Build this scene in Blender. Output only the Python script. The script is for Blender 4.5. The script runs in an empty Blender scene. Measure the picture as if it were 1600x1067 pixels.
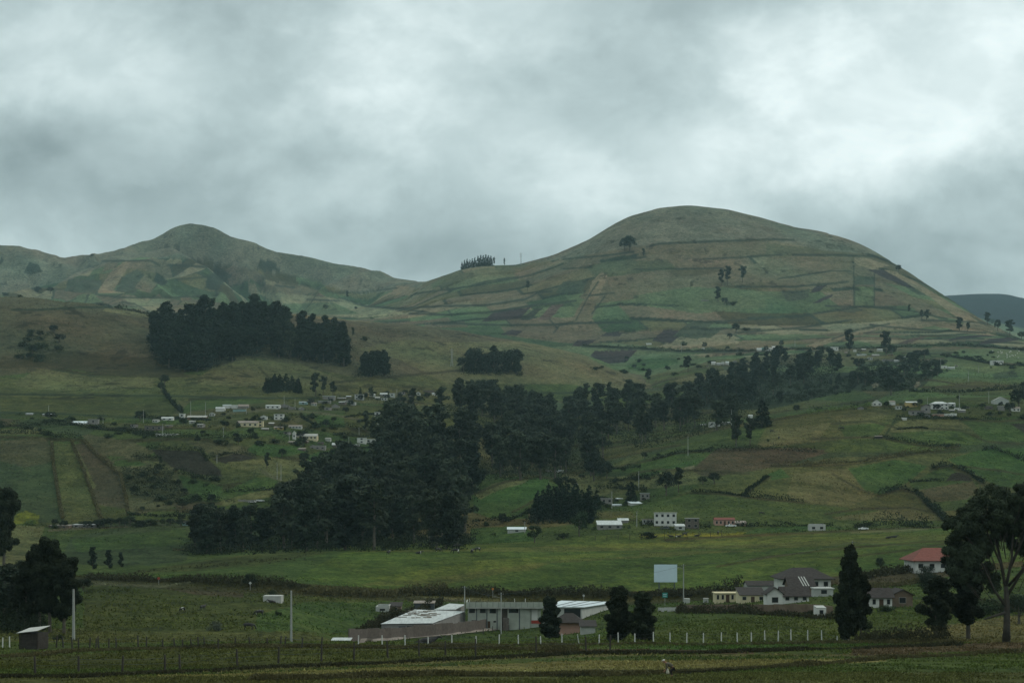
import bpy, bmesh, math, random
import numpy as np
from mathutils import Vector, Matrix, Euler

R = math.radians
rnd = random.Random(7)
S = bpy.context.scene
COL = S.collection
F, CX, YH = 2400.0, 800.0, 780.0      # focal length in photo pixels, centre column, eye-level row

# ------------------------------------------------------------------ camera
cam = bpy.data.cameras.new('camera')
cam.sensor_width = 36.0
cam.lens = 36.0 * F / 1600.0
cam.shift_y = (YH - 533.5) / 1600.0
cam.clip_start = 0.5
cam.clip_end = 30000
co = bpy.data.objects.new('camera', cam)
COL.objects.link(co)
co.location = (0, 0, 0)
co.rotation_euler = (R(90), 0, 0)
S.camera = co
S.view_settings.view_transform = 'Standard'
S.view_settings.look = 'None'
S.view_settings.exposure = 0.0
S.view_settings.gamma = 1.0
S.cycles.volume_bounces = 1
S.cycles.max_bounces = 5
S.cycles.diffuse_bounces = 2
S.cycles.transparent_max_bounces = 8

# ------------------------------------------------------------------ sun
SUN_EL, SUN_AZ = 42, 78               # azimuth clockwise from the view direction (+Y)
sd = bpy.data.lights.new('sun', 'SUN')
sd.energy = 1.1
sd.angle = R(11)
sd.color = (1.0, 0.95, 0.86)
so = bpy.data.objects.new('sun', sd)
COL.objects.link(so)
dirv = Vector((math.sin(R(SUN_AZ)) * math.cos(R(SUN_EL)), math.cos(R(SUN_AZ)) * math.cos(R(SUN_EL)), math.sin(R(SUN_EL))))
so.rotation_euler = dirv.to_track_quat('Z', 'Y').to_euler()

# ------------------------------------------------------------------ world: overcast sky
W = bpy.data.worlds.new('World')
S.world = W
W.use_nodes = True
nt = W.node_tree
nt.nodes.clear()


def nd(t, kind, **kw):
    n = t.nodes.new(kind)
    for k, v in kw.items():
        setattr(n, k, v)
    return n


def mth(t, op, a, b=None, c=None, clamp=False):
    n = t.nodes.new('ShaderNodeMath')
    n.operation = op
    n.use_clamp = clamp
    for i, v in enumerate((a, b, c)):
        if v is None:
            continue
        if isinstance(v, (int, float)):
            n.inputs[i].default_value = v
        else:
            t.links.new(v, n.inputs[i])
    return n.outputs[0]


def build_world():
    L = nt.links
    tc = nd(nt, 'ShaderNodeTexCoord')
    sep = nd(nt, 'ShaderNodeSeparateXYZ')
    L.new(tc.outputs['Generated'], sep.inputs[0])
    yy = mth(nt, 'MAXIMUM', sep.outputs[1], 0.12)
    u = mth(nt, 'DIVIDE', sep.outputs[0], yy)
    v = mth(nt, 'DIVIDE', sep.outputs[2], yy)
    comb = nd(nt, 'ShaderNodeCombineXYZ')
    L.new(u, comb.inputs[0]); L.new(v, comb.inputs[1])
    # wisps: warp the sky direction with noise
    nz = nd(nt, 'ShaderNodeTexNoise')
    nz.inputs['Scale'].default_value = 7.5
    nz.inputs['Detail'].default_value = 10
    nz.inputs['Roughness'].default_value = 0.55
    L.new(comb.outputs[0], nz.inputs['Vector'])
    sub = nd(nt, 'ShaderNodeVectorMath', operation='SUBTRACT')
    L.new(nz.outputs['Color'], sub.inputs[0]); sub.inputs[1].default_value = (.5, .5, .5)
    sc = nd(nt, 'ShaderNodeVectorMath', operation='SCALE')
    L.new(sub.outputs[0], sc.inputs[0]); sc.inputs['Scale'].default_value = 0.14
    add = nd(nt, 'ShaderNodeVectorMath', operation='ADD')
    L.new(comb.outputs[0], add.inputs[0]); L.new(sc.outputs[0], add.inputs[1])
    flat = nd(nt, 'ShaderNodeVectorMath', operation='MULTIPLY')
    L.new(add.outputs[0], flat.inputs[0]); flat.inputs[1].default_value = (1, 1.45, 0)
    P = [(60, 40, .76), (380, 0, .63), (250, 90, .73), (420, 105, .685), (80, 150, .72), (60, 235, .56), (250, 215, .60),
         (350, 170, .74), (500, 220, .67), (575, 112, .86), (620, 40, .80), (720, 150, .77), (880, 40, .70), (1010, 95, .63),
         (880, 150, .67), (1150, 70, .76), (1235, 130, .87), (1340, 60, .87), (1530, 20, .90), (1390, 150, .90),
         (1565, 195, .96), (1540, 100, .88), (1490, 245, .78), (1290, 235, .90), (1060, 210, .80), (900, 280, .77),
         (1060, 290, .80), (1240, 310, .76), (1430, 320, .68), (1560, 380, .62), (1590, 270, .72), (700, 320, .71),
         (790, 300, .66), (640, 405, .58), (300, 300, .66), (120, 330, .66), (500, 350, .68), (1000, 180, .72), (300, 10, .68),
         (820, 370, .64), (60, 100, .75), (1160, 160, .80), (1430, 420, .60), (60, 290, .60), (200, 155, .74), (1560, 320, .60)]
    P = [(a, c_, v_ - .035 * min(1, max(0, (c_ - 260) / 90))) for a, c_, v_ in P]
    s = 0.062
    pts = np.array([((a - CX) / F, (YH - b) / F * 1.45) for a, b, c in P])
    vals = np.array([c for a, b, c in P])
    base = 0.70
    d2 = ((pts[:, None] - pts[None]) ** 2).sum(-1)
    G = np.exp(-d2 / s ** 2)
    amp = np.linalg.solve(G.T @ G + 0.12 * np.eye(len(P)), G.T @ (vals - base))
    acc = None
    for (pu, pv), a in zip(pts, amp):
        ds = nd(nt, 'ShaderNodeVectorMath', operation='SUBTRACT')
        L.new(flat.outputs[0], ds.inputs[0]); ds.inputs[1].default_value = (pu, pv, 0)
        dt = nd(nt, 'ShaderNodeVectorMath', operation='DOT_PRODUCT')
        L.new(ds.outputs[0], dt.inputs[0]); L.new(ds.outputs[0], dt.inputs[1])
        e = mth(nt, 'POWER', 2.718281828, mth(nt, 'MULTIPLY', dt.outputs['Value'], -1.0 / s ** 2))
        acc = mth(nt, 'MULTIPLY_ADD', e, float(a), base if acc is None else acc)
    # cloud texture on two scales
    n2 = nd(nt, 'ShaderNodeTexNoise')
    n2.inputs['Scale'].default_value = 10.0; n2.inputs['Detail'].default_value = 10; n2.inputs['Roughness'].default_value = 0.6
    n2.inputs['Distortion'].default_value = 0.4
    st = nd(nt, 'ShaderNodeVectorMath', operation='MULTIPLY')
    L.new(comb.outputs[0], st.inputs[0]); st.inputs[1].default_value = (1, 1.45, 1)
    L.new(st.outputs[0], n2.inputs['Vector'])
    acc = mth(nt, 'ADD', acc, mth(nt, 'MULTIPLY', mth(nt, 'SUBTRACT', n2.outputs['Fac'], 0.5), 0.24))
    # billow edges: a few layers with a firm upper rim and a soft underside
    for sc_, lo, hi, am in ((3.6, .47, .58, .055), (8.0, .46, .60, .055), (17.0, .42, .62, .04)):
        n3 = nd(nt, 'ShaderNodeTexNoise')
        n3.inputs['Scale'].default_value = sc_; n3.inputs['Detail'].default_value = 12; n3.inputs['Roughness'].default_value = 0.55
        n3.inputs['Distortion'].default_value = 0.2
        off = nd(nt, 'ShaderNodeVectorMath', operation='ADD')
        L.new(st.outputs[0], off.inputs[0]); off.inputs[1].default_value = (sc_, 3.1, 0.4)
        L.new(off.outputs[0], n3.inputs['Vector'])
        mr = nd(nt, 'ShaderNodeMapRange', interpolation_type='SMOOTHSTEP')
        mr.inputs['From Min'].default_value = lo; mr.inputs['From Max'].default_value = hi
        mr.inputs['To Min'].default_value = -am * .5; mr.inputs['To Max'].default_value = am * .5
        L.new(n3.outputs['Fac'], mr.inputs['Value'])
        acc = mth(nt, 'ADD', acc, mr.outputs[0])
    # the sky overhead, out of view, is brightened to light the land
    acc = mth(nt, 'MULTIPLY_ADD', mth(nt, 'SUBTRACT', acc, 0.75), 0.92, 0.785)
    acc = mth(nt, 'MINIMUM', mth(nt, 'MAXIMUM', acc, 0.2), 0.935)
    up = mth(nt, 'MULTIPLY', sep.outputs[2], 1.0)
    zenith_gain = nd(nt, 'ShaderNodeMapRange'); zenith_gain.inputs['From Min'].default_value = 0.34; zenith_gain.inputs['From Max'].default_value = 0.6
    zenith_gain.inputs['To Min'].default_value = 1.0; zenith_gain.inputs['To Max'].default_value = 1.22
    L.new(up, zenith_gain.inputs['Value'])
    acc = mth(nt, 'MULTIPLY', acc, zenith_gain.outputs[0])
    val = mth(nt, 'MULTIPLY', mth(nt, 'POWER', acc, 2.2), 12.9)
    ramp = nd(nt, 'ShaderNodeValToRGB')
    ramp.color_ramp.elements[0].position = 0.5; ramp.color_ramp.elements[0].color = (0.81, 1.03, 1.06, 1)
    ramp.color_ramp.elements[1].position = 1.0; ramp.color_ramp.elements[1].color = (0.93, 1.01, 1.0, 1)
    e = ramp.color_ramp.elements.new(0.72); e.color = (0.84, 1.02, 1.03, 1)
    L.new(acc, ramp.inputs[0])
    cl = nd(nt, 'ShaderNodeVectorMath', operation='SCALE')
    L.new(ramp.outputs[0], cl.inputs[0]); L.new(val, cl.inputs['Scale'])
    sky = nd(nt, 'ShaderNodeTexSky', sky_type='NISHITA')
    sky.sun_disc = False
    sky.sun_elevation = R(SUN_EL)
    sky.sun_rotation = R(SUN_AZ)
    mx = nd(nt, 'ShaderNodeMix', data_type='RGBA')
    mx.inputs[0].default_value = 0.96
    L.new(sky.outputs[0], mx.inputs[6]); L.new(cl.outputs[0], mx.inputs[7])
    bg = nd(nt, 'ShaderNodeBackground')
    bg.inputs['Strength'].default_value = 0.1
    out = nd(nt, 'ShaderNodeOutputWorld')
    L.new(mx.outputs[2], bg.inputs['Color']); L.new(bg.outputs[0], out.inputs['Surface'])


build_world()

# ------------------------------------------------------------------ numeric helpers


def pchip_slopes(x, y):
    h = np.diff(x, axis=-1)
    d = np.diff(y, axis=-1) / h
    m = np.zeros_like(y)
    h0, h1, d0, d1 = h[..., :-1], h[..., 1:], d[..., :-1], d[..., 1:]
    w1, w2 = 2 * h1 + h0, h1 + 2 * h0
    with np.errstate(divide='ignore', invalid='ignore'):
        hm = (w1 + w2) / (w1 / d0 + w2 / d1)
    m[..., 1:-1] = np.where(d0 * d1 > 0, hm, 0)
    m[..., 0] = d[..., 0]
    m[..., -1] = d[..., -1]
    return m


def hermite(x0, x1, y0, y1, m0, m1, x):
    h = x1 - x0
    t = np.clip((x - x0) / h, 0, 1)
    return ((1 + 2 * t) * (1 - t) ** 2) * y0 + t * (1 - t) ** 2 * h * m0 + t * t * (3 - 2 * t) * y1 + t * t * (t - 1) * h * m1


def pchip1(xs, ys, q):
    xs = np.array(xs, float); ys = np.array(ys, float); q = np.clip(q, xs[0], xs[-1])
    if len(xs) == 1:
        return np.full_like(q, ys[0])
    m = pchip_slopes(xs, ys)
    i = np.clip(np.searchsorted(xs, q, side='right') - 1, 0, len(xs) - 2)
    return hermite(xs[i], xs[i + 1], ys[i], ys[i + 1], m[i], m[i + 1], q)


_rng = np.random.RandomState(3)
_lat = _rng.rand(256, 256)


def vnoise(x, y):
    xi = np.floor(x).astype(int); yi = np.floor(y).astype(int)
    fx = x - xi; fy = y - yi
    fx = fx * fx * (3 - 2 * fx); fy = fy * fy * (3 - 2 * fy)
    a = _lat[xi & 255, yi & 255]; b = _lat[(xi + 1) & 255, yi & 255]
    c = _lat[xi & 255, (yi + 1) & 255]; d = _lat[(xi + 1) & 255, (yi + 1) & 255]
    return (a * (1 - fx) + b * fx) * (1 - fy) + (c * (1 - fx) + d * fx) * fy


def fbm(x, y, o=4):
    s = 0; a = 0.5; t = 0
    for i in range(o):
        s = s + a * vnoise(x * 2 ** i + 17.3 * i, y * 2 ** i + 9.1 * i); t += a; a *= 0.5
    return s / t - 0.5


# ------------------------------------------------------------------ terrain: knot lines from near to far
# each line is a list of (column, row, distance): the row and the distance of the ground along that bearing
KN = [
    [(0, 1070, 105)],
    [(0, 1052, 130), (1600, 1046, 130)],
    [(0, 1030, 165), (1600, 1026, 165)],
    [(0, 1003, 213), (800, 1006, 212), (1600, 1004, 213)],
    [(0, 985, 270), (400, 1001, 262), (560, 994, 320), (700, 988, 345), (800, 984, 365), (950, 976, 340), (1100, 962, 310), (1250, 965, 290), (1600, 972, 280)],
    [(0, 907, 400), (140, 907, 400), (380, 918, 400), (600, 930, 425), (800, 934, 430), (1000, 937, 430), (1150, 930, 410), (1300, 905, 420), (1450, 893, 430), (1600, 882, 430)],
    [(0, 898, 407), (140, 902, 407), (380, 906, 407), (600, 918, 432), (800, 921, 437), (1000, 923, 437), (1150, 919, 417), (1300, 900, 426), (1450, 886, 436), (1600, 874, 436)],
    [(0, 895, 470), (130, 898, 480), (250, 881, 520), (400, 862, 570), (600, 853, 600), (800, 849, 610), (1000, 845, 620), (1200, 838, 620), (1400, 828, 630), (1600, 818, 640)],
    [(0, 891, 500), (130, 894, 520), (250, 886, 560), (400, 868, 610), (600, 858, 650), (740, 851, 660), (800, 846, 650), (900, 835, 650), (1000, 830, 650), (1200, 827, 660), (1400, 821, 670), (1600, 811, 690)],
    [(0, 815, 680), (100, 825, 690), (280, 822, 700), (400, 815, 740), (600, 810, 760), (740, 800, 760), (850, 800, 745), (950, 800, 735), (1050, 800, 720), (1200, 797, 720), (1400, 800, 740), (1600, 780, 760)],
    [(0, 760, 800), (200, 765, 820), (400, 748, 830), (600, 745, 860), (740, 768, 850), (800, 748, 880), (860, 750, 880), (950, 775, 850), (1050, 762, 800), (1200, 740, 820), (1400, 740, 830), (1600, 730, 850)],
    [(0, 690, 930), (150, 685, 930), (300, 690, 900), (400, 690, 930), (550, 690, 1000), (700, 695, 1050), (800, 725, 1030), (900, 735, 1000), (950, 728, 930), (1050, 705, 920), (1150, 690, 930), (1300, 680, 930), (1600, 670, 950)],
    [(0, 658, 1030), (200, 660, 1040), (400, 655, 1050), (600, 650, 1100), (750, 655, 1200), (850, 680, 1230), (950, 695, 1150), (1050, 688, 1050), (1100, 680, 1010), (1150, 668, 1020), (1250, 650, 1030), (1350, 637, 1040), (1450, 632, 1050), (1600, 632, 1080)],
    [(0, 640, 1130), (200, 640, 1150), (400, 632, 1180), (500, 628, 1250), (600, 628, 1300), (750, 633, 1380), (850, 645, 1400), (950, 660, 1350), (1050, 665, 1250), (1150, 662, 1180), (1250, 650, 1170), (1350, 640, 1170), (1450, 628, 1180), (1600, 626, 1190)],
    [(0, 615, 1220), (300, 622, 1230), (500, 615, 1300), (700, 618, 1400), (800, 622, 1480), (900, 622, 1500), (1000, 612, 1500), (1100, 625, 1450), (1200, 618, 1400), (1300, 615, 1400), (1450, 600, 1400), (1600, 595, 1420)],
    [(0, 550, 1400), (250, 570, 1400), (500, 572, 1450), (700, 578, 1550), (800, 578, 1600), (900, 588, 1620), (960, 600, 1620), (1010, 604, 1620), (1100, 585, 1700), (1200, 580, 1750), (1400, 570, 1750), (1600, 575, 1700)],
    [(0, 462, 1700), (60, 464, 1700), (120, 471, 1700), (180, 478, 1700), (240, 490, 1700), (340, 489, 1700), (450, 487, 1750), (560, 500, 1800), (640, 505, 1820), (720, 517, 1850), (800, 529, 1850), (880, 547, 1830), (940, 567, 1800), (985, 590, 1750), (1015, 600, 1700), (1100, 562, 1950), (1200, 552, 2000), (1400, 548, 1980), (1600, 552, 1950)],
    [(0, 500, 2100), (400, 522, 2200), (640, 524, 2300), (800, 547, 2300), (900, 560, 2200), (1000, 575, 2000), (1100, 552, 2150), (1200, 541, 2200), (1400, 531, 2150), (1600, 538, 2100)],
    [(0, 470, 2900), (300, 480, 2900), (500, 502, 2800), (600, 500, 2700), (700, 502, 2600), (800, 512, 2500), (900, 520, 2450), (1100, 510, 2450), (1300, 510, 2450), (1450, 520, 2400), (1540, 528, 2300), (1600, 537, 2200)],
    [(0, 440, 3300), (300, 440, 3300), (450, 468, 3250), (560, 487, 3100), (620, 482, 2950), (700, 465, 2850), (800, 460, 2800), (950, 425, 2750), (1100, 415, 2720), (1300, 432, 2700), (1400, 460, 2650), (1500, 503, 2500), (1560, 526, 2400), (1600, 536, 2350)],
    [(0, 415, 3600), (297, 400, 3600), (450, 440, 3500), (560, 470, 3350), (620, 467, 3200), (660, 448, 3150), (700, 430, 3100), (730, 420, 3080), (760, 417, 3050), (800, 417, 3050), (830, 411, 3050), (870, 400, 3050), (900, 386, 3050), (950, 357, 3050), (990, 337, 3050), (1040, 325, 3050), (1080, 323, 3050), (1130, 327, 3050), (1180, 338, 3050), (1230, 354, 3050), (1300, 370, 3000), (1350, 386, 2980), (1400, 412, 2950), (1450, 444, 2850), (1500, 478, 2700), (1540, 505, 2600), (1570, 521, 2500), (1600, 534, 2450)],
    [(0, 382, 3900), (30, 385, 3900), (60, 394, 3900), (95, 405, 3900), (150, 398, 3900), (210, 382, 3900), (240, 373, 3900), (265, 358, 3900), (280, 352, 3900), (297, 349, 3900), (315, 351, 3900), (333, 355, 3900), (360, 370, 3900), (400, 381, 3900), (430, 394, 3900), (480, 401, 3900), (520, 411, 3900), (570, 419, 3900), (610, 432, 3850), (660, 445, 3800), (720, 452, 3800), (1080, 370, 3800), (1300, 420, 3800), (1450, 480, 3800), (1600, 545, 3800)],
    [(0, 480, 4700), (1400, 480, 4700), (1600, 530, 4700)],
    [(0, 478, 7000), (1300, 478, 7000), (1440, 468, 7000), (1500, 462, 7000), (1560, 460, 7000), (1600, 466, 7000)],
    [(0, 500, 9500)],
]
NPX = 1801                              # table of columns -100 .. 1700
tabpx = np.arange(-100, 1701, dtype=float)
TD = np.zeros((NPX, len(KN) + 3)); TZ = np.zeros_like(TD)
TD[:, 0], TZ[:, 0] = 3, -1.7
TD[:, 1], TZ[:, 1] = 40, -8.0
TD[:, 2], TZ[:, 2] = 80, -11.6
for k, ln in enumerate(KN):
    xs = [p[0] for p in ln]
    py = pchip1(xs, [p[1] for p in ln], tabpx)
    if k in (16, 21):
        py = .3 * py + .7 * np.interp(tabpx, xs, [p[1] for p in ln]) + fbm(tabpx / 11, tabpx * 0 + k, 3) * 1.6
    dd = pchip1(xs, [p[2] for p in ln], tabpx)
    dd = np.maximum(dd, TD[:, k + 2] + 6)
    TD[:, k + 3] = dd
    TZ[:, k + 3] = dd * (YH - py) / F
TM = pchip_slopes(TD, TZ)
NK = TD.shape[1]


def plot_row(x, y):
    far = y > 1950
    return np.where(far, y / 66 + fbm(x / 420, y / 420, 2) * 3.4, y / 60 + fbm(x / 160, y / 160, 2) * 2)


def relief(x, y):
    """small real undulation of the ground, growing with distance"""
    a = np.clip((y - 90) / 300, 0, 1)
    z = fbm(x / 9, y / 9, 3) * 0.25 + a * fbm(x / 45 + 5, y / 45, 3) * 1.2
    b = np.clip((y - 900) / 1200, 0, 1)
    z = z + b * fbm(x / 150, y / 150 + 3, 3) * 9
    c = np.clip((y - 2850) / 400, 0, 1) * np.clip((-250 - x) / 250, 0, 1)
    z = z - c * np.clip((3895 - y) / 70, 0, 1) * np.abs(fbm(x / 230 + fbm(x / 300, y / 300, 2) * 1.5, y / 700, 4)) * 330
    # terrace banks: a steep riser then an easing plot
    r = plot_row(x, y); f = r - np.floor(r)
    t = np.clip(f / .13, 0, 1)
    on = np.clip((y - 700) / 80, 0, 1) * (1.1 + 1.6 * np.clip((y - 1900) / 200, 0, 1)) * np.clip((3300 - y) / 300, 0, 1) * np.clip(np.abs(y - 1600) / 150 - 1.2, 0, 1)
    z = z + on * (t * t * (3 - 2 * t) - f) * (.4 + vnoise(x / 70, np.floor(r) * 7.7))
    # gully folds on the brown hillside
    d = np.exp(-((y - 1600) / 230.0) ** 2)
    z = z - d * np.abs(fbm(x / 120 + 3, y / 420, 3)) * 22
    return z


def smooth_crest(zz):
    return zz


def zprof(ti, f, D):
    """z on column table index ti (+fraction) at distances D (vectorised over D)"""
    Dk = TD[ti] * (1 - f) + TD[ti + 1] * f
    Zk = TZ[ti] * (1 - f) + TZ[ti + 1] * f
    Mk = TM[ti] * (1 - f) + TM[ti + 1] * f
    i = np.clip(np.searchsorted(Dk, D, side='right') - 1, 0, NK - 2)
    return hermite(Dk[i], Dk[i + 1], Zk[i], Zk[i + 1], Mk[i], Mk[i + 1], D)


def ground_z(x, y):
    px = min(max(CX + F * x / max(y, 3.0), -99.5), 1699.5) + 100
    ti = int(px); f = px - ti
    D = np.array([max(y, 3.0)])
    return float(zprof(ti, f, D)[0] + relief(np.array([x]), np.array([y]))[0])


_DS = np.concatenate([np.arange(95, 1500, 1.5), np.arange(1500, 5000, 4.0), np.arange(5000, 8000, 25.0)])
_cc = {}


def hit(px, py, dmin=90):
    """first place where the ray through (px,py) meets the ground"""
    key = int(round(px * 2))
    if key not in _cc:
        q = min(max(px, -99), 1699) + 100
        ti = int(q); f = q - ti
        z = zprof(ti, f, _DS) + relief(_DS * (px - CX) / F, _DS)
        _cc[key] = (z, YH - F * z / _DS)
    z, rows = _cc[key]
    ok = np.nonzero((rows <= py) & (_DS >= dmin))[0]
    i = ok[0] if len(ok) else len(_DS) - 1
    D = _DS[i]
    return Vector((D * (px - CX) / F, D, z[i]))


# ------------------------------------------------------------------ colours of the land (albedo)
C = dict(
    pasture=(.041, .057, .022), green=(.037, .056, .022), lush=(.033, .060, .022), teal=(.033, .045, .026), olive=(.055, .059, .028),
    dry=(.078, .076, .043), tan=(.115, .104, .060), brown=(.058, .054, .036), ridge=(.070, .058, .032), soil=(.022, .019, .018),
    plough=(.052, .042, .032), scrub=(.018, .026, .016), verge=(.034, .032, .018), grey=(.080, .088, .058), straw=(.115, .105, .055),
    pale=(.12, .125, .07), yellow=(.10, .105, .02), path=(.075, .07, .055), rock=(.11, .10, .085), mus=(.042, .048, .020), yellowgrass=(.058, .070, .025), fargreen=(.060, .085, .040))
C = {k: np.array(v) * np.array([1.05, 1.08, .72]) for k, v in C.items()}

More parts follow.
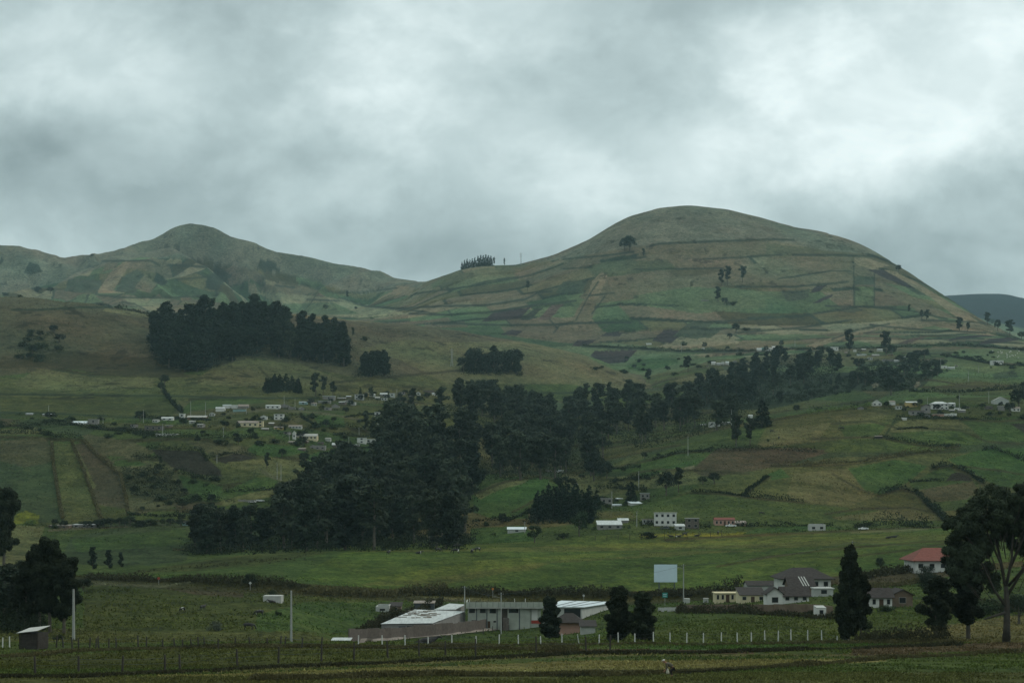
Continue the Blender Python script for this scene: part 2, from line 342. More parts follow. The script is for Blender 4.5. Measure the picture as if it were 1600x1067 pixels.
# fields by real colour, plus cloud shade painted on the brown hill: (colour, nearest distance, farthest distance, outline)
FIELDS = [
    # foreground
    ('olive', 0, 125, [(-400, 1200), (2000, 1200), (2000, 1040), (1200, 1046), (700, 1052), (-400, 1062)]),
    ('straw', 120, 160, [(-400, 1062), (0, 1061), (400, 1051), (700, 1040), (1000, 1030), (1250, 1028), (1400, 1034), (1250, 1040), (900, 1050), (600, 1058), (0, 1066), (-400, 1072)]),
    ('dry', 130, 175, [(0, 1062), (400, 1050), (800, 1030), (1000, 1025), (1330, 1024), (1600, 1020), (1600, 1016), (1250, 1020), (800, 1025), (400, 1046), (0, 1058)]),
    ('mus', 140, 210, [(-400, 1056), (0, 1056), (400, 1044), (740, 1026), (900, 1015), (900, 1010), (400, 1008), (0, 1027), (-400, 1030)]),
    ('lush', 150, 215, [(950, 1012), (1150, 1006), (1360, 1004), (1400, 1008), (1200, 1014), (1050, 1015)]),
    ('plough', 150, 215, [(1330, 1014), (1420, 1007), (1700, 1002), (2000, 1002), (2000, 1018), (1600, 1017), (1450, 1021), (1330, 1023)]),
    ('plough', 150, 215, [(850, 1016), (1000, 1014), (1180, 1016), (1180, 1021), (950, 1022), (850, 1022)]),
    ('olive', 205, 300, [(-400, 1005), (0, 1004), (400, 1003), (560, 1002), (560, 990), (300, 975), (0, 985), (-400, 985)]),
    ('dry', 205, 300, [(1340, 1004), (1390, 990), (1450, 980), (1600, 960), (2000, 955), (2000, 1005)]),
    ('mus', 220, 420, [(130, 985), (560, 990), (640, 960), (560, 925), (380, 915), (130, 905)]),
    ('green', 250, 420, [(400, 985), (560, 990), (600, 965), (590, 940), (480, 940), (400, 960)]),
    ('plough', 350, 405, [(250, 918), (380, 922), (380, 934), (300, 928)]),
    ('pasture', 200, 420, [(940, 1003), (1340, 1003), (1400, 985), (1600, 955), (1600, 940), (1060, 950), (930, 975)]),
    ('verge', 380, 445, [(-400, 912), (140, 913), (380, 926), (600, 938), (800, 942), (1000, 945), (1150, 935), (1150, 917), (1000, 922), (800, 920), (600, 916), (380, 905), (140, 900), (-400, 898)]),
    ('plough', 395, 440, [(1240, 935), (1450, 905), (1600, 885), (1600, 872), (1450, 885), (1300, 899)]),
    # big pasture
    ('pasture', 405, 640, [(130, 900), (380, 906), (600, 919), (1000, 924), (1150, 919), (1300, 900), (1450, 886), (1700, 870), (1700, 815), (1200, 838), (800, 849), (400, 862), (250, 880)]),
    ('mus', 430, 640, [(190, 896), (300, 878), (420, 862), (520, 862), (400, 884), (300, 892)]),
    ('olive', 430, 640, [(560, 915), (620, 900), (760, 880), (1000, 868), (1000, 862), (1200, 858), (1200, 864), (1000, 878), (800, 893), (700, 912)]),
    ('green', 430, 640, [(760, 915), (860, 880), (1150, 862), (1320, 858), (1180, 872), (1150, 912), (980, 920)]),
    ('olive', 480, 640, [(500, 862), (800, 855), (1200, 845), (1700, 822), (1700, 830), (1250, 855), (820, 862)]),
    ('green', 430, 640, [(1300, 895), (1330, 868), (1480, 852), (1600, 846), (1600, 866), (1450, 883)]),
    ('yellowgrass', 430, 640, [(560, 905), (640, 893), (760, 874), (900, 866), (1000, 862), (880, 874), (760, 890), (650, 906)]),
    ('yellowgrass', 500, 640, [(850, 852), (1000, 848), (1300, 838), (1700, 818), (1700, 824), (1250, 846), (1000, 856)]),
    ('yellow', 560, 700, [(930, 842), (1010, 838), (1150, 837), (1155, 833), (1020, 833), (940, 838)]),
    ('yellow', 560, 700, [(1145, 838), (1220, 835), (1220, 831), (1150, 832)]),
    ('lush', 600, 700, [(1160, 835), (1250, 830), (1330, 824), (1250, 821), (1180, 826)]),
    # left valley
    ('dry', 480, 780, [(-400, 892), (22, 891), (50, 880), (70, 822), (20, 820), (-400, 820)]),
    ('teal', 520, 720, [(95, 880), (290, 885), (300, 838), (290, 822), (200, 823), (110, 838)]),
    ('green', 520, 720, [(110, 842), (290, 826), (300, 850), (120, 862)]),
    ('path', 650, 705, [(75, 830), (150, 826), (200, 824), (200, 822), (110, 824), (75, 827)]),
    ('teal', 690, 1000, [(-400, 820), (100, 816), (82, 693), (60, 685), (0, 685), (-400, 690)]),
    ('brown', 800, 1000, [(0, 720), (0, 688), (70, 684), (80, 700), (84, 722), (40, 730)]),
    ('olive', 690, 1000, [(100, 816), (157, 814), (140, 760), (115, 693), (84, 692), (90, 750)]),
    ('plough', 700, 1000, [(160, 812), (198, 806), (204, 770), (180, 725), (140, 692), (118, 693), (130, 740)]),
    ('dry', 700, 1000, [(142, 765), (150, 760), (128, 715), (120, 700)]),
    ('mus', 700, 1000, [(160, 814), (198, 806), (200, 795), (150, 788)]),
    ('yellow', 680, 760, [(22, 818), (60, 818), (62, 806), (40, 797), (22, 806)]),
    ('brown', 820, 1060, [(120, 675), (205, 690), (245, 705), (225, 715), (160, 712), (140, 692)]),
    ('dry', 900, 1100, [(-400, 680), (0, 679), (80, 678), (60, 668), (0, 670), (-400, 672)]),
    ('teal', 900, 1100, [(60, 668), (125, 682), (150, 672), (110, 660), (60, 652), (20, 660)]),
    ('brown', 720, 1000, [(200, 712), (250, 712), (285, 740), (280, 790), (205, 806), (195, 770), (175, 720)]),
    ('green', 780, 1000, [(175, 728), (180, 719), (215, 719), (228, 726), (220, 728)]),
    ('dry', 780, 1000, [(218, 718), (250, 722), (268, 734), (240, 728)]),
    ('soil', 780, 1020, [(238, 702), (310, 704), (345, 735), (348, 745), (300, 740), (265, 728), (245, 712)]),
    ('green', 740, 940, [(278, 742), (300, 748), (348, 760), (345, 775), (310, 780), (290, 765)]),
    ('brown', 800, 1030, [(290, 690), (345, 692), (400, 700), (400, 715), (340, 716), (310, 700)]),
    ('soil', 850, 1000, [(330, 718), (370, 708), (400, 716), (350, 724)]),
    ('dry', 820, 1000, [(355, 722), (430, 715), (470, 722), (470, 745), (400, 738), (360, 730)]),
    ('plough', 720, 900, [(270, 785), (320, 783), (320, 800), (280, 800)]),
    ('green', 740, 900, [(350, 768), (400, 745), (440, 745), (430, 760), (380, 772)]),
    ('dry', 740, 900, [(335, 785), (400, 768), (460, 760), (460, 772), (400, 780), (350, 790)]),
    ('lush', 820, 1100, [(480, 712), (500, 705), (580, 698), (590, 710), (580, 735), (520, 745), (478, 730)]),
    ('lush', 880, 1100, [(385, 702), (400, 693), (470, 697), (480, 706), (440, 714), (400, 712)]),
    ('green', 880, 1100, [(352, 676), (372, 668), (430, 668), (450, 680), (380, 683)]),
    ('mus', 950, 1300, [(460, 660), (540, 648), (545, 640), (640, 640), (640, 650), (560, 660), (500, 672)]),
    ('lush', 950, 1300, [(490, 650), (535, 645), (540, 668), (500, 668)]),
    ('lush', 950, 1250, [(600, 665), (680, 660), (680, 678), (630, 682), (605, 676)]),
    ('green', 950, 1200, [(430, 668), (490, 672), (600, 690), (600, 700), (500, 700), (430, 685)]),
    ('mus', 950, 1400, [(-400, 654), (0, 652), (150, 655), (270, 650), (280, 628), (260, 618), (0, 620), (-400, 620)]),
    ('green', 1050, 1350, [(280, 652), (300, 642), (420, 628), (400, 620), (300, 625), (285, 640)]),
    ('plough', 950, 1150, [(0, 662), (0, 653), (22, 655), (12, 664)]),
    # brown hill: base tone darkened to stand in for cloud shadow
    ('olive', 1150, 1500, [(-400, 622), (0, 620), (260, 620), (400, 622), (700, 624), (1020, 612), (960, 600), (700, 580), (560, 596), (300, 585), (0, 590), (-400, 590)]),
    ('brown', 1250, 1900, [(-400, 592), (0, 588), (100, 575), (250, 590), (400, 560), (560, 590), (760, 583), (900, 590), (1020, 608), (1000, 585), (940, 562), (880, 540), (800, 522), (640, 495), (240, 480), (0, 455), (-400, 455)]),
    ('dry', 1250, 1900, [(300, 600), (330, 575), (390, 560), (470, 570), (560, 600), (420, 606)]),
    ('dry', 1250, 1900, [(560, 545), (640, 530), (740, 540), (830, 535), (1000, 590), (940, 600), (800, 590), (700, 600), (620, 560)]),
    ('dry', 1250, 1900, [(20, 600), (60, 575), (150, 590), (240, 590), (240, 605), (60, 612)]),
    ('tan', 1550, 1950, [(440, 487), (560, 490), (640, 498), (660, 508), (560, 502), (470, 496)]),
    ('tan', 1550, 1950, [(165, 482), (240, 490), (245, 498), (210, 494), (160, 486)]),
    ('verge', 1300, 1750, [(-400, 590), (-400, 560), (0, 565), (100, 548), (240, 560), (300, 590), (170, 588), (90, 572), (30, 575)]),  # dark patch: cloud shade painted into the hillside colour
    # middle and right
    ('lush', 690, 900, [(740, 800), (738, 770), (800, 745), (860, 747), (845, 770), (825, 785), (825, 810), (770, 810)]),
    ('dry', 700, 900, [(740, 772), (770, 755), (830, 744), (820, 755), (780, 765), (750, 780)]),
    ('lush', 600, 770, [(735, 850), (735, 825), (820, 820), (840, 845)]),
    ('pasture', 600, 770, [(870, 845), (880, 828), (1000, 826), (1000, 842)]),
    ('dry', 750, 1100, [(880, 740), (960, 745), (1100, 730), (1100, 755), (1000, 765), (930, 775), (870, 752)]),
    ('olive', 700, 850, [(930, 800), (985, 798), (995, 808), (940, 810)]),
    ('lush', 850, 1100, [(1000, 735), (1100, 712), (1130, 720), (1050, 745), (1000, 748)]),
    ('green', 800, 1080, [(950, 735), (990, 720), (1150, 690), (1180, 690), (1110, 712), (1000, 740)]),
    ('olive', 900, 1080, [(945, 730), (1000, 708), (1010, 715), (960, 733)]),
    ('pasture', 900, 1080, [(1010, 712), (1080, 692), (1150, 680), (1160, 690), (1050, 715)]),
    ('plough', 800, 1080, [(1080, 735), (1120, 700), (1260, 700), (1300, 705), (1200, 735), (1100, 745)]),
    ('rock', 800, 1080, [(1070, 730), (1085, 727), (1085, 733), (1070, 735)]),
    ('olive', 680, 900, [(1010, 800), (1060, 772), (1150, 740), (1300, 715), (1700, 700), (1700, 820), (1020, 822)]),
    ('pasture', 680, 900, [(990, 820), (1005, 798), (1080, 768), (1180, 780), (1400, 800), (1550, 812), (1500, 828), (1030, 824)]),
    ('dry', 740, 1050, [(1240, 740), (1330, 730), (1370, 775), (1340, 790), (1240, 785), (1230, 770)]),
    ('lush', 740, 1000, [(1325, 732), (1400, 718), (1450, 728), (1420, 752), (1380, 773), (1350, 765)]),
    ('olive', 740, 900, [(1290, 802), (1400, 765), (1430, 775), (1480, 820), (1330, 826)]),
    ('dry', 700, 900, [(1300, 808), (1400, 795), (1460, 805), (1480, 820), (1330, 824)]),
    ('green', 740, 1000, [(1420, 755), (1475, 728), (1530, 755), (1510, 790), (1480, 818), (1440, 780)]),
    ('brown', 740, 1000, [(1435, 765), (1520, 752), (1530, 765), (1510, 780), (1450, 785)]),
    ('green', 740, 1000, [(1450, 785), (1510, 782), (1510, 818), (1485, 820)]),
    ('soil', 780, 1000, [(1478, 751), (1487, 739), (1500, 738), (1515, 744), (1520, 752)]),
    ('lush', 740, 1000, [(1540, 700), (1700, 700), (1700, 770), (1560, 760), (1500, 728), (1480, 718)]),
    ('lush', 700, 1000, [(1200, 740), (1220, 732), (1235, 745), (1205, 750)]),
    ('pasture', 880, 1080, [(1270, 718), (1310, 687), (1370, 683), (1500, 702), (1420, 712), (1330, 722)]),
    ('olive', 900, 1080, [(1180, 700), (1200, 660), (1300, 640), (1370, 637), (1410, 645), (1380, 680), (1300, 688), (1180, 702)]),
    ('dry', 900, 1080, [(1185, 695), (1210, 670), (1300, 660), (1280, 685), (1200, 700)]),
    ('dry', 950, 1080, [(1295, 650), (1370, 643), (1395, 646), (1370, 656), (1310, 658)]),
    ('green', 900, 1080, [(1310, 665), (1390, 660), (1370, 682), (1320, 682)]),
    ('dry', 900, 1080, [(1385, 672), (1410, 655), (1520, 656), (1530, 668), (1490, 672), (1400, 676)]),
    ('green', 900, 1080, [(1500, 656), (1600, 650), (1700, 650), (1700, 690), (1540, 690), (1520, 672)]),
    ('pasture', 900, 1080, [(1390, 676), (1500, 672), (1540, 692), (1500, 698), (1400, 686)]),
    ('soil', 930, 1080, [(1578, 662), (1700, 658), (1700, 680), (1600, 676)]),
    ('straw', 930, 1100, [(1580, 706), (1600, 700), (1700, 700), (1700, 725), (1600, 718)]),
    ('olive', 1050, 1500, [(1440, 636), (1560, 640), (1700, 640), (1700, 628), (1460, 628)]),
    ('fargreen', 1180, 1760, [(1360, 630), (1400, 610), (1460, 580), (1700, 575), (1700, 625), (1560, 620), (1440, 622)]),
    ('olive', 1180, 1760, [(1440, 605), (1530, 595), (1600, 605), (1600, 618), (1480, 618)]),
    ('teal', 1200, 1760, [(1550, 585), (1585, 576), (1590, 590), (1555, 592)]),
    ('green', 1150, 1500, [(1240, 622), (1260, 610), (1350, 612), (1370, 622), (1320, 628)]),
    ('scrub', 1200, 1760, [(1050, 640), (1120, 600), (1220, 560), (1330, 560), (1330, 610), (1200, 640)]),
    ('scrub', 1350, 1800, [(1320, 610), (1330, 575), (1380, 558), (1430, 548), (1500, 560), (1470, 580), (1440, 605), (1400, 612)]),
    ('rock', 1350, 1800, [(1362, 602), (1370, 596), (1375, 602), (1366, 606)]),
    ('rock', 1350, 1800, [(1428, 602), (1436, 592), (1438, 602), (1430, 606)]),
    ('fargreen', 1860, 2350, [(640, 500), (800, 520), (900, 530), (1060, 545), (1080, 600), (1000, 600), (900, 560), (700, 525)]),
    ('dry', 1250, 1855, [(700, 535), (830, 533), (930, 560), (1020, 602), (1000, 612), (880, 600), (760, 600), (690, 560)]),
    ('fargreen', 1650, 2200, [(920, 560), (1000, 548), (1060, 552), (1120, 560), (1060, 580), (1000, 585), (960, 578)]),
    ('lush', 1650, 2200, [(975, 572), (1010, 560), (1060, 560), (1060, 568), (1000, 582)]),
    ('dry', 1650, 2200, [(1050, 600), (1060, 592), (1150, 575), (1180, 575), (1160, 588), (1060, 604)]),
    ('fargreen', 1650, 2200, [(1180, 575), (1460, 570), (1500, 545), (1700, 545), (1700, 575), (1300, 590)]),
    # main hill
    ('grey', 2450, 3060, [(820, 412), (880, 405), (990, 386), (1050, 378), (1200, 374), (1290, 392), (1400, 400), (1430, 430), (1500, 300), (900, 300), (780, 400)]),
    ('dry', 2300, 3060, [(1010, 384), (1060, 378), (1110, 377), (1198, 374), (1196, 399), (1100, 403), (990, 408)]),
    ('dry', 2300, 3000, [(1200, 400), (1330, 402), (1335, 448), (1200, 455), (1190, 430)]),
    ('tan', 2300, 3000, [(1335, 402), (1360, 405), (1390, 415), (1360, 422), (1335, 412)]),
    ('dry', 2300, 3000, [(930, 440), (1100, 430), (1190, 410), (1195, 440), (1080, 455), (930, 475), (905, 465)]),
    ('tan', 2300, 3000, [(905, 498), (925, 440), (940, 425), (950, 430), (935, 465), (915, 500)]),
    ('dry', 2200, 3000, [(890, 505), (910, 470), (935, 468), (925, 500)]),
    ('fargreen', 2200, 3000, [(990, 462), (1080, 448), (1190, 455), (1200, 480), (1090, 490), (990, 475)]),
    ('teal', 2300, 3000, [(1335, 432), (1366, 432), (1366, 445), (1336, 445)]),
    ('fargreen', 2300, 3000, [(1335, 448), (1366, 448), (1366, 480), (1334, 478)]),
    ('soil', 2250, 3000, [(1355, 421), (1380, 422), (1425, 445), (1440, 453), (1420, 450), (1390, 438)]),
    ('teal', 2250, 3000, [(1415, 449), (1440, 453), (1452, 462), (1435, 461)]),
    ('tan', 2250, 3000, [(1380, 421), (1400, 424), (1480, 470), (1555, 520), (1520, 515), (1450, 462), (1400, 432)]),
    ('tan', 2250, 3000, [(1450, 500), (1520, 512), (1560, 525), (1500, 520)]),
    ('dry', 2250, 3000, [(1372, 440), (1400, 450), (1460, 480), (1500, 500), (1440, 490), (1380, 455)]),
    ('soil', 2250, 3000, [(1265, 458), (1275, 447), (1292, 445), (1280, 456)]),
    ('soil', 2250, 3000, [(1268, 475), (1285, 465), (1302, 459), (1300, 464), (1280, 473)]),
    ('teal', 2250, 3000, [(1220, 455), (1265, 452), (1262, 466), (1230, 472)]),
    ('soil', 2200, 3000, [(752, 503), (775, 485), (828, 481), (812, 498)]),
    ('scrub', 2200, 3000, [(812, 500), (835, 482), (850, 480), (828, 500)]),
    ('soil', 2000, 3000, [(780, 523), (800, 515), (818, 517), (808, 524)]),
    ('plough', 2200, 3000, [(840, 500), (862, 476), (882, 474), (858, 500)]),
    ('teal', 2200, 3000, [(868, 458), (880, 440), (918, 438), (910, 458)]),
    ('teal', 2300, 3000, [(940, 513), (950, 504), (955, 504), (948, 513)]),
    ('soil', 2000, 3000, [(939, 525), (948, 519), (974, 519), (968, 526)]),
    ('soil', 2000, 3000, [(893, 541), (902, 531), (932, 531), (916, 541)]),
    ('soil', 1900, 3000, [(922, 556), (930, 548), (996, 547), (978, 566), (950, 568)]),
    ('soil', 2000, 3000, [(1018, 533), (1038, 515), (1070, 517), (1050, 536)]),
    ('teal', 2000, 3000, [(1052, 525), (1078, 503), (1116, 503), (1090, 530)]),
    ('teal', 2000, 3000, [(1090, 528), (1108, 512), (1134, 511), (1110, 528)]),
    ('soil', 1950, 2600, [(1477, 533), (1500, 525), (1540, 523), (1555, 525), (1520, 528)]),
    ('soil', 1950, 2600, [(1520, 540), (1545, 530), (1575, 527), (1600, 530), (1560, 536)]),
    ('plough', 1950, 2600, [(1400, 538), (1425, 528), (1450, 526), (1420, 537)]),
    ('plough', 1950, 2600, [(1340, 520), (1360, 512), (1385, 511), (1360, 519)]),
    ('teal', 2000, 2700, [(1310, 486), (1335, 480), (1350, 484), (1330, 489)]),
    ('dry', 2000, 2700, [(1140, 548), (1160, 532), (1220, 532), (1210, 545)]),
    ('dry', 2000, 2700, [(1430, 500), (1600, 512), (1600, 520), (1470, 512)]),
    ('tan', 2000, 2700, [(1260, 540), (1330, 518), (1400, 505), (1400, 508), (1330, 524), (1270, 545)]),
    # left far hill
    ('grey', 3050, 4300, [(-400, 500), (0, 460), (100, 440), (150, 420), (220, 402), (300, 405), (450, 430), (560, 460), (660, 450), (660, 440), (300, 300), (-400, 300)]),
    ('tan', 2800, 3900, [(152, 458), (165, 436), (180, 418), (200, 405), (206, 408), (192, 430), (175, 458)]),
    ('dry', 2800, 3900, [(160, 425), (165, 412), (185, 409), (180, 420)]),
    ('tan', 2800, 3900, [(260, 412), (262, 405), (283, 405), (285, 413)]),
    ('teal', 2800, 3900, [(100, 455), (112, 435), (160, 438), (152, 460)]),
    ('teal', 2800, 3900, [(180, 455), (195, 430), (215, 420), (225, 430), (210, 460)]),
    ('pale', 2700, 3900, [(190, 466), (265, 467), (255, 495), (215, 480)]),
    ('dry', 2700, 3900, [(148, 462), (170, 462), (190, 472), (165, 474)]),
    ('dry', 2800, 3900, [(210, 450), (225, 430), (245, 445), (235, 458)]),
    ('tan', 2800, 3900, [(365, 437), (375, 427), (385, 430), (382, 438)]),
    ('tan', 2800, 3900, [(388, 460), (388, 440), (400, 445), (405, 460)]),
    ('dry', 2800, 3900, [(400, 450), (450, 440), (500, 455), (470, 462), (420, 458)]),
    ('tan', 2700, 3900, [(610, 460), (620, 446), (650, 449), (640, 462)]),
    ('soil', 2600, 3900, [(485, 470), (487, 462), (505, 463), (515, 471)]),
    ('pale', 2500, 3900, [(400, 455), (520, 465), (640, 490), (560, 497), (440, 485), (420, 470)]),
    ('fargreen', 2500, 3900, [(440, 475), (520, 472), (560, 490), (520, 492), (450, 488)]),
    ('scrub', 2800, 3900, [(238, 440), (245, 425), (255, 432), (262, 440), (255, 447)]),
    ('scrub', 2800, 3900, [(320, 450), (325, 430), (345, 422), (365, 430), (345, 445), (340, 455)]),
    ('scrub', 2800, 3900, [(400, 420), (408, 405), (425, 408), (440, 422), (420, 425)]),
    ('scrub', 2800, 3900, [(38, 425), (45, 410), (60, 413), (66, 424), (50, 430)]),
    ('scrub', 2800, 3900, [(-5, 412), (3, 402), (6, 408), (0, 415)]),
]
# hedges and banks between fields: (colour, width in photo pixels, dmin, dmax, polyline)
LINES = [
    ('scrub', 1.2, 2200, 3100, [(880, 405), (940, 400), (990, 394)]), ('scrub', 1.3, 2200, 3100, [(1010, 386), (1030, 381), (1100, 378), (1200, 374), (1240, 375)]),
    ('scrub', 1.2, 2200, 3100, [(1240, 398), (1320, 399), (1370, 401), (1400, 412)]), ('scrub', 1.2, 2200, 3100, [(880, 420), (925, 418)]),
    ('scrub', .9, 2200, 3100, [(960, 407), (1010, 402)]), ('scrub', 1.0, 2200, 3100, [(1100, 405), (1160, 402), (1220, 398)]),
    ('scrub', .9, 2200, 3100, [(990, 421), (1060, 420), (1130, 419)]), ('scrub', .9, 2200, 3100, [(1216, 436), (1300, 423), (1330, 424)]),
    ('scrub', 1.2, 2200, 3100, [(1150, 448), (1240, 448), (1300, 443), (1325, 440)]), ('scrub', .9, 2200, 3100, [(1334, 415), (1335, 480)]),
    ('scrub', .8, 2200, 3100, [(1366, 428), (1366, 480)]), ('scrub', 1.3, 2200, 3100, [(1170, 497), (1250, 494), (1310, 484), (1340, 479), (1400, 480)]),
    ('scrub', 1.3, 2000, 3100, [(620, 482), (700, 478), (760, 477), (820, 468), (840, 458), (862, 455)]),
    ('scrub', 1.3, 2000, 3100, [(640, 490), (700, 492), (760, 488), (830, 478), (900, 470)]),
    ('scrub', 1.4, 2000, 3100, [(680, 505), (800, 508), (860, 507), (930, 504), (985, 504)]),
    ('scrub', 1.0, 2000, 3100, [(640, 460), (740, 447), (830, 430), (880, 412)]), ('scrub', .9, 2000, 3100, [(700, 455), (760, 440), (810, 432)]),
    ('scrub', 1.0, 2000, 3100, [(1000, 500), (1100, 503), (1200, 498)]), ('scrub', .9, 2000, 3100, [(920, 462), (960, 458)]),
    ('scrub', .9, 2000, 3100, [(930, 480), (990, 474), (1060, 478)]), ('scrub', 1.0, 2000, 3100, [(865, 520), (875, 508), (895, 503)]),
    ('scrub', .8, 2000, 3100, [(900, 500), (920, 462), (935, 440)]), ('scrub', .9, 2000, 3100, [(925, 490), (945, 463)]),
    ('scrub', 1.6, 1900, 3100, [(910, 541), (1000, 545), (1060, 549), (1140, 550), (1200, 548)]),
    ('scrub', 1.0, 1900, 3100, [(1300, 530), (1340, 515), (1390, 506)]), ('scrub', 1.0, 1900, 3100, [(1150, 520), (1250, 512), (1330, 500)]),
    ('scrub', 1.6, 1900, 2800, [(1500, 538), (1560, 542), (1600, 547)]), ('scrub', 1.0, 1900, 2800, [(1360, 508), (1440, 515), (1540, 520)]),
    ('scrub', 1.0, 1900, 2800, [(1440, 500), (1520, 503), (1560, 508)]), ('scrub', 1.0, 1900, 3000, [(1290, 478), (1360, 480), (1420, 485), (1480, 498)]),
    ('scrub', 1.0, 2600, 4000, [(150, 460), (190, 465), (270, 465), (320, 462)]), ('scrub', 1.3, 2600, 4000, [(262, 414), (300, 416), (340, 418), (360, 414)]),
    ('scrub', 1.0, 2600, 4000, [(160, 408), (190, 408), (235, 407), (250, 415)]), ('scrub', 1.0, 2600, 4000, [(190, 472), (210, 475), (240, 490)]),
    ('scrub', .9, 2600, 4000, [(275, 437), (330, 432), (360, 425)]), ('scrub', .9, 2600, 4000, [(360, 447), (385, 444)]), ('scrub', .9, 2600, 4000, [(362, 452), (386, 449)]),
    ('scrub', 1.0, 2500, 4000, [(400, 442), (430, 446), (460, 449)]), ('scrub', 1.0, 2500, 4000, [(470, 443), (520, 457), (560, 458), (620, 450)]),
    ('scrub', 1.2, 2300, 4000, [(530, 465), (570, 478), (640, 484), (680, 490)]), ('scrub', 1.0, 2300, 4000, [(480, 468), (530, 470)]),
    ('scrub', 1.3, 1400, 1900, [(18, 484), (60, 484), (130, 480), (175, 480)]), ('verge', 1.4, 1400, 1900, [(80, 505), (115, 511)]),
    ('verge', 1.4, 1200, 1700, [(520, 598), (600, 590), (680, 582), (760, 576)]), ('verge', 1.0, 1200, 1600, [(405, 575), (420, 590), (428, 595)]),
    ('scrub', 1.2, 1000, 1500, [(-100, 615), (100, 617), (240, 618), (400, 622), (500, 622)]),
    ('scrub', 1.2, 1000, 1600, [(800, 614), (860, 614), (930, 613), (1000, 614)]),
    ('scrub', 1.2, 900, 1300, [(-100, 642), (90, 646), (200, 652), (330, 656)]),
    ('path', 1.4, 800, 1300, [(300, 652), (420, 640), (500, 645), (560, 655)]),
    ('path', 2.2, 380, 470, [(560, 924), (720, 936), (790, 940)]),
    ('path', 2.0, 380, 470, [(300, 908), (250, 916), (140, 910)]),
    ('verge', 1.3, 430, 700, [(1120, 885), (1200, 870), (1330, 855), (1450, 846), (1600, 843)]),
    ('verge', 1.0, 430, 700, [(1300, 872), (1400, 862), (1480, 848)]),
    ('verge', 1.5, 500, 760, [(1040, 843), (1200, 835), (1400, 826), (1500, 822)]),
    ('path', 1.2, 560, 760, [(1330, 832), (1400, 829), (1450, 826)]),
    ('path', 2.0, 780, 1000, [(412, 737), (425, 745), (437, 748)]),
    ('scrub', 1.2, 800, 1100, [(1382, 683), (1390, 670), (1402, 650)]),
    # banks under the near hedges of the right slope
    ('verge', 1.5, 700, 1100, [(1205, 729), (1270, 728), (1340, 724), (1400, 713), (1440, 708), (1498, 703)]), ('verge', 1.3, 700, 1100, [(1270, 686), (1330, 683), (1378, 684), (1410, 691), (1450, 698), (1500, 698)]),
    ('verge', 1.3, 690, 1100, [(1078, 770), (1120, 771), (1170, 777), (1256, 786)]), ('verge', 1.1, 690, 1100, [(1160, 776), (1180, 761), (1205, 744)]), ('verge', 1.5, 690, 1100, [(1372, 776), (1405, 764), (1430, 771), (1450, 791), (1482, 821)]),
    ('verge', 1.4, 690, 1100, [(1455, 734), (1480, 728), (1505, 736), (1538, 758)]), ('verge', 1.2, 690, 1100, [(1290, 803), (1340, 795), (1420, 793), (1460, 800)]), ('verge', 1.1, 690, 1100, [(1300, 740), (1345, 765), (1375, 776)]),
    ('verge', 1.1, 690, 1100, [(1500, 728), (1560, 735), (1620, 745)]), ('verge', 1.2, 800, 1100, [(1300, 662), (1360, 658), (1400, 668)]), ('verge', 1.2, 800, 1100, [(1404, 668), (1460, 670), (1500, 672), (1540, 690), (1620, 694)]),
    ('verge', 1.2, 800, 1100, [(1500, 656), (1560, 658), (1620, 655)]), ('verge', 1.3, 700, 1100, [(985, 740), (1030, 733), (1080, 735), (1170, 740)]), ('verge', 1.3, 700, 1100, [(945, 733), (1000, 722), (1060, 708), (1110, 704)]),
    ('verge', 1.2, 700, 1100, [(960, 752), (1020, 747), (1060, 742)]), ('tan', .9, 700, 1100, [(1270, 727), (1340, 722), (1400, 711)]), ('verge', 1.2, 690, 1000, [(740, 772), (790, 752), (840, 745), (900, 752)]), ('verge', 1.2, 690, 1000, [(800, 800), (840, 780), (870, 765), (940, 778)]),
    ('verge', 1.2, 1150, 1900, [(1440, 605), (1500, 604), (1600, 602)]), ('verge', 1.2, 1150, 1900, [(1400, 590), (1460, 594), (1530, 606)]), ('verge', 1.3, 1300, 1950, [(1480, 556), (1540, 566), (1600, 570)]),
    ('verge', 1.3, 800, 1100, [(200, 720), (250, 717), (262, 724)]), ('verge', 1.6, 700, 1000, [(192, 741), (235, 740), (272, 746)]), ('verge', 1.6, 700, 1000, [(192, 750), (235, 753), (284, 761)]), ('verge', 1.6, 700, 1000, [(198, 761), (240, 767), (287, 775)]),
    ('verge', 1.8, 680, 1000, [(207, 775), (270, 784), (345, 787)]), ('verge', 1.3, 680, 1000, [(210, 797), (270, 796), (320, 800)]),
]


def in_poly(px, py, poly):
    inside = np.zeros(px.shape, bool)
    n = len(poly)
    for i in range(n):
        x0, y0 = poly[i]; x1, y1 = poly[(i + 1) % n]
        if y0 == y1:
            continue
        c = ((y0 > py) != (y1 > py)) & (px < (x1 - x0) * (py - y0) / (y1 - y0) + x0)
        inside ^= c
    return inside


def seg_dist(px, py, pl):
    d = np.full(px.shape, 1e9)
    for (x0, y0), (x1, y1) in zip(pl[:-1], pl[1:]):
        vx, vy = x1 - x0, y1 - y0
        t = np.clip(((px - x0) * vx + (py - y0) * vy) / (vx * vx + vy * vy), 0, 1)
        d = np.minimum(d, np.hypot(px - x0 - t * vx, py - y0 - t * vy))
    return d


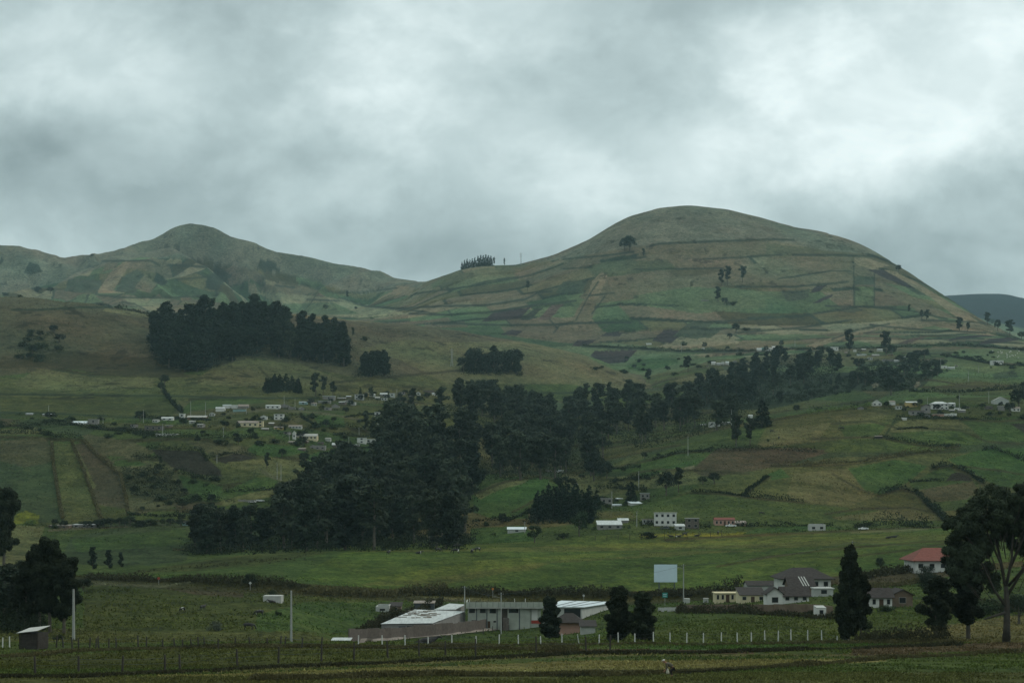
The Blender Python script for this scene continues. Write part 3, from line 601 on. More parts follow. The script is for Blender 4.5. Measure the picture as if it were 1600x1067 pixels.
def land_colour(x, y, z):
    ys = np.maximum(y, 3.0)
    px = CX + F * x / ys; py = YH - F * z / ys
    n = x.size
    col = np.tile(C['pasture'], (n, 1))
    # default by distance
    far = y > 1000
    col[far] = C['olive']
    far = y > 1900
    col[far] = C['fargreen']
    # patchwork of plots on the far slopes: cells in world metres across (x) and up (z) the slope
    m = (y > 1950) & (y < 4300)
    xm, zm, ym = x[m], z[m], y[m]
    r = plot_row(xm, ym)
    rj = np.floor(r).astype(int)
    wob = _lat[rj & 255, 11]
    c = (xm + 0.5 * zm) / (70 + 80 * wob) + wob * 9
    cj = np.floor(c).astype(int)
    h = _lat[(rj * 7) & 255, (cj * 13) & 255]
    pal = np.array([C['fargreen'], C['olive'] * 1.15, C['fargreen'] * .65, C['olive'] * .8, C['dry'], C['dry'] * .85, C['fargreen'] * .85, C['pale'] * .8])
    cc = pal[(h * 7.99).astype(int)]
    mn = pal.mean(0)
    cc = np.clip(mn + (cc - mn) * 1.45, .012, .2)
    high = np.clip((zm - 330) / 160, 0, 1)[:, None] * (ym < 3100)[:, None]
    cc = cc * (1 - high * .7) + C['dry'] * high * .7
    edge = (((r - rj) < 0.12) & (_lat[(rj * 3) & 255, (cj * 5) & 255] > .72)) | (((c - cj) < .05) & (_lat[(rj * 5) & 255, (cj * 3) & 255] > .7))
    cc[edge] = C['scrub'] * 1.2
    col[m] = cc
    # the same on the near slopes, subtler
    m = (y > 690) & (y < 1950)
    xm, zm, ym = x[m], z[m], y[m]
    r = plot_row(xm, ym); rj = np.floor(r).astype(int)
    c = xm / (50 + 60 * _lat[rj & 255, 5]) + fbm(xm / 100, ym / 100, 2); cj = np.floor(c).astype(int)
    h = _lat[(rj * 11) & 255, (cj * 17) & 255]
    pal = np.array([C['pasture'], C['olive'], C['pasture'] * .85, C['teal'], C['olive'] * .85, C['mus'], C['green'], C['dry'] * .8])
    cc = pal[(h * 7.99).astype(int)]
    edge = ((r - rj) < 0.13) & (_lat[(rj * 3) & 255, (cj * 5) & 255] > .5)
    cc[edge] = C['verge']
    col[m] = cc
    wx = px + fbm(x / 14, ys / 14, 3) * np.clip(2200 / ys, 2.0, 9); wy = py + fbm(x / 14 + 40, ys / 14, 3) * np.clip(1100 / ys, .8, 5)
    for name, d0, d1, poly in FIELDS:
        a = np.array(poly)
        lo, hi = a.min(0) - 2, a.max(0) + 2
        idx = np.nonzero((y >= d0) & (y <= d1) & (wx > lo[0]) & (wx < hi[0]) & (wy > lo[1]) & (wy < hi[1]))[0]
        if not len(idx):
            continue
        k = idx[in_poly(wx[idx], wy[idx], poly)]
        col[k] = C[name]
    for name, w, d0, d1, pl in LINES:
        a = np.array(pl)
        lo, hi = a.min(0) - w - 1, a.max(0) + w + 1
        idx = np.nonzero((y >= d0) & (y <= d1) & (wx > lo[0]) & (wx < hi[0]) & (wy > lo[1]) & (wy < hi[1]))[0]
        if not len(idx):
            continue
        dd = seg_dist(px[idx], wy[idx], pl)
        ww = 1.35 * w * (0.75 + 0.9 * vnoise(x[idx] / 12, ys[idx] / 12))
        t = np.clip(1.3 - dd / ww, 0, 1)[:, None]
        col[idx] = col[idx] * (1 - t) + C[name] * t
    col[:, 2] *= 1 + .55 * np.clip((y - 1200) / 900, 0, 1)  # blue rises with distance: haze painted into the land colour
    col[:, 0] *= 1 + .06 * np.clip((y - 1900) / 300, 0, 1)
    col = col * (1 + .12 * np.clip((y - 1500) / 800, 0, 1))[:, None]  # far hills lightened in colour to make up for thin haze
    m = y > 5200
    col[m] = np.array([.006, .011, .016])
    # mottling of grass: drier and greener patches, metres to tens of metres
    g = fbm(x / 60, ys / 60, 4)
    g2 = fbm(x / 11 + 7, ys / 11, 3)
    col = col * (1 + 0.55 * g + 0.35 * g2)[:, None]
    col[:, 0] *= 1 + 0.5 * fbm(x / 90 + 50, ys / 90, 3)
    m = (y > 425) & (y < 640) & (x > -60)
    col[m] *= np.array([1.32, 1.25, 1.0])
    col[y < 1500] *= .93
    # scattered low scrub on the rough slopes
    sp = fbm(x / 16 + 90, ys / 16, 3) + 0.5 * fbm(x / 120, ys / 120 + 30, 2)
    m = (sp > 0.30) & (y > 1200)
    col[m] = col[m] * .45
    return np.clip(col, 0.004, 0.5)


def build_terrain():
    pxs = np.arange(-60, 1661, 1.7)
    outer = np.array([.04, .1, .2, .35, .55, .8, 1.2, 1.8])
    ncol = len(pxs) + 2 * len(outer)
    # rows
    rowsD, rowsZ = [], []
    q = np.concatenate([np.full(len(outer), pxs[0]), pxs, np.full(len(outer), pxs[-1])]) + 100
    ti = q.astype(int); f = (q - ti)[:, None]
    Dk = TD[ti] * (1 - f) + TD[ti + 1] * f
    Zk = TZ[ti] * (1 - f) + TZ[ti + 1] * f
    Mk = TM[ti] * (1 - f) + TM[ti + 1] * f
    rowpx = YH - F * Zk / Dk
    for k in range(NK - 1):
        if k < 3:
            n = [4, 6, 10][k]
        else:
            vis = np.max(rowpx[:, k] - rowpx[:, k + 1])
            n = int(min(max(vis / 1.25, 6), 130))
            if k >= NK - 4:
                n = 8 if k != NK - 3 else 26
        for j in range(n):
            t = j / n
            D = Dk[:, k] * (1 - t) + Dk[:, k + 1] * t
            rowsD.append(D)
            rowsZ.append(hermite(Dk[:, k], Dk[:, k + 1], Zk[:, k], Zk[:, k + 1], Mk[:, k], Mk[:, k + 1], D))
    rowsD.append(Dk[:, -1]); rowsZ.append(Zk[:, -1])
    D = np.array(rowsD); Z = np.array(rowsZ)
    u = (q - 100 - CX) / F
    X = D * u[None, :]
    no = len(outer)
    for i in range(no):
        X[:, i] -= outer[no - 1 - i] * (D[:, i] + 400)
        X[:, ncol - 1 - i] += outer[no - 1 - i] * (D[:, ncol - 1 - i] + 400)
    # strip behind the camera
    bx = np.repeat(X[:1], 2, 0)
    D = np.vstack([np.full((1, ncol), -300.), np.full((1, ncol), -40.), D])
    Z = np.vstack([np.full((2, ncol), -1.7), Z])
    X = np.vstack([bx, X])
    Z = Z + np.where(D > 60, relief(X, D), 0)
    nr = D.shape[0]
    verts = np.stack([X, D, Z], -1).reshape(-1, 3)
    idx = np.arange(nr * ncol).reshape(nr, ncol)
    quads = np.stack([idx[:-1, :-1], idx[:-1, 1:], idx[1:, 1:], idx[1:, :-1]], -1).reshape(-1, 4)
    me = bpy.data.meshes.new('ground')
    me.vertices.add(len(verts)); me.vertices.foreach_set('co', verts.ravel())
    me.loops.add(quads.size); me.loops.foreach_set('vertex_index', quads.ravel())
    me.polygons.add(len(quads)); me.polygons.foreach_set('loop_start', np.arange(0, quads.size, 4))
    me.update()
    me.polygons.foreach_set('use_smooth', np.ones(len(quads), bool))
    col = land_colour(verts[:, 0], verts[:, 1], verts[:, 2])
    at = me.color_attributes.new('Col', 'FLOAT_COLOR', 'POINT')
    at.data.foreach_set('color', np.concatenate([col, np.ones((len(col), 1))], 1).ravel())
    print('terrain', nr, ncol, len(quads))
    return me


# ------------------------------------------------------------------ materials
def mat(name, col, rough=0.9, var=0.25, scale=1.0, spec=0.2, attr=None, bump=0.0, rand=0.0, metal=0.0, stretch=None):
    m = bpy.data.materials.new(name)
    m.use_nodes = True
    t = m.node_tree; L = t.links
    b = t.nodes['Principled BSDF']
    b.inputs['Roughness'].default_value = rough
    b.inputs['Specular IOR Level'].default_value = spec
    b.inputs['Metallic'].default_value = metal
    tc = nd(t, 'ShaderNodeTexCoord')
    n = nd(t, 'ShaderNodeTexNoise')
    n.inputs['Scale'].default_value = scale; n.inputs['Detail'].default_value = 6; n.inputs['Roughness'].default_value = 0.62
    if stretch:
        mp = nd(t, 'ShaderNodeMapping')
        mp.inputs['Scale'].default_value = stretch
        L.new(tc.outputs['Object'], mp.inputs['Vector']); L.new(mp.outputs[0], n.inputs['Vector'])
    else:
        L.new(tc.outputs['Object'], n.inputs['Vector'])
    f = mth(t, 'MULTIPLY_ADD', mth(t, 'SUBTRACT', n.outputs['Fac'], 0.5), var * 4, 1.0)
    if rand:
        oi = nd(t, 'ShaderNodeObjectInfo')
        f = mth(t, 'MULTIPLY', f, mth(t, 'MULTIPLY_ADD', oi.outputs['Random'], 2 * rand, 1 - rand))
    f = mth(t, 'MAXIMUM', f, 0.15)
    sc = nd(t, 'ShaderNodeVectorMath', operation='SCALE')
    L.new(f, sc.inputs['Scale'])
    if attr:
        a = nd(t, 'ShaderNodeAttribute', attribute_name=attr)
        L.new(a.outputs['Color'], sc.inputs[0])
    else:
        sc.inputs[0].default_value = col
    L.new(sc.outputs[0], b.inputs['Base Color'])
    if bump:
        bp = nd(t, 'ShaderNodeBump')
        bp.inputs['Strength'].default_value = bump
        bp.inputs['Distance'].default_value = 0.3
        L.new(n.outputs['Fac'], bp.inputs['Height']); L.new(bp.outputs[0], b.inputs['Normal'])
    return m


def land_material():
    m = bpy.data.materials.new('grassland')
    m.use_nodes = True
    t = m.node_tree; L = t.links
    b = t.nodes['Principled BSDF']
    b.inputs['Roughness'].default_value = 1.0
    b.inputs['Specular IOR Level'].default_value = 0.05
    a = nd(t, 'ShaderNodeAttribute', attribute_name='Col')
    tc = nd(t, 'ShaderNodeTexCoord')
    fac = None
    outs = []
    for s, amp in ((0.035, 1.3), (0.16, 1.9), (0.7, 2.4), (4.0, 1.6)):
        n = nd(t, 'ShaderNodeTexNoise')
        n.inputs['Scale'].default_value = s; n.inputs['Detail'].default_value = 4; n.inputs['Roughness'].default_value = 0.65
        mp = nd(t, 'ShaderNodeMapping')
        mp.inputs['Scale'].default_value = (1.0, 0.55, 1.6)
        L.new(tc.outputs['Object'], mp.inputs['Vector']); L.new(mp.outputs[0], n.inputs['Vector'])
        outs.append(n.outputs['Fac'])
        w = mth(t, 'MULTIPLY', mth(t, 'SUBTRACT', n.outputs['Fac'], 0.5), amp)
        fac = mth(t, 'ADD', fac, w) if fac is not None else mth(t, 'ADD', w, 1.0)
    fac = mth(t, 'MAXIMUM', fac, 0.35)
    sc = nd(t, 'ShaderNodeVectorMath', operation='SCALE')
    L.new(a.outputs['Color'], sc.inputs[0]); L.new(fac, sc.inputs['Scale'])
    # yellower tips
    hs = nd(t, 'ShaderNodeHueSaturation')
    L.new(mth(t, 'MULTIPLY_ADD', mth(t, 'SUBTRACT', outs[1], 0.5), -0.10, 0.5), hs.inputs['Hue'])
    L.new(sc.outputs[0], hs.inputs['Color'])
    L.new(hs.outputs[0], b.inputs['Base Color'])
    bp = nd(t, 'ShaderNodeBump')
    bp.inputs['Strength'].default_value = 1.0; bp.inputs['Distance'].default_value = 0.9
    hsum = mth(t, 'ADD', mth(t, 'MULTIPLY', outs[2], 1.0), mth(t, 'ADD', mth(t, 'MULTIPLY', outs[3], 0.35), mth(t, 'MULTIPLY', outs[1], 3.0)))
    L.new(hsum, bp.inputs['Height']); L.new(bp.outputs[0], b.inputs['Normal'])
    return m


def tag(o, label=None, cat=None, group=None, kind=None):
    if label: o['label'] = label
    if cat: o['category'] = cat
    if group: o['group'] = group
    if kind: o['kind'] = kind
    return o


def link(name, me, material=None, parent=None):
    o = bpy.data.objects.new(name, me)
    COL.objects.link(o)
    if material is not None and me is not None and not me.materials:
        me.materials.append(material)
    if parent is not None:
        o.parent = parent
    return o


g = link('ground', build_terrain(), land_material())
tag(g, kind='structure')
# ------------------------------------------------------------------ mesh builder
class MB:
    def __init__(s):
        s.v = []; s.f = []

    def add(s, vs, fs):
        n = len(s.v)
        s.v += [tuple(p) for p in vs]
        s.f += [tuple(i + n for i in q) for q in fs]

    def box(s, x0, x1, y0, y1, z0, z1):
        s.add([(x0, y0, z0), (x1, y0, z0), (x1, y1, z0), (x0, y1, z0), (x0, y0, z1), (x1, y0, z1), (x1, y1, z1), (x0, y1, z1)],
              [(0, 3, 2, 1), (4, 5, 6, 7), (0, 1, 5, 4), (1, 2, 6, 5), (2, 3, 7, 6), (3, 0, 4, 7)])

    def tube(s, pts, rad, n=7, cap=True):
        pts = [Vector(p) for p in pts]
        rings = []
        for i, p in enumerate(pts):
            d = (pts[min(i + 1, len(pts) - 1)] - pts[max(i - 1, 0)]).normalized()
            a = d.orthogonal().normalized() if abs(d.z) < .99 else Vector((1, 0, 0))
            b = d.cross(a).normalized(); a = b.cross(d)
            r = rad[i] if isinstance(rad, (list, tuple)) else rad
            rings.append([p + (a * math.cos(t) + b * math.sin(t)) * r for t in (2 * math.pi * k / n for k in range(n))])
        vs = [q for r in rings for q in r]
        fs = [(i * n + k, i * n + (k + 1) % n, (i + 1) * n + (k + 1) % n, (i + 1) * n + k) for i in range(len(rings) - 1) for k in range(n)]
        if cap:
            fs += [tuple(range(n))[::-1], tuple((len(rings) - 1) * n + k for k in range(n))]
        s.add(vs, fs)

    def slab(s, corners, th):
        """sheet through four corners, thickened downwards"""
        top = [Vector(c) for c in corners]
        bot = [c - Vector((0, 0, th)) for c in top]
        s.add(top + bot, [(0, 1, 2, 3), (7, 6, 5, 4), (0, 4, 5, 1), (1, 5, 6, 2), (2, 6, 7, 3), (3, 7, 4, 0)])

    def build(s, name, material=None, parent=None, smooth=False):
        me = bpy.data.meshes.new(name)
        me.from_pydata(s.v, [], s.f)
        if smooth:
            me.polygons.foreach_set('use_smooth', np.ones(len(me.polygons), bool))
        return link(name, me, material, parent)


def empty(name, loc, rz=0.0):
    o = bpy.data.objects.new(name, None)
    o.empty_display_size = 0.5
    COL.objects.link(o)
    o.location = loc
    o.rotation_euler = (0, 0, rz)
    return o


def dup(root, loc=None, rz=None, sc=None):
    r = root.copy(); COL.objects.link(r)
    if loc is not None: r.location = loc
    if rz is not None: r.rotation_euler = (0, 0, rz)
    if sc is not None: r.scale = sc
    for ch in list(root.children):
        c = ch.copy(); COL.objects.link(c); c.parent = r
        for g2 in list(ch.children):
            d = g2.copy(); COL.objects.link(d); d.parent = c
    return r


def cards_mesh(name, cen, siz, nrm=None, attr=None, seed=1, tall=1.0):
    """many small leaf-sized faces at given centres"""
    rs = np.random.RandomState(seed)
    n = len(cen)
    if nrm is None:
        nrm = rs.normal(size=(n, 3))
    nrm = nrm / (np.linalg.norm(nrm, axis=1, keepdims=True) + 1e-9)
    t = np.cross(nrm, rs.normal(size=(n, 3))); t /= (np.linalg.norm(t, axis=1, keepdims=True) + 1e-9)
    b = np.cross(nrm, t)
    siz = np.asarray(siz).reshape(-1, 1) * np.ones((n, 1))
    k = 0.5 * siz
    v = np.stack([cen - t * k * .55, cen - b * k * tall * .9, cen + t * k * .55, cen + b * k * tall * 1.1], 1).reshape(-1, 3)
    me = bpy.data.meshes.new(name)
    me.vertices.add(4 * n); me.vertices.foreach_set('co', v.ravel())
    me.loops.add(4 * n); me.loops.foreach_set('vertex_index', np.arange(4 * n))
    me.polygons.add(n); me.polygons.foreach_set('loop_start', np.arange(0, 4 * n, 4))
    me.update()
    if attr is not None:
        at = me.color_attributes.new('Col', 'FLOAT_COLOR', 'POINT')
        at.data.foreach_set('color', np.repeat(np.concatenate([attr, np.ones((n, 1))], 1), 4, 0).ravel())
    return me


# ------------------------------------------------------------------ materials of the things
M = {}
M['euc'] = mat('eucalyptus_leaf', (.028, .038, .022), var=.55, scale=.3, rand=.35, spec=.12)
M['eucdark'] = mat('dark_eucalyptus_leaf', (.019, .026, .014), var=.4, scale=.4, rand=.25, spec=.1)
M['pine'] = mat('pine_needle', (.011, .022, .013), var=.3, scale=.4, rand=.3, spec=.08)
M['leaf'] = mat('broad_leaf', (.022, .038, .016), var=.35, scale=.5, rand=.3, spec=.12)
M['dark'] = mat('dark_leaf', (.018, .028, .017), var=.5, scale=.35, rand=.25, spec=.1)
M['bush'] = mat('bush_leaf', (.022, .034, .015), var=.35, scale=.6, rand=.35, spec=.1)
M['lime'] = mat('yellow_green_leaf', (.085, .13, .035), var=.3, scale=.5, rand=.2, spec=.1)
M['silver'] = mat('grey_green_leaf', (.075, .090, .065), var=.25, scale=1.0, rand=.1, spec=.1)
M['bark'] = mat('bark', (.085, .075, .058), var=.4, scale=1.2, bump=.4)
M['bigbark'] = mat('peeling_bark', (.045, .040, .032), var=.55, scale=.9, bump=.5)
M['darkbark'] = mat('dark_bark', (.035, .030, .024), var=.3, scale=1.2)
M['whitewash'] = mat('whitewashed_plaster', (.52, .52, .48), var=.22, scale=.5)
M['dullwhite'] = mat('dull_white_plaster', (.36, .37, .34), var=.24, scale=.5)
M['greygreen'] = mat('grey_green_plaster', (.30, .32, .27), var=.2, scale=.5)
M['cream'] = mat('cream_plaster', (.50, .44, .28), var=.14, scale=.6)
M['grey'] = mat('grey_block', (.20, .19, .175), var=.2, scale=.8)
M['concrete'] = mat('concrete', (.38, .38, .35), var=.2, scale=1.0)
M['adobe'] = mat('adobe', (.14, .105, .075), var=.3, scale=.7)
M['brick'] = mat('brick', (.105, .088, .075), var=.3, scale=1.5)
M['pink'] = mat('pink_plaster', (.36, .22, .17), var=.15, scale=.6)
M['yellow'] = mat('yellow_plaster', (.55, .43, .10), var=.1, scale=.6)
M['ochre'] = mat('ochre_plaster', (.40, .30, .12), var=.12, scale=.6)
M['red'] = mat('red_plaster', (.28, .05, .035), var=.15, scale=.6)
M['teal'] = mat('teal_plaster', (.20, .30, .29), var=.15, scale=.6)
M['tile'] = mat('weathered_roof_tile', (.034, .029, .026), var=.45, scale=1.6, bump=.5)
M['redtile'] = mat('red_roof_tile', (.155, .055, .042), var=.2, scale=1.2, bump=.4)
M['metal'] = mat('zinc_sheet', (.38, .40, .38), rough=.5, var=.32, scale=.6, spec=.4, stretch=(3.0, .35, 1))
M['brightmetal'] = mat('bright_sheet', (.53, .59, .60), rough=.45, var=.16, scale=.6, spec=.4, stretch=(3.0, .3, 1))
M['rust'] = mat('rusty_sheet', (.20, .17, .14), rough=.7, var=.4, scale=.6, stretch=(3.0, .4, 1))
M['slab'] = mat('roof_slab', (.30, .30, .27), var=.2, scale=.7)
M['glass'] = mat('window_glass', (.015, .018, .02), rough=.2, var=.1, spec=.5)
M['frame'] = mat('window_frame', (.30, .29, .26), var=.1)
M['door'] = mat('brown_door', (.07, .045, .03), var=.2)
M['wood'] = mat('weathered_wood', (.045, .040, .034), var=.4, scale=2.5)
M['postwhite'] = mat('white_painted_concrete', (.46, .47, .44), var=.14, scale=3)
M['pole'] = mat('pole_concrete', (.26, .27, .25), var=.12, scale=2)
M['steel'] = mat('dark_steel', (.06, .07, .075), rough=.5, var=.2)
M['board'] = mat('blank_billboard_sheet', (.50, .62, .66), rough=.6, var=.05, scale=.6)
M['signgreen'] = mat('green_sign', (.03, .20, .17), rough=.4, var=.1)
M['white'] = mat('white_paint', (.72, .73, .72), rough=.35, var=.05, spec=.5)
M['orange'] = mat('orange_sign', (.45, .14, .02), rough=.5, var=.1)
M['rubber'] = mat('rubber', (.02, .02, .02), var=.1)
M['cloth'] = mat('olive_brown_jacket', (.085, .078, .055), var=.2, scale=8)
M['trouser'] = mat('dark_trousers', (.022, .020, .018), var=.2, scale=8)
M['skin'] = mat('skin', (.22, .12, .075), var=.05)
M['cap'] = mat('pale_cap', (.42, .41, .37), var=.1)
M['sack'] = mat('pale_sack', (.33, .32, .25), var=.25, scale=9)
M['grass'] = mat('grass_blade', (.06, .07, .03), var=.3, scale=.5, attr='Col', spec=.05)
M['hedge'] = mat('hedge_leaf', (.018, .026, .014), var=.5, scale=.4, spec=.05)
M['bankgrass'] = mat('dry_bank_grass', (.080, .074, .034), var=.4, scale=.4, spec=.05)
M['darkbank'] = mat('dark_bank_scrub', (.040, .040, .022), var=.35, scale=.3, spec=.05)


def cow_material(name, dark, light, thr, scale):
    m = bpy.data.materials.new(name); m.use_nodes = True
    t = m.node_tree; L = t.links
    b = t.nodes['Principled BSDF']; b.inputs['Roughness'].default_value = .8
    tc = nd(t, 'ShaderNodeTexCoord'); oi = nd(t, 'ShaderNodeObjectInfo')
    n = nd(t, 'ShaderNodeTexNoise', noise_dimensions='4D')
    n.inputs['Scale'].default_value = scale; n.inputs['Detail'].default_value = 1
    L.new(tc.outputs['Object'], n.inputs['Vector'])
    L.new(mth(t, 'MULTIPLY', oi.outputs['Random'], 40.0), n.inputs['W'])
    f = mth(t, 'GREATER_THAN', n.outputs['Fac'], thr)
    mx = nd(t, 'ShaderNodeMix', data_type='RGBA')
    mx.inputs[6].default_value = (*dark, 1); mx.inputs[7].default_value = (*light, 1)
    L.new(f, mx.inputs[0]); L.new(mx.outputs[2], b.inputs['Base Color'])
    return m


M['cow'] = cow_material('black_and_white_hide', (.010, .010, .010), (.5, .49, .45), .64, 1.3)
M['blackcow'] = cow_material('black_hide', (.012, .011, .010), (.03, .028, .025), .55, 1.5)

# ------------------------------------------------------------------ trees
nrs = np.random.RandomState(11)


def blob_cards(centres, radii, per, size, seed, flat=1.0, mat_key='euc', tall=1.0):
    rs = np.random.RandomState(seed)
    cs, ns = [], []
    for c, r in zip(centres, radii):
        d = rs.normal(size=(per, 3)); d /= np.linalg.norm(d, axis=1, keepdims=True)
        rad = r * rs.uniform(0.25, 1.0, (per, 1)) ** 0.5
        p = np.array(c) + d * rad * np.array([1, 1, flat])
        cs.append(p); ns.append(d * 1.0 + rs.normal(size=(per, 3)) * .6 + np.array([0, 0, .35]))
    cen = np.concatenate(cs); nn = np.concatenate(ns)
    me = cards_mesh('crown', cen, rs.uniform(.6, 1.3, len(cen)) * size, nn, seed=seed, tall=tall)
    me.materials.append(M[mat_key])
    return me


def tree_template(kind, seed, fine=1.0, key=None, H=None, low=None):
    """returns (height, crown mesh, trunk mesh)"""
    rs = np.random.RandomState(seed)
    tm = MB()
    cen, rad = [], []
    if kind == 'euc':
        H = H or 20.0
        lean = rs.uniform(-.05, .05, 2) * H
        P = lambda t: np.array([lean[0] * t * t, lean[1] * t * t, H * t])
        tm.tube([P(t) for t in np.linspace(0, .93, 7)], [H * .016 * (1 - t) + .05 for t in np.linspace(0, .93, 7)], 7)
        nb = int((15 if low is None else 24) * fine ** .4)
        base = rs.uniform(.18, .34) if low is None else low
        for i in range(nb):
            t = base + (.93 - base) * (i + rs.uniform(0, .9)) / nb
            a = rs.uniform(0, 6.283)
            w = H * .165 * (1.02 - t) ** .55 * rs.uniform(.45, 1.3) if low is not None else H * .15 * (math.sin(math.pi * min(1, (t - base * .6) / (1.0 - base * .6))) ** .6) * rs.uniform(.55, 1.25)
            tip = P(t) + np.array([math.cos(a) * w, math.sin(a) * w, w * rs.uniform(.4, .9)])
            mid = (P(t) + tip) / 2 + np.array([0, 0, -.04 * w])
            tm.tube([P(t * .97), mid, tip], [H * .006, H * .004, .03], 5)
            for q in range(3):
                cen.append(tip * (1 - .28 * q) + P(t) * .28 * q + rs.normal(size=3) * H * .02); rad.append(H * rs.uniform(.038, .075) * (.78 if fine > 4 else 1))
        cen.append(P(.95)); rad.append(H * .045); cen.append(P(.9) + rs.normal(size=3) * .3); rad.append(H * .06)
        per, size, mk = int(48 * fine), .95 / fine ** .5, 'euc'
    elif kind == 'pine':
        H = H or 16.0
        tm.tube([(0, 0, 0), (0, 0, H * .5), (0, 0, H * .95)], [H * .018, H * .012, .04], 6)
        nl = 15
        for i in range(nl):
            t = .10 + .88 * i / nl
            w = H * .21 * (1 - t) ** .72 * rs.uniform(.8, 1.15) + .12
            for q in range(max(3, int(7 * (1 - t) + 2))):
                a = rs.uniform(0, 6.283)
                cen.append((math.cos(a) * w * .7, math.sin(a) * w * .7, H * t + rs.uniform(-.3, .3))); rad.append(max(.35, w * .42))
        cen.append((0, 0, H * .97)); rad.append(.35)
        per, size, mk = int(24 * fine), .8 / fine ** .5, 'pine'
    elif kind in ('round', 'broad'):
        H = H or 8.0
        tm.tube([(0, 0, 0), (.1, 0, H * .25), (0, .1, H * .6)], [H * .03, H * .022, H * .01], 7)
        for i in range(26):
            a = rs.uniform(0, 6.283); e = rs.uniform(-.5, 1)
            w = H * .36
            c = np.array([math.cos(a) * w * math.cos(e) * .8, math.sin(a) * w * math.cos(e) * .8, H * .55 + math.sin(e) * H * .34])
            cen.append(c * [rs.uniform(.5, 1.0)] * 1 if False else c * np.array([rs.uniform(.55, 1.05), rs.uniform(.55, 1.05), 1])); rad.append(H * rs.uniform(.08, .16))
            if i % 4 == 0:
                tm.tube([(0, 0, H * .25), tuple(c * .9)], [H * .012, .02], 5)
        per, size, mk = int(50 * fine), .55 / fine ** .5, 'leaf'
    elif kind == 'bush':
        H = H or 3.0
        tm.tube([(0, 0, -.2), (0, 0, H * .4)], [.08, .04], 5)
        for i in range(16):
            a = rs.uniform(0, 6.283); r = H * .55 * rs.uniform(0, 1)
            c = np.array([math.cos(a) * r, math.sin(a) * r, H * rs.uniform(.12, .72) * (1 - .35 * r / (H * .55))])
            cen.append(c); rad.append(H * rs.uniform(.13, .27))
            if i % 5 == 0:
                tm.tube([(0, 0, 0), tuple(c)], [.05, .02], 4)
        per, size, mk = int(34 * fine), .38 / fine ** .5, 'bush'
    crown = blob_cards(cen, rad, per, size, seed + 100, 1.0 if kind != 'euc' else 1.15, key or mk, tall=1.5 if kind == 'euc' else 1.0)
    me = bpy.data.meshes.new('trunk'); me.from_pydata(tm.v, [], tm.f)
    me.materials.append(M['darkbark'] if kind in ('pine',) else M['bark'])
    return H, crown, me


TT = {}


def templates():
    for k, n in (('euc', 6), ('pine', 4), ('round', 3), ('bush', 4)):
        TT[k] = [tree_template(k, 40 + 7 * i + len(k)) for i in range(n)]
    TT['darkround'] = [tree_template('round', 91 + i, key='dark') for i in range(2)]
    TT['limebush'] = [tree_template('bush', 77, key='lime')]
    TT['silverbush'] = [tree_template('bush', 78, fine=2.5, key='silver')]
    TT['darktall'] = [tree_template('euc', 211 + i * 3, fine=1.0, key='dark', H=20.0, low=.06) for i in range(5)]  # dark-leaved trees on the eucalyptus form, species not set
    TT['eucnear'] = [tree_template('euc', 131 + i * 5, fine=10.0, key='eucdark', H=14.0) for i in range(3)]
    TT['colnear'] = [tree_template('euc', 171 + i * 5, fine=7.0, key='eucdark', H=9.0, low=.05) for i in range(3)]
    TT['darknear'] = [tree_template('round', 151 + i, fine=5.0, key='dark', H=9.0) for i in range(2)]
    TT['bushnear'] = [tree_template('bush', 161 + i, fine=4.0, H=2.6) for i in range(2)]


templates()
KN_NAME = {'euc': 'eucalyptus_tree', 'pine': 'pine_tree', 'round': 'broadleaf_tree', 'darkround': 'broadleaf_tree', 'bush': 'bush', 'limebush': 'bush',
           'silverbush': 'bush', 'eucnear': 'eucalyptus_tree', 'darktall': 'dark_tree', 'colnear': 'eucalyptus_tree', 'darknear': 'broadleaf_tree', 'bushnear': 'bush'}
CAT = {'dark_tree': 'darktree', 'eucalyptus_tree': 'eucalyptus', 'pine_tree': 'pine', 'broadleaf_tree': 'tree', 'bush': 'bush'}


def tree(kind, loc, h, label, group=None, wide=1.0, name=None):
    tp = TT[kind][rnd.randrange(len(TT[kind]))]
    o = empty(name or KN_NAME[kind], loc, rnd.uniform(0, 6.28))
    s = h / tp[0]
    o.scale = (s * wide, s * wide, s)
    link('trunk', tp[2], parent=o)
    link('crown', tp[1], parent=o)
    tag(o, label, CAT[KN_NAME[kind]], group)
    return o


def inside(p, poly):
    return bool(in_poly(np.array([p[0]]), np.array([p[1]]), poly)[0])


def grove(kind, poly, n, hmin, hmax, label, group, wide=1.0, gap=0.0, dmin=90):
    xs = [p[0] for p in poly]; ys = [p[1] for p in poly]
    got = []; tries = 0
    while len(got) < n and tries < n * 60:
        tries += 1
        q = (rnd.uniform(min(xs), max(xs)), rnd.uniform(min(ys), max(ys)))
        if not inside(q, poly):
            continue
        p = hit(*q, dmin=dmin)
        if gap and any((p - g2).length < gap for g2 in got):
            continue
        got.append(p)
        k = kind if isinstance(kind, str) else kind[rnd.randrange(len(kind))]
        hh = rnd.uniform(hmin, hmax)
        f = (q[0] - min(xs)) / (max(xs) - min(xs)); g2 = (q[1] - min(ys)) / (max(ys) - min(ys))
        at = ('left end', 'left half', 'centre', 'right half', 'right end')[min(4, int(f * 5))]
        fb = ('rear', 'middle', 'front')[min(2, int(g2 * 3))]
        size = ('short ', 'medium ', 'tall ')[min(2, int(3 * (hh - hmin) / (hmax - hmin)))]
        tree(k, p - Vector((0, 0, .12)), hh, size + label + ', ' + fb + ' ' + at + ' of the ' + group, group, wide * rnd.uniform(.85, 1.2))


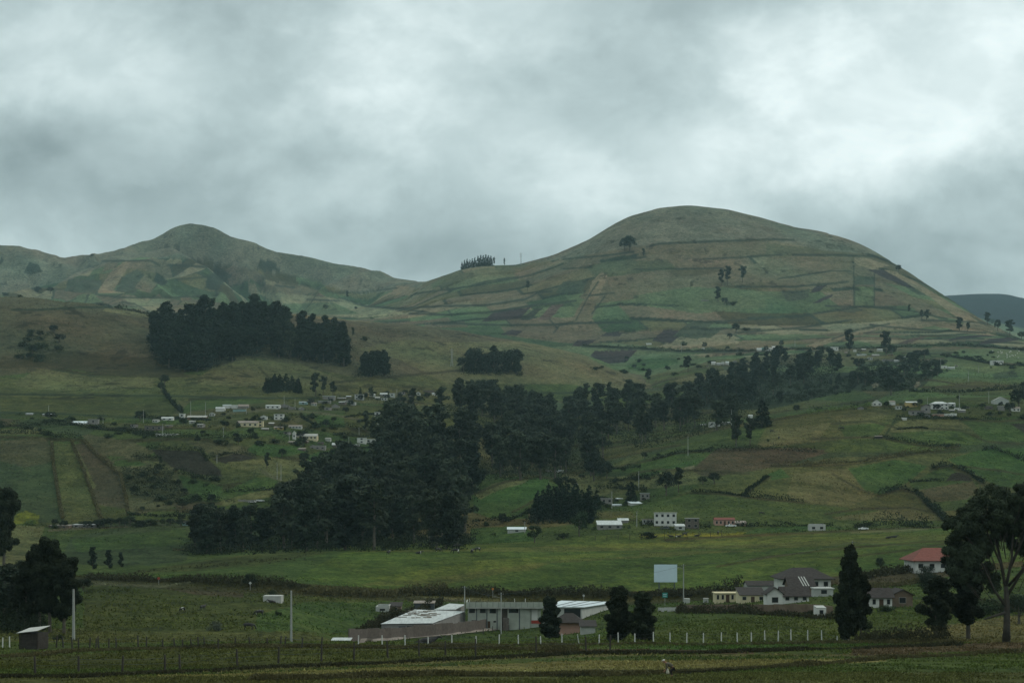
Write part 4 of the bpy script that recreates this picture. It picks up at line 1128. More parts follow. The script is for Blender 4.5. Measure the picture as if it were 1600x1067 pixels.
def one(kind, px, py, hpx, label, wide=1.0, group=None, dmin=90, D=None):
    if D is None:
        p = hit(px, py, dmin)
    else:
        x = D * (px - CX) / F
        p = Vector((x, D, ground_z(x, D)))
    return tree(kind, p - Vector((0, 0, .15)), hpx * p.y / F, label, group, wide)


def undergrowth(poly, n, r, key='hedge', size=.9, per=70, dmin=90, flat=.8, seed=1):
    """continuous shrub layer on the floor of a wood"""
    xs = [p[0] for p in poly]; ys = [p[1] for p in poly]
    cen, rad = [], []
    tries = 0
    while len(cen) < n and tries < n * 30:
        tries += 1
        q = (rnd.uniform(min(xs), max(xs)), rnd.uniform(min(ys), max(ys)))
        if inside(q, poly):
            p = hit(*q, dmin=dmin); rr = r * rnd.uniform(.6, 1.4)
            cen.append((p.x, p.y, p.z + rr * .35)); rad.append(rr)
    me = blob_cards(cen, rad, per, size, seed, flat, key)
    tag(link('undergrowth', me), kind='stuff')


def forests():
    W1 = [(285, 868), (735, 857), (742, 825), (700, 815), (640, 800), (560, 800), (480, 812), (430, 830), (300, 852)]
    undergrowth([(285, 869), (735, 858), (740, 840), (500, 850), (290, 858)], 150, 3.2, seed=401)
    undergrowth(W1, 150, 5, seed=402)
    undergrowth([(430, 858), (520, 855), (560, 805), (470, 812)], 50, 8, seed=420)
    grove(('euc', 'euc', 'darktall'), [(285, 868), (470, 860), (470, 845), (300, 852)], 20, 14, 19, 'dark eucalyptus', 'low left end of the big wood', 1.3, 5)
    grove(('euc', 'euc', 'euc', 'darktall'), [(430, 862), (735, 857), (742, 825), (700, 815), (640, 800), (560, 800), (480, 812), (440, 835)], 66, 19, 27, 'dark eucalyptus', 'wood behind the cow pasture', 1.3, 6)
    W2 = [(480, 800), (740, 800), (742, 765), (700, 750), (610, 745), (520, 770)]
    undergrowth(W2, 90, 6, seed=403)
    grove(('euc', 'euc', 'darktall'), W2, 46, 22, 29, 'dark eucalyptus', 'upper edge of the big wood', 1.35, 7)
    W3 = [(590, 742), (735, 750), (745, 712), (700, 700), (600, 705)]
    undergrowth(W3, 80, 6, seed=404)
    grove('euc', W3, 17, 27, 36, 'tall eucalyptus', 'knoll above the big wood', 1.4, 7)
    W4 = [(745, 752), (930, 748), (955, 712), (955, 692), (860, 690), (800, 700), (750, 722)]
    undergrowth(W4, 170, 7, seed=405)
    grove('euc', W4, 36, 19, 27, 'dark eucalyptus', 'lower ravine wood', 1.5, 6)
    W5 = [(850, 692), (1000, 704), (1060, 690), (1150, 665), (1190, 625), (1100, 618), (1010, 628), (880, 648)]
    undergrowth(W5, 260, 8, seed=406, size=1.2)
    grove('euc', W5, 50, 19, 27, 'eucalyptus', 'long ravine wood', 1.5, 7)
    W6 = [(1060, 632), (1180, 630), (1240, 605), (1312, 588), (1315, 562), (1215, 560), (1120, 592)]
    undergrowth(W6, 240, 8.5, seed=407, size=1.3)
    grove(('darktall', 'darktall', 'euc'), W6, 64, 15, 22, 'dark tree', 'upper ravine wood', 1.6, 7)
    W7 = [(682, 655), (812, 668), (815, 640), (700, 636)]
    undergrowth(W7, 80, 6, seed=408, size=1.1)
    grove('euc', W7, 20, 20, 27, 'dark eucalyptus', 'trees right of the village', 1.4, 7)
    W8 = [(238, 545), (252, 578), (300, 583), (345, 572), (415, 552), (440, 520), (430, 502), (250, 508)]
    undergrowth(W8, 330, 9, seed=409, size=1.5, key='dark')
    grove(('darktall', 'darktall', 'darktall', 'pine'), W8, 90, 22, 32, 'dark tree', 'plantation on the brown hill', 1.55, 9)
    W9 = [(420, 558), (545, 574), (552, 548), (520, 532), (440, 515)]
    undergrowth(W9, 130, 8, seed=410, size=1.5, key='dark')
    grove(('darktall', 'euc', 'darktall'), W9, 40, 22, 29, 'dark tree', 'right half of the hill plantation', 1.4, 9)
    grove('darktall', [(560, 592), (606, 588), (602, 578), (565, 580)], 11, 17, 23, 'dark pine', 'small clump on the brown hill', 1.5, 5)
    undergrowth([(558, 592), (608, 588), (602, 578), (565, 580)], 30, 6, seed=411, size=1.4, key='dark')
    grove(('darkround', 'darktall'), [(722, 583), (812, 587), (814, 575), (724, 572)], 20, 16, 24, 'dark tree', 'clump above the village', 1.5, 7)
    undergrowth([(722, 585), (814, 589), (814, 577), (724, 574)], 50, 6, seed=412, size=1.4, key='dark')
    grove('pine', [(410, 614), (468, 615), (468, 608), (420, 606)], 13, 10, 14, 'low dark pine', 'pine row above the village', 1.6, 5)
    undergrowth([(408, 615), (470, 616), (468, 609), (420, 607)], 30, 4.5, seed=413, size=1.1, key='dark')
    for px, py, h in ((493, 620, 38), (505, 618, 30), (520, 620, 24)):
        one('euc', px, py, h, 'dark tree beside the flat roofed house at the village edge', 1.2, 'trees at the village edge')
    grove('pine', [(830, 818), (925, 818), (928, 795), (900, 788), (835, 790)], 22, 11, 15,
          'dark pine', 'pine clump by the barn', 1.4, 4)
    undergrowth([(828, 819), (928, 819), (928, 800), (900, 790), (835, 795)], 60, 3.5, seed=414, key='dark')
    grove(('darkround', 'bush', 'darkround'), [(1325, 606), (1400, 612), (1445, 600), (1485, 580), (1450, 556), (1340, 572)], 46, 6, 13,
          'dark scrubby tree', 'scrub on the rough mound', 1.5, 5)
    undergrowth([(1320, 608), (1400, 614), (1450, 600), (1485, 580), (1450, 554), (1340, 570)], 170, 4.0, seed=415, size=1.2)
    W10 = [(1170, 636), (1240, 630), (1335, 612), (1335, 588), (1240, 604)]
    undergrowth(W10, 130, 3.0, seed=417, size=1.2)
    grove(('darkround', 'darktall'), W10, 14, 5, 9, 'dark tree', 'ravine rim left of the rough mound', 1.4, 6)
    W12 = [(785, 728), (868, 712), (868, 652), (815, 655), (788, 690)]
    undergrowth(W12, 120, 7, seed=419, size=1.1)
    grove('euc', W12, 24, 20, 27, 'dark eucalyptus', 'wood between the two ravine mounds', 1.45, 7)
    grove(('bush', 'darkround'), [(290, 692), (420, 700), (600, 690), (640, 655), (560, 640), (400, 640), (285, 660)], 44, 2.5, 6, 'dark garden bush', 'village gardens', 1.6, 10, 800)
    grove(('bush', 'darkround'), [(470, 640), (640, 632), (690, 622), (600, 612), (480, 620)], 22, 2.5, 6, 'dark bush', 'upper village plots', 1.6, 10, 1000)
    grove(('bush', 'darkround'), [(200, 800), (340, 790), (345, 750), (290, 735), (200, 735)], 26, 1.8, 4, 'dark bush', 'terraces', 1.8, 6, 650)
    grove(('bush',), [(0, 680), (240, 690), (240, 655), (0, 652)], 18, 2, 4.5, 'dark bush', 'left hamlet fields', 1.8, 8, 800)
    grove(('bush', 'darkround'), [(80, 826), (290, 823), (290, 818), (80, 820)], 16, 3, 5, 'dark bush', 'low road verge', 1.7, 5, 600)
    grove(('bush', 'darkround'), [(1405, 650), (1600, 655), (1600, 632), (1405, 635)], 18, 2, 4.5, 'dark bush', 'crest hamlet', 1.7, 8, 900)
    grove(('bush', 'darkround'), [(1320, 575), (1600, 580), (1600, 548), (1320, 545)], 30, 3, 6, 'dark bush', 'upper right hamlet', 1.7, 12, 1300)
    grove(('bush', 'darkround'), [(860, 800), (1010, 795), (1060, 745), (960, 735), (860, 745)], 24, 2, 4.5, 'dark bush', 'farmsteads at the ravine foot', 1.7, 7, 700)
    grove(('bush', 'darkround'), [(920, 585), (1060, 590), (1200, 555), (1130, 545), (960, 565)], 24, 3, 7, 'dark bush', 'valley fields under the round hill', 1.6, 14, 1600)
    W11 = [(20, 566), (28, 530), (60, 514), (92, 522), (98, 545), (88, 568)]
    undergrowth(W11, 60, 3.0, seed=418, size=1.0, key='bush', per=30)
    grove(('bush', 'darkround'), W11, 18, 5, 9, 'dark tree', 'scrub patch on the brown hill', 1.6, 7)
    # ridge
    for i, (px, h) in enumerate(((722, 13), (726, 15), (730, 16), (734, 14), (738, 15), (742, 16), (747, 18), (751, 19), (755, 18), (759, 19), (763, 18), (767, 17))):
        one('pine', px, 0, h, 'dark pine in the row on the saddle skyline', 1.2, 'pine row on the skyline', D=3085)
    one('euc', 772, 0, 14, 'thin tree just right of the skyline pine row', .7, D=3060)
    one('euc', 788, 0, 13, 'lone slim tree standing apart on the skyline', .7, D=3055)
    # left edge near mass
    grove(('euc', 'euc', 'darkround'), [(0, 985), (60, 988), (62, 968), (40, 950), (0, 940)], 9, 7, 11,
          'dark scrubby tree', 'dark thicket at the left edge', 1.5, 3)
    undergrowth([(-20, 990), (62, 990), (66, 965), (40, 935), (-20, 930)], 90, 2.4, seed=416, size=.4, per=160)


forests()


def single_trees():
    T = [
        ('eucnear', 78, 988, 150, 'tallest dark eucalyptus in the left clump by the hut', 1.0), ('eucnear', 100, 990, 120, 'leaning eucalyptus nearest the left concrete pole', 1.15),
        ('eucnear', 62, 985, 128, 'eucalyptus directly behind the wooden hut', 1.0), ('eucnear', 40, 984, 105, 'bushy eucalyptus left of the hut roof', 1.1),
        ('eucnear', 6, 896, 135, 'tall dark eucalyptus cut by the left frame edge', 1.0), ('darknear', 33, 905, 34, 'small dark tree on the dry field at far left', 1.0),
        ('darknear', 130, 925, 24, 'rounded dark bush tree left of the road bank', 1.6), ('bushnear', 92, 1000, 14, 'leafy green shrub below the left tree clump', 1.3),
        ('darktall', 145, 889, 36, 'pointed tree at the left of three on the low pasture', 1.0), ('darktall', 170, 888, 30, 'pointed tree in the middle of three on the low pasture', 1.1),
        ('darktall', 189, 886, 24, 'pointed tree at the right of three on the low pasture', 1.1), ('silverbush', 336, 986, 24, 'round grey green shrub in the left meadow', .9),
        ('darknear', 391, 921, 28, 'dark round tree beside the white diamond sign', 1.1), ('bushnear', 435, 962, 14, 'little dark thorn shrub in the green meadow', .7),
        ('bushnear', 425, 930, 14, 'dark shrub growing over the concrete block', 1.0), ('colnear', 964, 1001, 84, 'dark eucalyptus left of the pair by the white posts', 1.4),
        ('colnear', 1007, 1001, 76, 'dark eucalyptus right of the pair by the white posts', 1.5), ('colnear', 862, 999, 66, 'dark bushy tree in front of the long pale building', 1.4),
        ('colnear', 1326, 1001, 146, 'tall slim eucalyptus in front of the tiled farmhouses', .75), ('eucnear', 1345, 1000, 108, 'lower eucalyptus joined to the slim tall one', .9),
        ('eucnear', 1462, 1000, 100, 'dark eucalyptus below the red roofed house', 1.5), ('eucnear', 1513, 998, 150, 'dark eucalyptus between the red roof and the big tree', 1.25),
        ('darknear', 1447, 914, 34, 'rounded dark tree hiding the red roofed house wall', 1.3), ('darknear', 1455, 935, 44, 'dark tree growing behind the adobe gable house', 1.3),
        ('bushnear', 1405, 1000, 16, 'wide dark bramble left of the dry grass', 1.6), ('bushnear', 1440, 1002, 14, 'dark bramble under the right tree clump', 2.0),
        ('bushnear', 1350, 985, 24, 'bush at the foot of the slim eucalyptus', 1.2), ('bushnear', 1385, 955, 18, 'yellowish bush in front of the adobe house', 1.6),
        ('darknear', 1376, 893, 26, 'thin reddish bush on the green field above the farm', .9), ('bushnear', 1265, 961, 13, 'brown brush heap beside the small white outhouse', 1.2),
        ('bushnear', 1530, 960, 40, 'dark bush behind the big eucalyptus', 1.6), ('darknear', 1592, 975, 52, 'dark tree at the right frame edge behind the big trunk', 1.5),
        # middle distance
        ('round', 905, 838, 44, 'large round tree in front of the barn clump', 1.0), ('round', 835, 848, 30, 'bushy tree beside the small white shed', 1.3),
        ('bush', 880, 842, 16, 'low bush at the field edge below the barn clump', 1.3), ('bush', 1013, 842, 18, 'brownish bush above the resting cows', 1.6),
        ('pine', 932, 796, 32, 'dark column shaped tree right of the pine clump', 1.4), ('pine', 986, 788, 36, 'bushy dark pine beside the grey farmhouse', 1.7),
        ('darkround', 1041, 775, 42, 'dark tree at the left of the pair on the slope foot', 1.0), ('euc', 1060, 770, 40, 'taller thin tree at the right of the slope foot pair', 1.0),
        ('darkround', 1098, 757, 14, 'dark bush at the left of two on the green slope', 1.6), ('darkround', 1116, 756, 20, 'dark bush at the right of two on the green slope', 1.5),
        ('darkround', 928, 752, 44, 'very dark tree at the foot of the ravine wood', 1.1), ('darkround', 948, 748, 30, 'dark tree right at the ravine wood foot', 1.1),
        ('darkround', 1007, 717, 12, 'small round bush at the left of two on the upper slope', 1.3), ('darkround', 1029, 716, 9, 'small round bush at the right of two on the upper slope', 1.3),
        ('euc', 1150, 698, 52, 'ragged eucalyptus left of the pair on the slope crest', 1.2), ('euc', 1172, 697, 44, 'ragged eucalyptus right of the pair on the slope crest', 1.1),
        ('pine', 1191, 668, 44, 'broad dark pine behind the crest with no neighbours', 1.9), ('euc', 1108, 612, 34, 'dark tree rising above the ravine wood top', .9),
        ('euc', 915, 625, 26, 'pale tree top at the left of two above the valley wood', 1.3), ('euc', 952, 624, 28, 'spindly tree at the right of two above the valley wood', 1.0),
        ('darkround', 993, 632, 34, 'dark tree where the brown hill meets the ravine', 1.1), ('euc', 1014, 600, 24, 'dark tree standing at the brown hill tip', 1.3),
        ('euc', 1075, 582, 26, 'dark round tree pair above the ravine by the white houses', 1.6), ('bush', 975, 583, 10, 'dark bush on the shoulder of the brown hill', 1.5),
        ('darkround', 1197, 480 + 70, 10, 'small tree on the valley field below the round hill', 1.2),
        ('euc', 1327, 552, 38, 'tall tree left of two beside the upper hamlet', 1.1), ('euc', 1385, 554, 36, 'tall tree right of two beside the upper hamlet', 1.3),
        ('darkround', 1393, 556, 18, 'squat dark tree under the right upper hamlet tree', 1.3), ('darkround', 1392, 618, 32, 'big dark tree at the mound foot', 1.2),
        ('euc', 1448, 500, 16, 'dark tree clump on the right flank of the round hill', 1.8), ('euc', 1440, 498, 14, 'dark tree left in the flank clump', 1.5),
        ('euc', 1421, 490, 14, 'thin tree above the flank clump', 1.2), ('euc', 1499, 517, 22, 'dark tree of the pair low on the hill flank', 1.6), ('euc', 1512, 518, 14, 'lower tree right in the hill flank pair', 1.4),
        ('darkround', 1404, 425, 12, 'lone dark tree on the right edge of the round hill', 1.2), ('darkround', 984, 394, 28, 'big lone dark tree high on the round hill', 1.2),
        ('darkround', 976, 393, 22, 'dark tree joined to the big one high on the round hill', 1.2), ('euc', 1005, 402, 14, 'thin bare tree beside the big dark hill tree', 1.2),
        ('euc', 1127, 447, 26, 'feathery tree left of the group on the round hill', 1.2), ('euc', 1137, 446, 30, 'feathery tree centre of the group on the round hill', 1.0),
        ('euc', 1160, 443, 26, 'feathery tree right of the group on the round hill', 1.4), ('euc', 1122, 472, 24, 'sparse tree below the hillside group', 1.4), ('darkround', 1132, 476, 12, 'dark low tree beside the small hillside shed', 1.4),
        ('bush', 1145, 477, 8, 'dark low bush right of the small hillside shed', 2.2), ('euc', 824, 455, 16, 'lone tree on the left shoulder of the round hill', 1.2),
        ('darkround', 1150, 520, 16, 'dark tree in the hollow at the round hill foot', 1.4), ('bush', 1165, 517, 9, 'dark bush in the hollow at the round hill foot', 1.8), ('darkround', 1140, 530, 10, 'smaller tree in the hollow at the round hill foot', 1.4),
        ('darkround', 1101, 545, 11, 'round tree on the field under the round hill', 1.1), ('bush', 1068, 540, 8, 'bush left on the field under the round hill', 1.6), ('darkround', 1221, 542, 11, 'small dark tree above the ravine wood edge', 1.1),
        ('euc', 543, 468, 14, 'faint tree on the far left valley slope', 1.0), ('round', 509, 484, 9, 'round tree on the far left valley field', 1.5), ('bush', 556, 483, 5, 'tiny round bush on the far left valley', 1.4),
        ('darkround', 60, 459, 11, 'left dark tree of two under the far left hill', 1.7), ('darkround', 79, 459, 11, 'right dark tree of two under the far left hill', 1.5),
        ('bush', 9, 462, 9, 'bush on the brown hill crest at the left edge', 1.2), ('bush', 31, 465, 7, 'low bush on the brown hill crest near the left edge', 1.2), ('darkround', 144, 401, 4, 'tiny clump on the far left skyline', 2.0),
        ('euc', 551, 527, 16, 'slim tree right of the hill plantation', 1.0), ('bush', 570, 533, 10, 'bush right of the slim hill tree', 1.4),
        ('bush', 1550, 506, 12, 'tree on the right hill edge against the far mountain', 1.3), ('euc', 1543, 508, 20, 'pale tree at the right foot of the round hill', 1.3),
        ('darkround', 1559, 517, 19, 'dark tree left of the pair at the hill right foot', .9), ('euc', 1578, 527, 26, 'tall dark tree pair member at the hill right foot', 1.5), ('darkround', 1596, 530, 12, 'dark tree at the right frame edge under the far mountain', 1.5),
        ('darkround', 257, 602, 18, 'upper dark tree above the gully hedge on the brown hill', 1.3), ('darkround', 252, 612, 16, 'middle dark tree in the gully hedge on the brown hill', 1.2), ('darkround', 262, 622, 9, 'lower dark tree in the gully hedge on the brown hill', 1.3),
        ('darkround', 219, 659, 18, 'round tree in the left hamlet by the pole', 1.6), ('bush', 238, 672, 9, 'bush beside the unfinished brick house', 1.4), ('darkround', 79, 656, 14, 'dark tree before the white roof at left', 2.2),
        ('bush', 95, 659, 9, 'low bush right of the dark tree at left', 2.0), ('darkround', 510, 668, 14, 'dark round tree in the village gardens', 1.3), ('euc', 572, 675, 30, 'tall dark tree in front of the grey village house', 1.3),
        ('euc', 582, 680, 24, 'lower dark tree by the grey village house', 1.3), ('euc', 645, 640, 34, 'tall tree right of the village green field', 1.2), ('euc', 580, 625, 20, 'dark tree between upper village houses', 1.2),
        ('pine', 563, 618, 14, 'small pointed tree behind the upper village', 1.2), ('darkround', 625, 622, 9, 'dark round tree in the upper village', 1.5), ('darkround', 668, 622, 9, 'dark tree beside the upper village roofs', 2.0),
        ('euc', 417, 732, 26, 'slim dark tree by the bend of the lane', 1.0), ('darkround', 441, 716, 16, 'dark bush tree below the village green', 1.3), ('darkround', 476, 725, 20, 'dark tree at the left tip of the wood', 1.3),
        ('bush', 210, 745 + 23, 13, 'round bush left among the terraces', 1.2), ('bush', 249, 733, 16, 'round green bush at the head of the terraces', 1.2), ('bush', 207, 805, 10, 'dark bush at the bottom of the striped fields', 1.8),
        ('darkround', 330, 786, 16, 'dark bush above the left wood', 1.4), ('darkround', 195, 823, 13, 'spreading tree left in the row by the low road', 1.6), ('darkround', 222, 823, 12, 'spreading tree right in the row by the low road', 1.6),
        ('round', 254, 822, 14, 'pale round tree by the low road', 1.0), ('darkround', 284, 815, 13, 'dark tree right of the low road houses', 1.6), ('limebush', 47, 820, 12, 'yellow green bush at the foot of the striped field', 1.8),
        ('limebush', 1385, 634, 8, 'bright green bush between the white houses on the crest', 1.6), ('darkround', 1385, 636, 10, 'dark bush right of the white gable house', 1.5),
        ('darkround', 1437, 634, 11, 'dark tree behind the ochre shed', 1.3), ('darkround', 1468, 650, 10, 'dark bush between the crest houses', 1.3), ('darkround', 1592, 640, 36, 'dark tree at the right frame edge on the crest', 1.1),
        ('darkround', 1578, 645, 18, 'dark bushy tree beside the large white gable house', 1.5), ('bush', 1492, 654, 5, 'low bush right of the white garden wall', 2.5), ('darkround', 1497, 625, 8, 'small dark tree behind the crest pole', 1.0),
        ('euc', 1600, 622, 26, 'tree top rising at the right frame edge', 1.0), ('bush', 1389, 728, 5, 'small thorn bush on the right green slope', 1.0), ('darkround', 1480, 701, 6, 'dark bush on the right hedge line', 2.2), ('darkround', 1460, 733, 6, 'bush at the start of the curved right hedge', 1.4),
        ('bush', 790, 815, 14, 'leafy bush left of the small white shed', 1.5), ('darkround', 785, 818, 18, 'dark bush by the path above the small white shed', 1.3), ('bush', 760, 822, 10, 'low bush at the edge of the big wood', 1.5),
        ('darkround', 873, 762, 18, 'dark bush below the ravine wood beside the tent shed', 1.3), ('bush', 1200, 690, 8, 'tiny dark column tree on the slope crest', .6), ('round', 1128, 700, 4, 'bush on the upper slope of the crest', 1.4),
        ('bush', 1280, 640, 8, 'dark shrub left of the lime hedge', 1.8), ('darkround', 1245, 645, 14, 'grey bush left of the lime hedge on the crest', 1.2),
    ]
    for k, px, py, h, lab, w in T:
        one(k, px, py, h, lab, w)


single_trees()


def big_tree():
    """the large eucalyptus at the right: broad crown on a forked pale trunk"""
    rs = np.random.RandomState(5)
    p = hit(1572, 1004)
    o = empty('eucalyptus_tree', p - Vector((0, 0, .2)))
    H = 22.5
    tm = MB()
    tm.tube([(0, 0, 0), (.1, 0, 2.5), (.15, .1, 5.5), (0, .1, 8)], [.60, .47, .40, .28], 12)
    limbs = [
        [(0, .1, 7.5), (-.6, .3, 11), (-2.2, .2, 14.5), (-3.6, 0, 18)], [(0, .1, 7.8), (.7, -.2, 11.5), (1.0, .2, 15), (1.8, 0, 19.5)], [(.1, .1, 6.5), (2.0, .4, 9.5), (4.2, .4, 12), (5.6, 0, 15)],
        [(0, 0, 5.2), (-1.6, -.4, 7.2), (-2.8, -.6, 9.6), (-4.0, -.5, 12.4)], [(-.3, .2, 9.5), (-.6, 1.5, 13), (-1.0, 2.6, 17), (-1, 2.8, 20)], [(.1, 0, 4.4), (-1.8, -.5, 3.9), (-3.2, -.7, 3.5)], [(.3, 0, 8), (2.2, -.8, 10.6), (3.4, -1.2, 10.9)],
        [(.5, 0, 10.5), (2.8, .6, 15), (3.6, .6, 18.5)]]
    for l in limbs:
        tm.tube(l, [.19 * (1 - i / len(l)) + .04 for i in range(len(l))], 7)
    tr = tm.build('trunk', M['bigbark'], o, True)
    cen, rad = [], []
    lobes = [(-4.2, 0, 17.0, 3.4, 2.6), (-1.2, 1, 19.2, 3.0, 2.3), (1.8, 0, 20.4, 2.8, 2.2), (-5.2, 0, 13.6, 2.4, 2.6), (4.6, 0, 17.6, 3.0, 2.6), (6.6, 0, 14.5, 2.6, 2.8), (-6.2, -.5, 11.2, 1.8, 2.0),
             (-2.4, 1, 15.2, 3.0, 2.6), (2.6, 1.5, 14.4, 2.4, 2.4), (-5.0, 0, 9.0, 2.2, 1.8), (6.5, 0, 10.6, 2.4, 2.4), (-5.6, .5, 15.6, 2.8, 2.6), (-3.4, .5, 12.2, 2.4, 2.2), (0.4, 1.4, 17.2, 2.8, 2.4), (-6.8, 0, 12.8, 1.8, 2.2), (4.6, 1, 12.4, 2.2, 2.2), (7.6, 0, 17.5, 2.4, 2.4), (3.2, 0, 21.3, 2.2, 1.4), (-2.2, .5, 8.6, 1.3, 1.2), (-.4, -.5, 16.6, 2.4, 1.8), (2.6, -.5, 17.6, 2.6, 2.0), (-3.2, -.8, 18.8, 2.4, 1.8)]
    for x, y, z, rw, rz in lobes:
        for i in range(int(15 * rw * rz / 6)):
            d = rs.normal(size=3); d /= np.linalg.norm(d)
            q = rs.uniform(.35, 1) ** .5
            c = np.array([x + d[0] * rw * q, y + d[1] * rw * .8 * q, z + d[2] * rz * q])
            cen.append(c); rad.append(rs.uniform(.55, 1.05))
            if i % 4 == 0:
                tm2 = MB()
    crown = blob_cards(cen, [r * 1.12 for r in rad], 420, .25, 71, .9, 'euc', tall=2.1)
    link('crown', crown, None, o)
    tw = MB()
    for c in cen[::3]:
        b = np.array([c[0] * .55, c[1] * .5, max(6, c[2] - 3.4)])
        tw.tube([tuple(b), tuple((b + c) / 2 + rs.normal(size=3) * .2), tuple(c)], [.07, .045, .02], 4)
    tw.build('branch', M['bigbark'], o)
    tag(o, 'largest eucalyptus with a thick pale forked trunk at the right edge', 'eucalyptus')


big_tree()


# ------------------------------------------------------------------ hedges, banks and grass
def line_points(pl, step_m, dmin=90):
    P = [hit(*q, dmin=dmin) for q in dens(pl)]
    out = []
    for a, b in zip(P[:-1], P[1:]):
        L = (b - a).length
        if L > 160:
            continue
        n = max(1, int(L / step_m))
        for i in range(n):
            out.append(a.lerp(b, (i + .5) / n))
    return out


def dens(pl, step=6):
    out = []
    for (x0, y0), (x1, y1) in zip(pl[:-1], pl[1:]):
        n = max(1, int(math.hypot(x1 - x0, y1 - y0) / step))
        out += [(x0 + (x1 - x0) * i / n, y0 + (y1 - y0) * i / n) for i in range(n)]
    return out + [pl[-1]]


def hedge_mesh(pl, h, w, size, per_m, seed, dmin=90, up=False):
    rs = np.random.RandomState(seed)
    P = line_points(pl, 1.0, dmin)
    if not P:
        return None
    cs = []
    for p in P:
        k = int(per_m)
        hh = h * (0.3 + 1.5 * vnoise(np.array([p.x / 7.0]), np.array([p.y / 7.0 + seed]))[0])
        q = np.stack([p.x + rs.uniform(-.7, .7, k), p.y + rs.uniform(-.5, .5, k) * w, np.full(k, p.z)], 1)
        q[:, 2] += rs.uniform(0, 1, k) * hh * (1 - .6 * np.abs(q[:, 1] - p.y) / (w * .5 + .01))
        cs.append(q)
    c = np.concatenate(cs)
    nn = None
    if up:
        nn = rs.normal(size=(len(c), 3)) * np.array([1, 1, .25])
    return cards_mesh('foliage', c, rs.uniform(.6, 1.4, len(c)) * size, nn, seed=seed, tall=1.6 if up else 1.0)


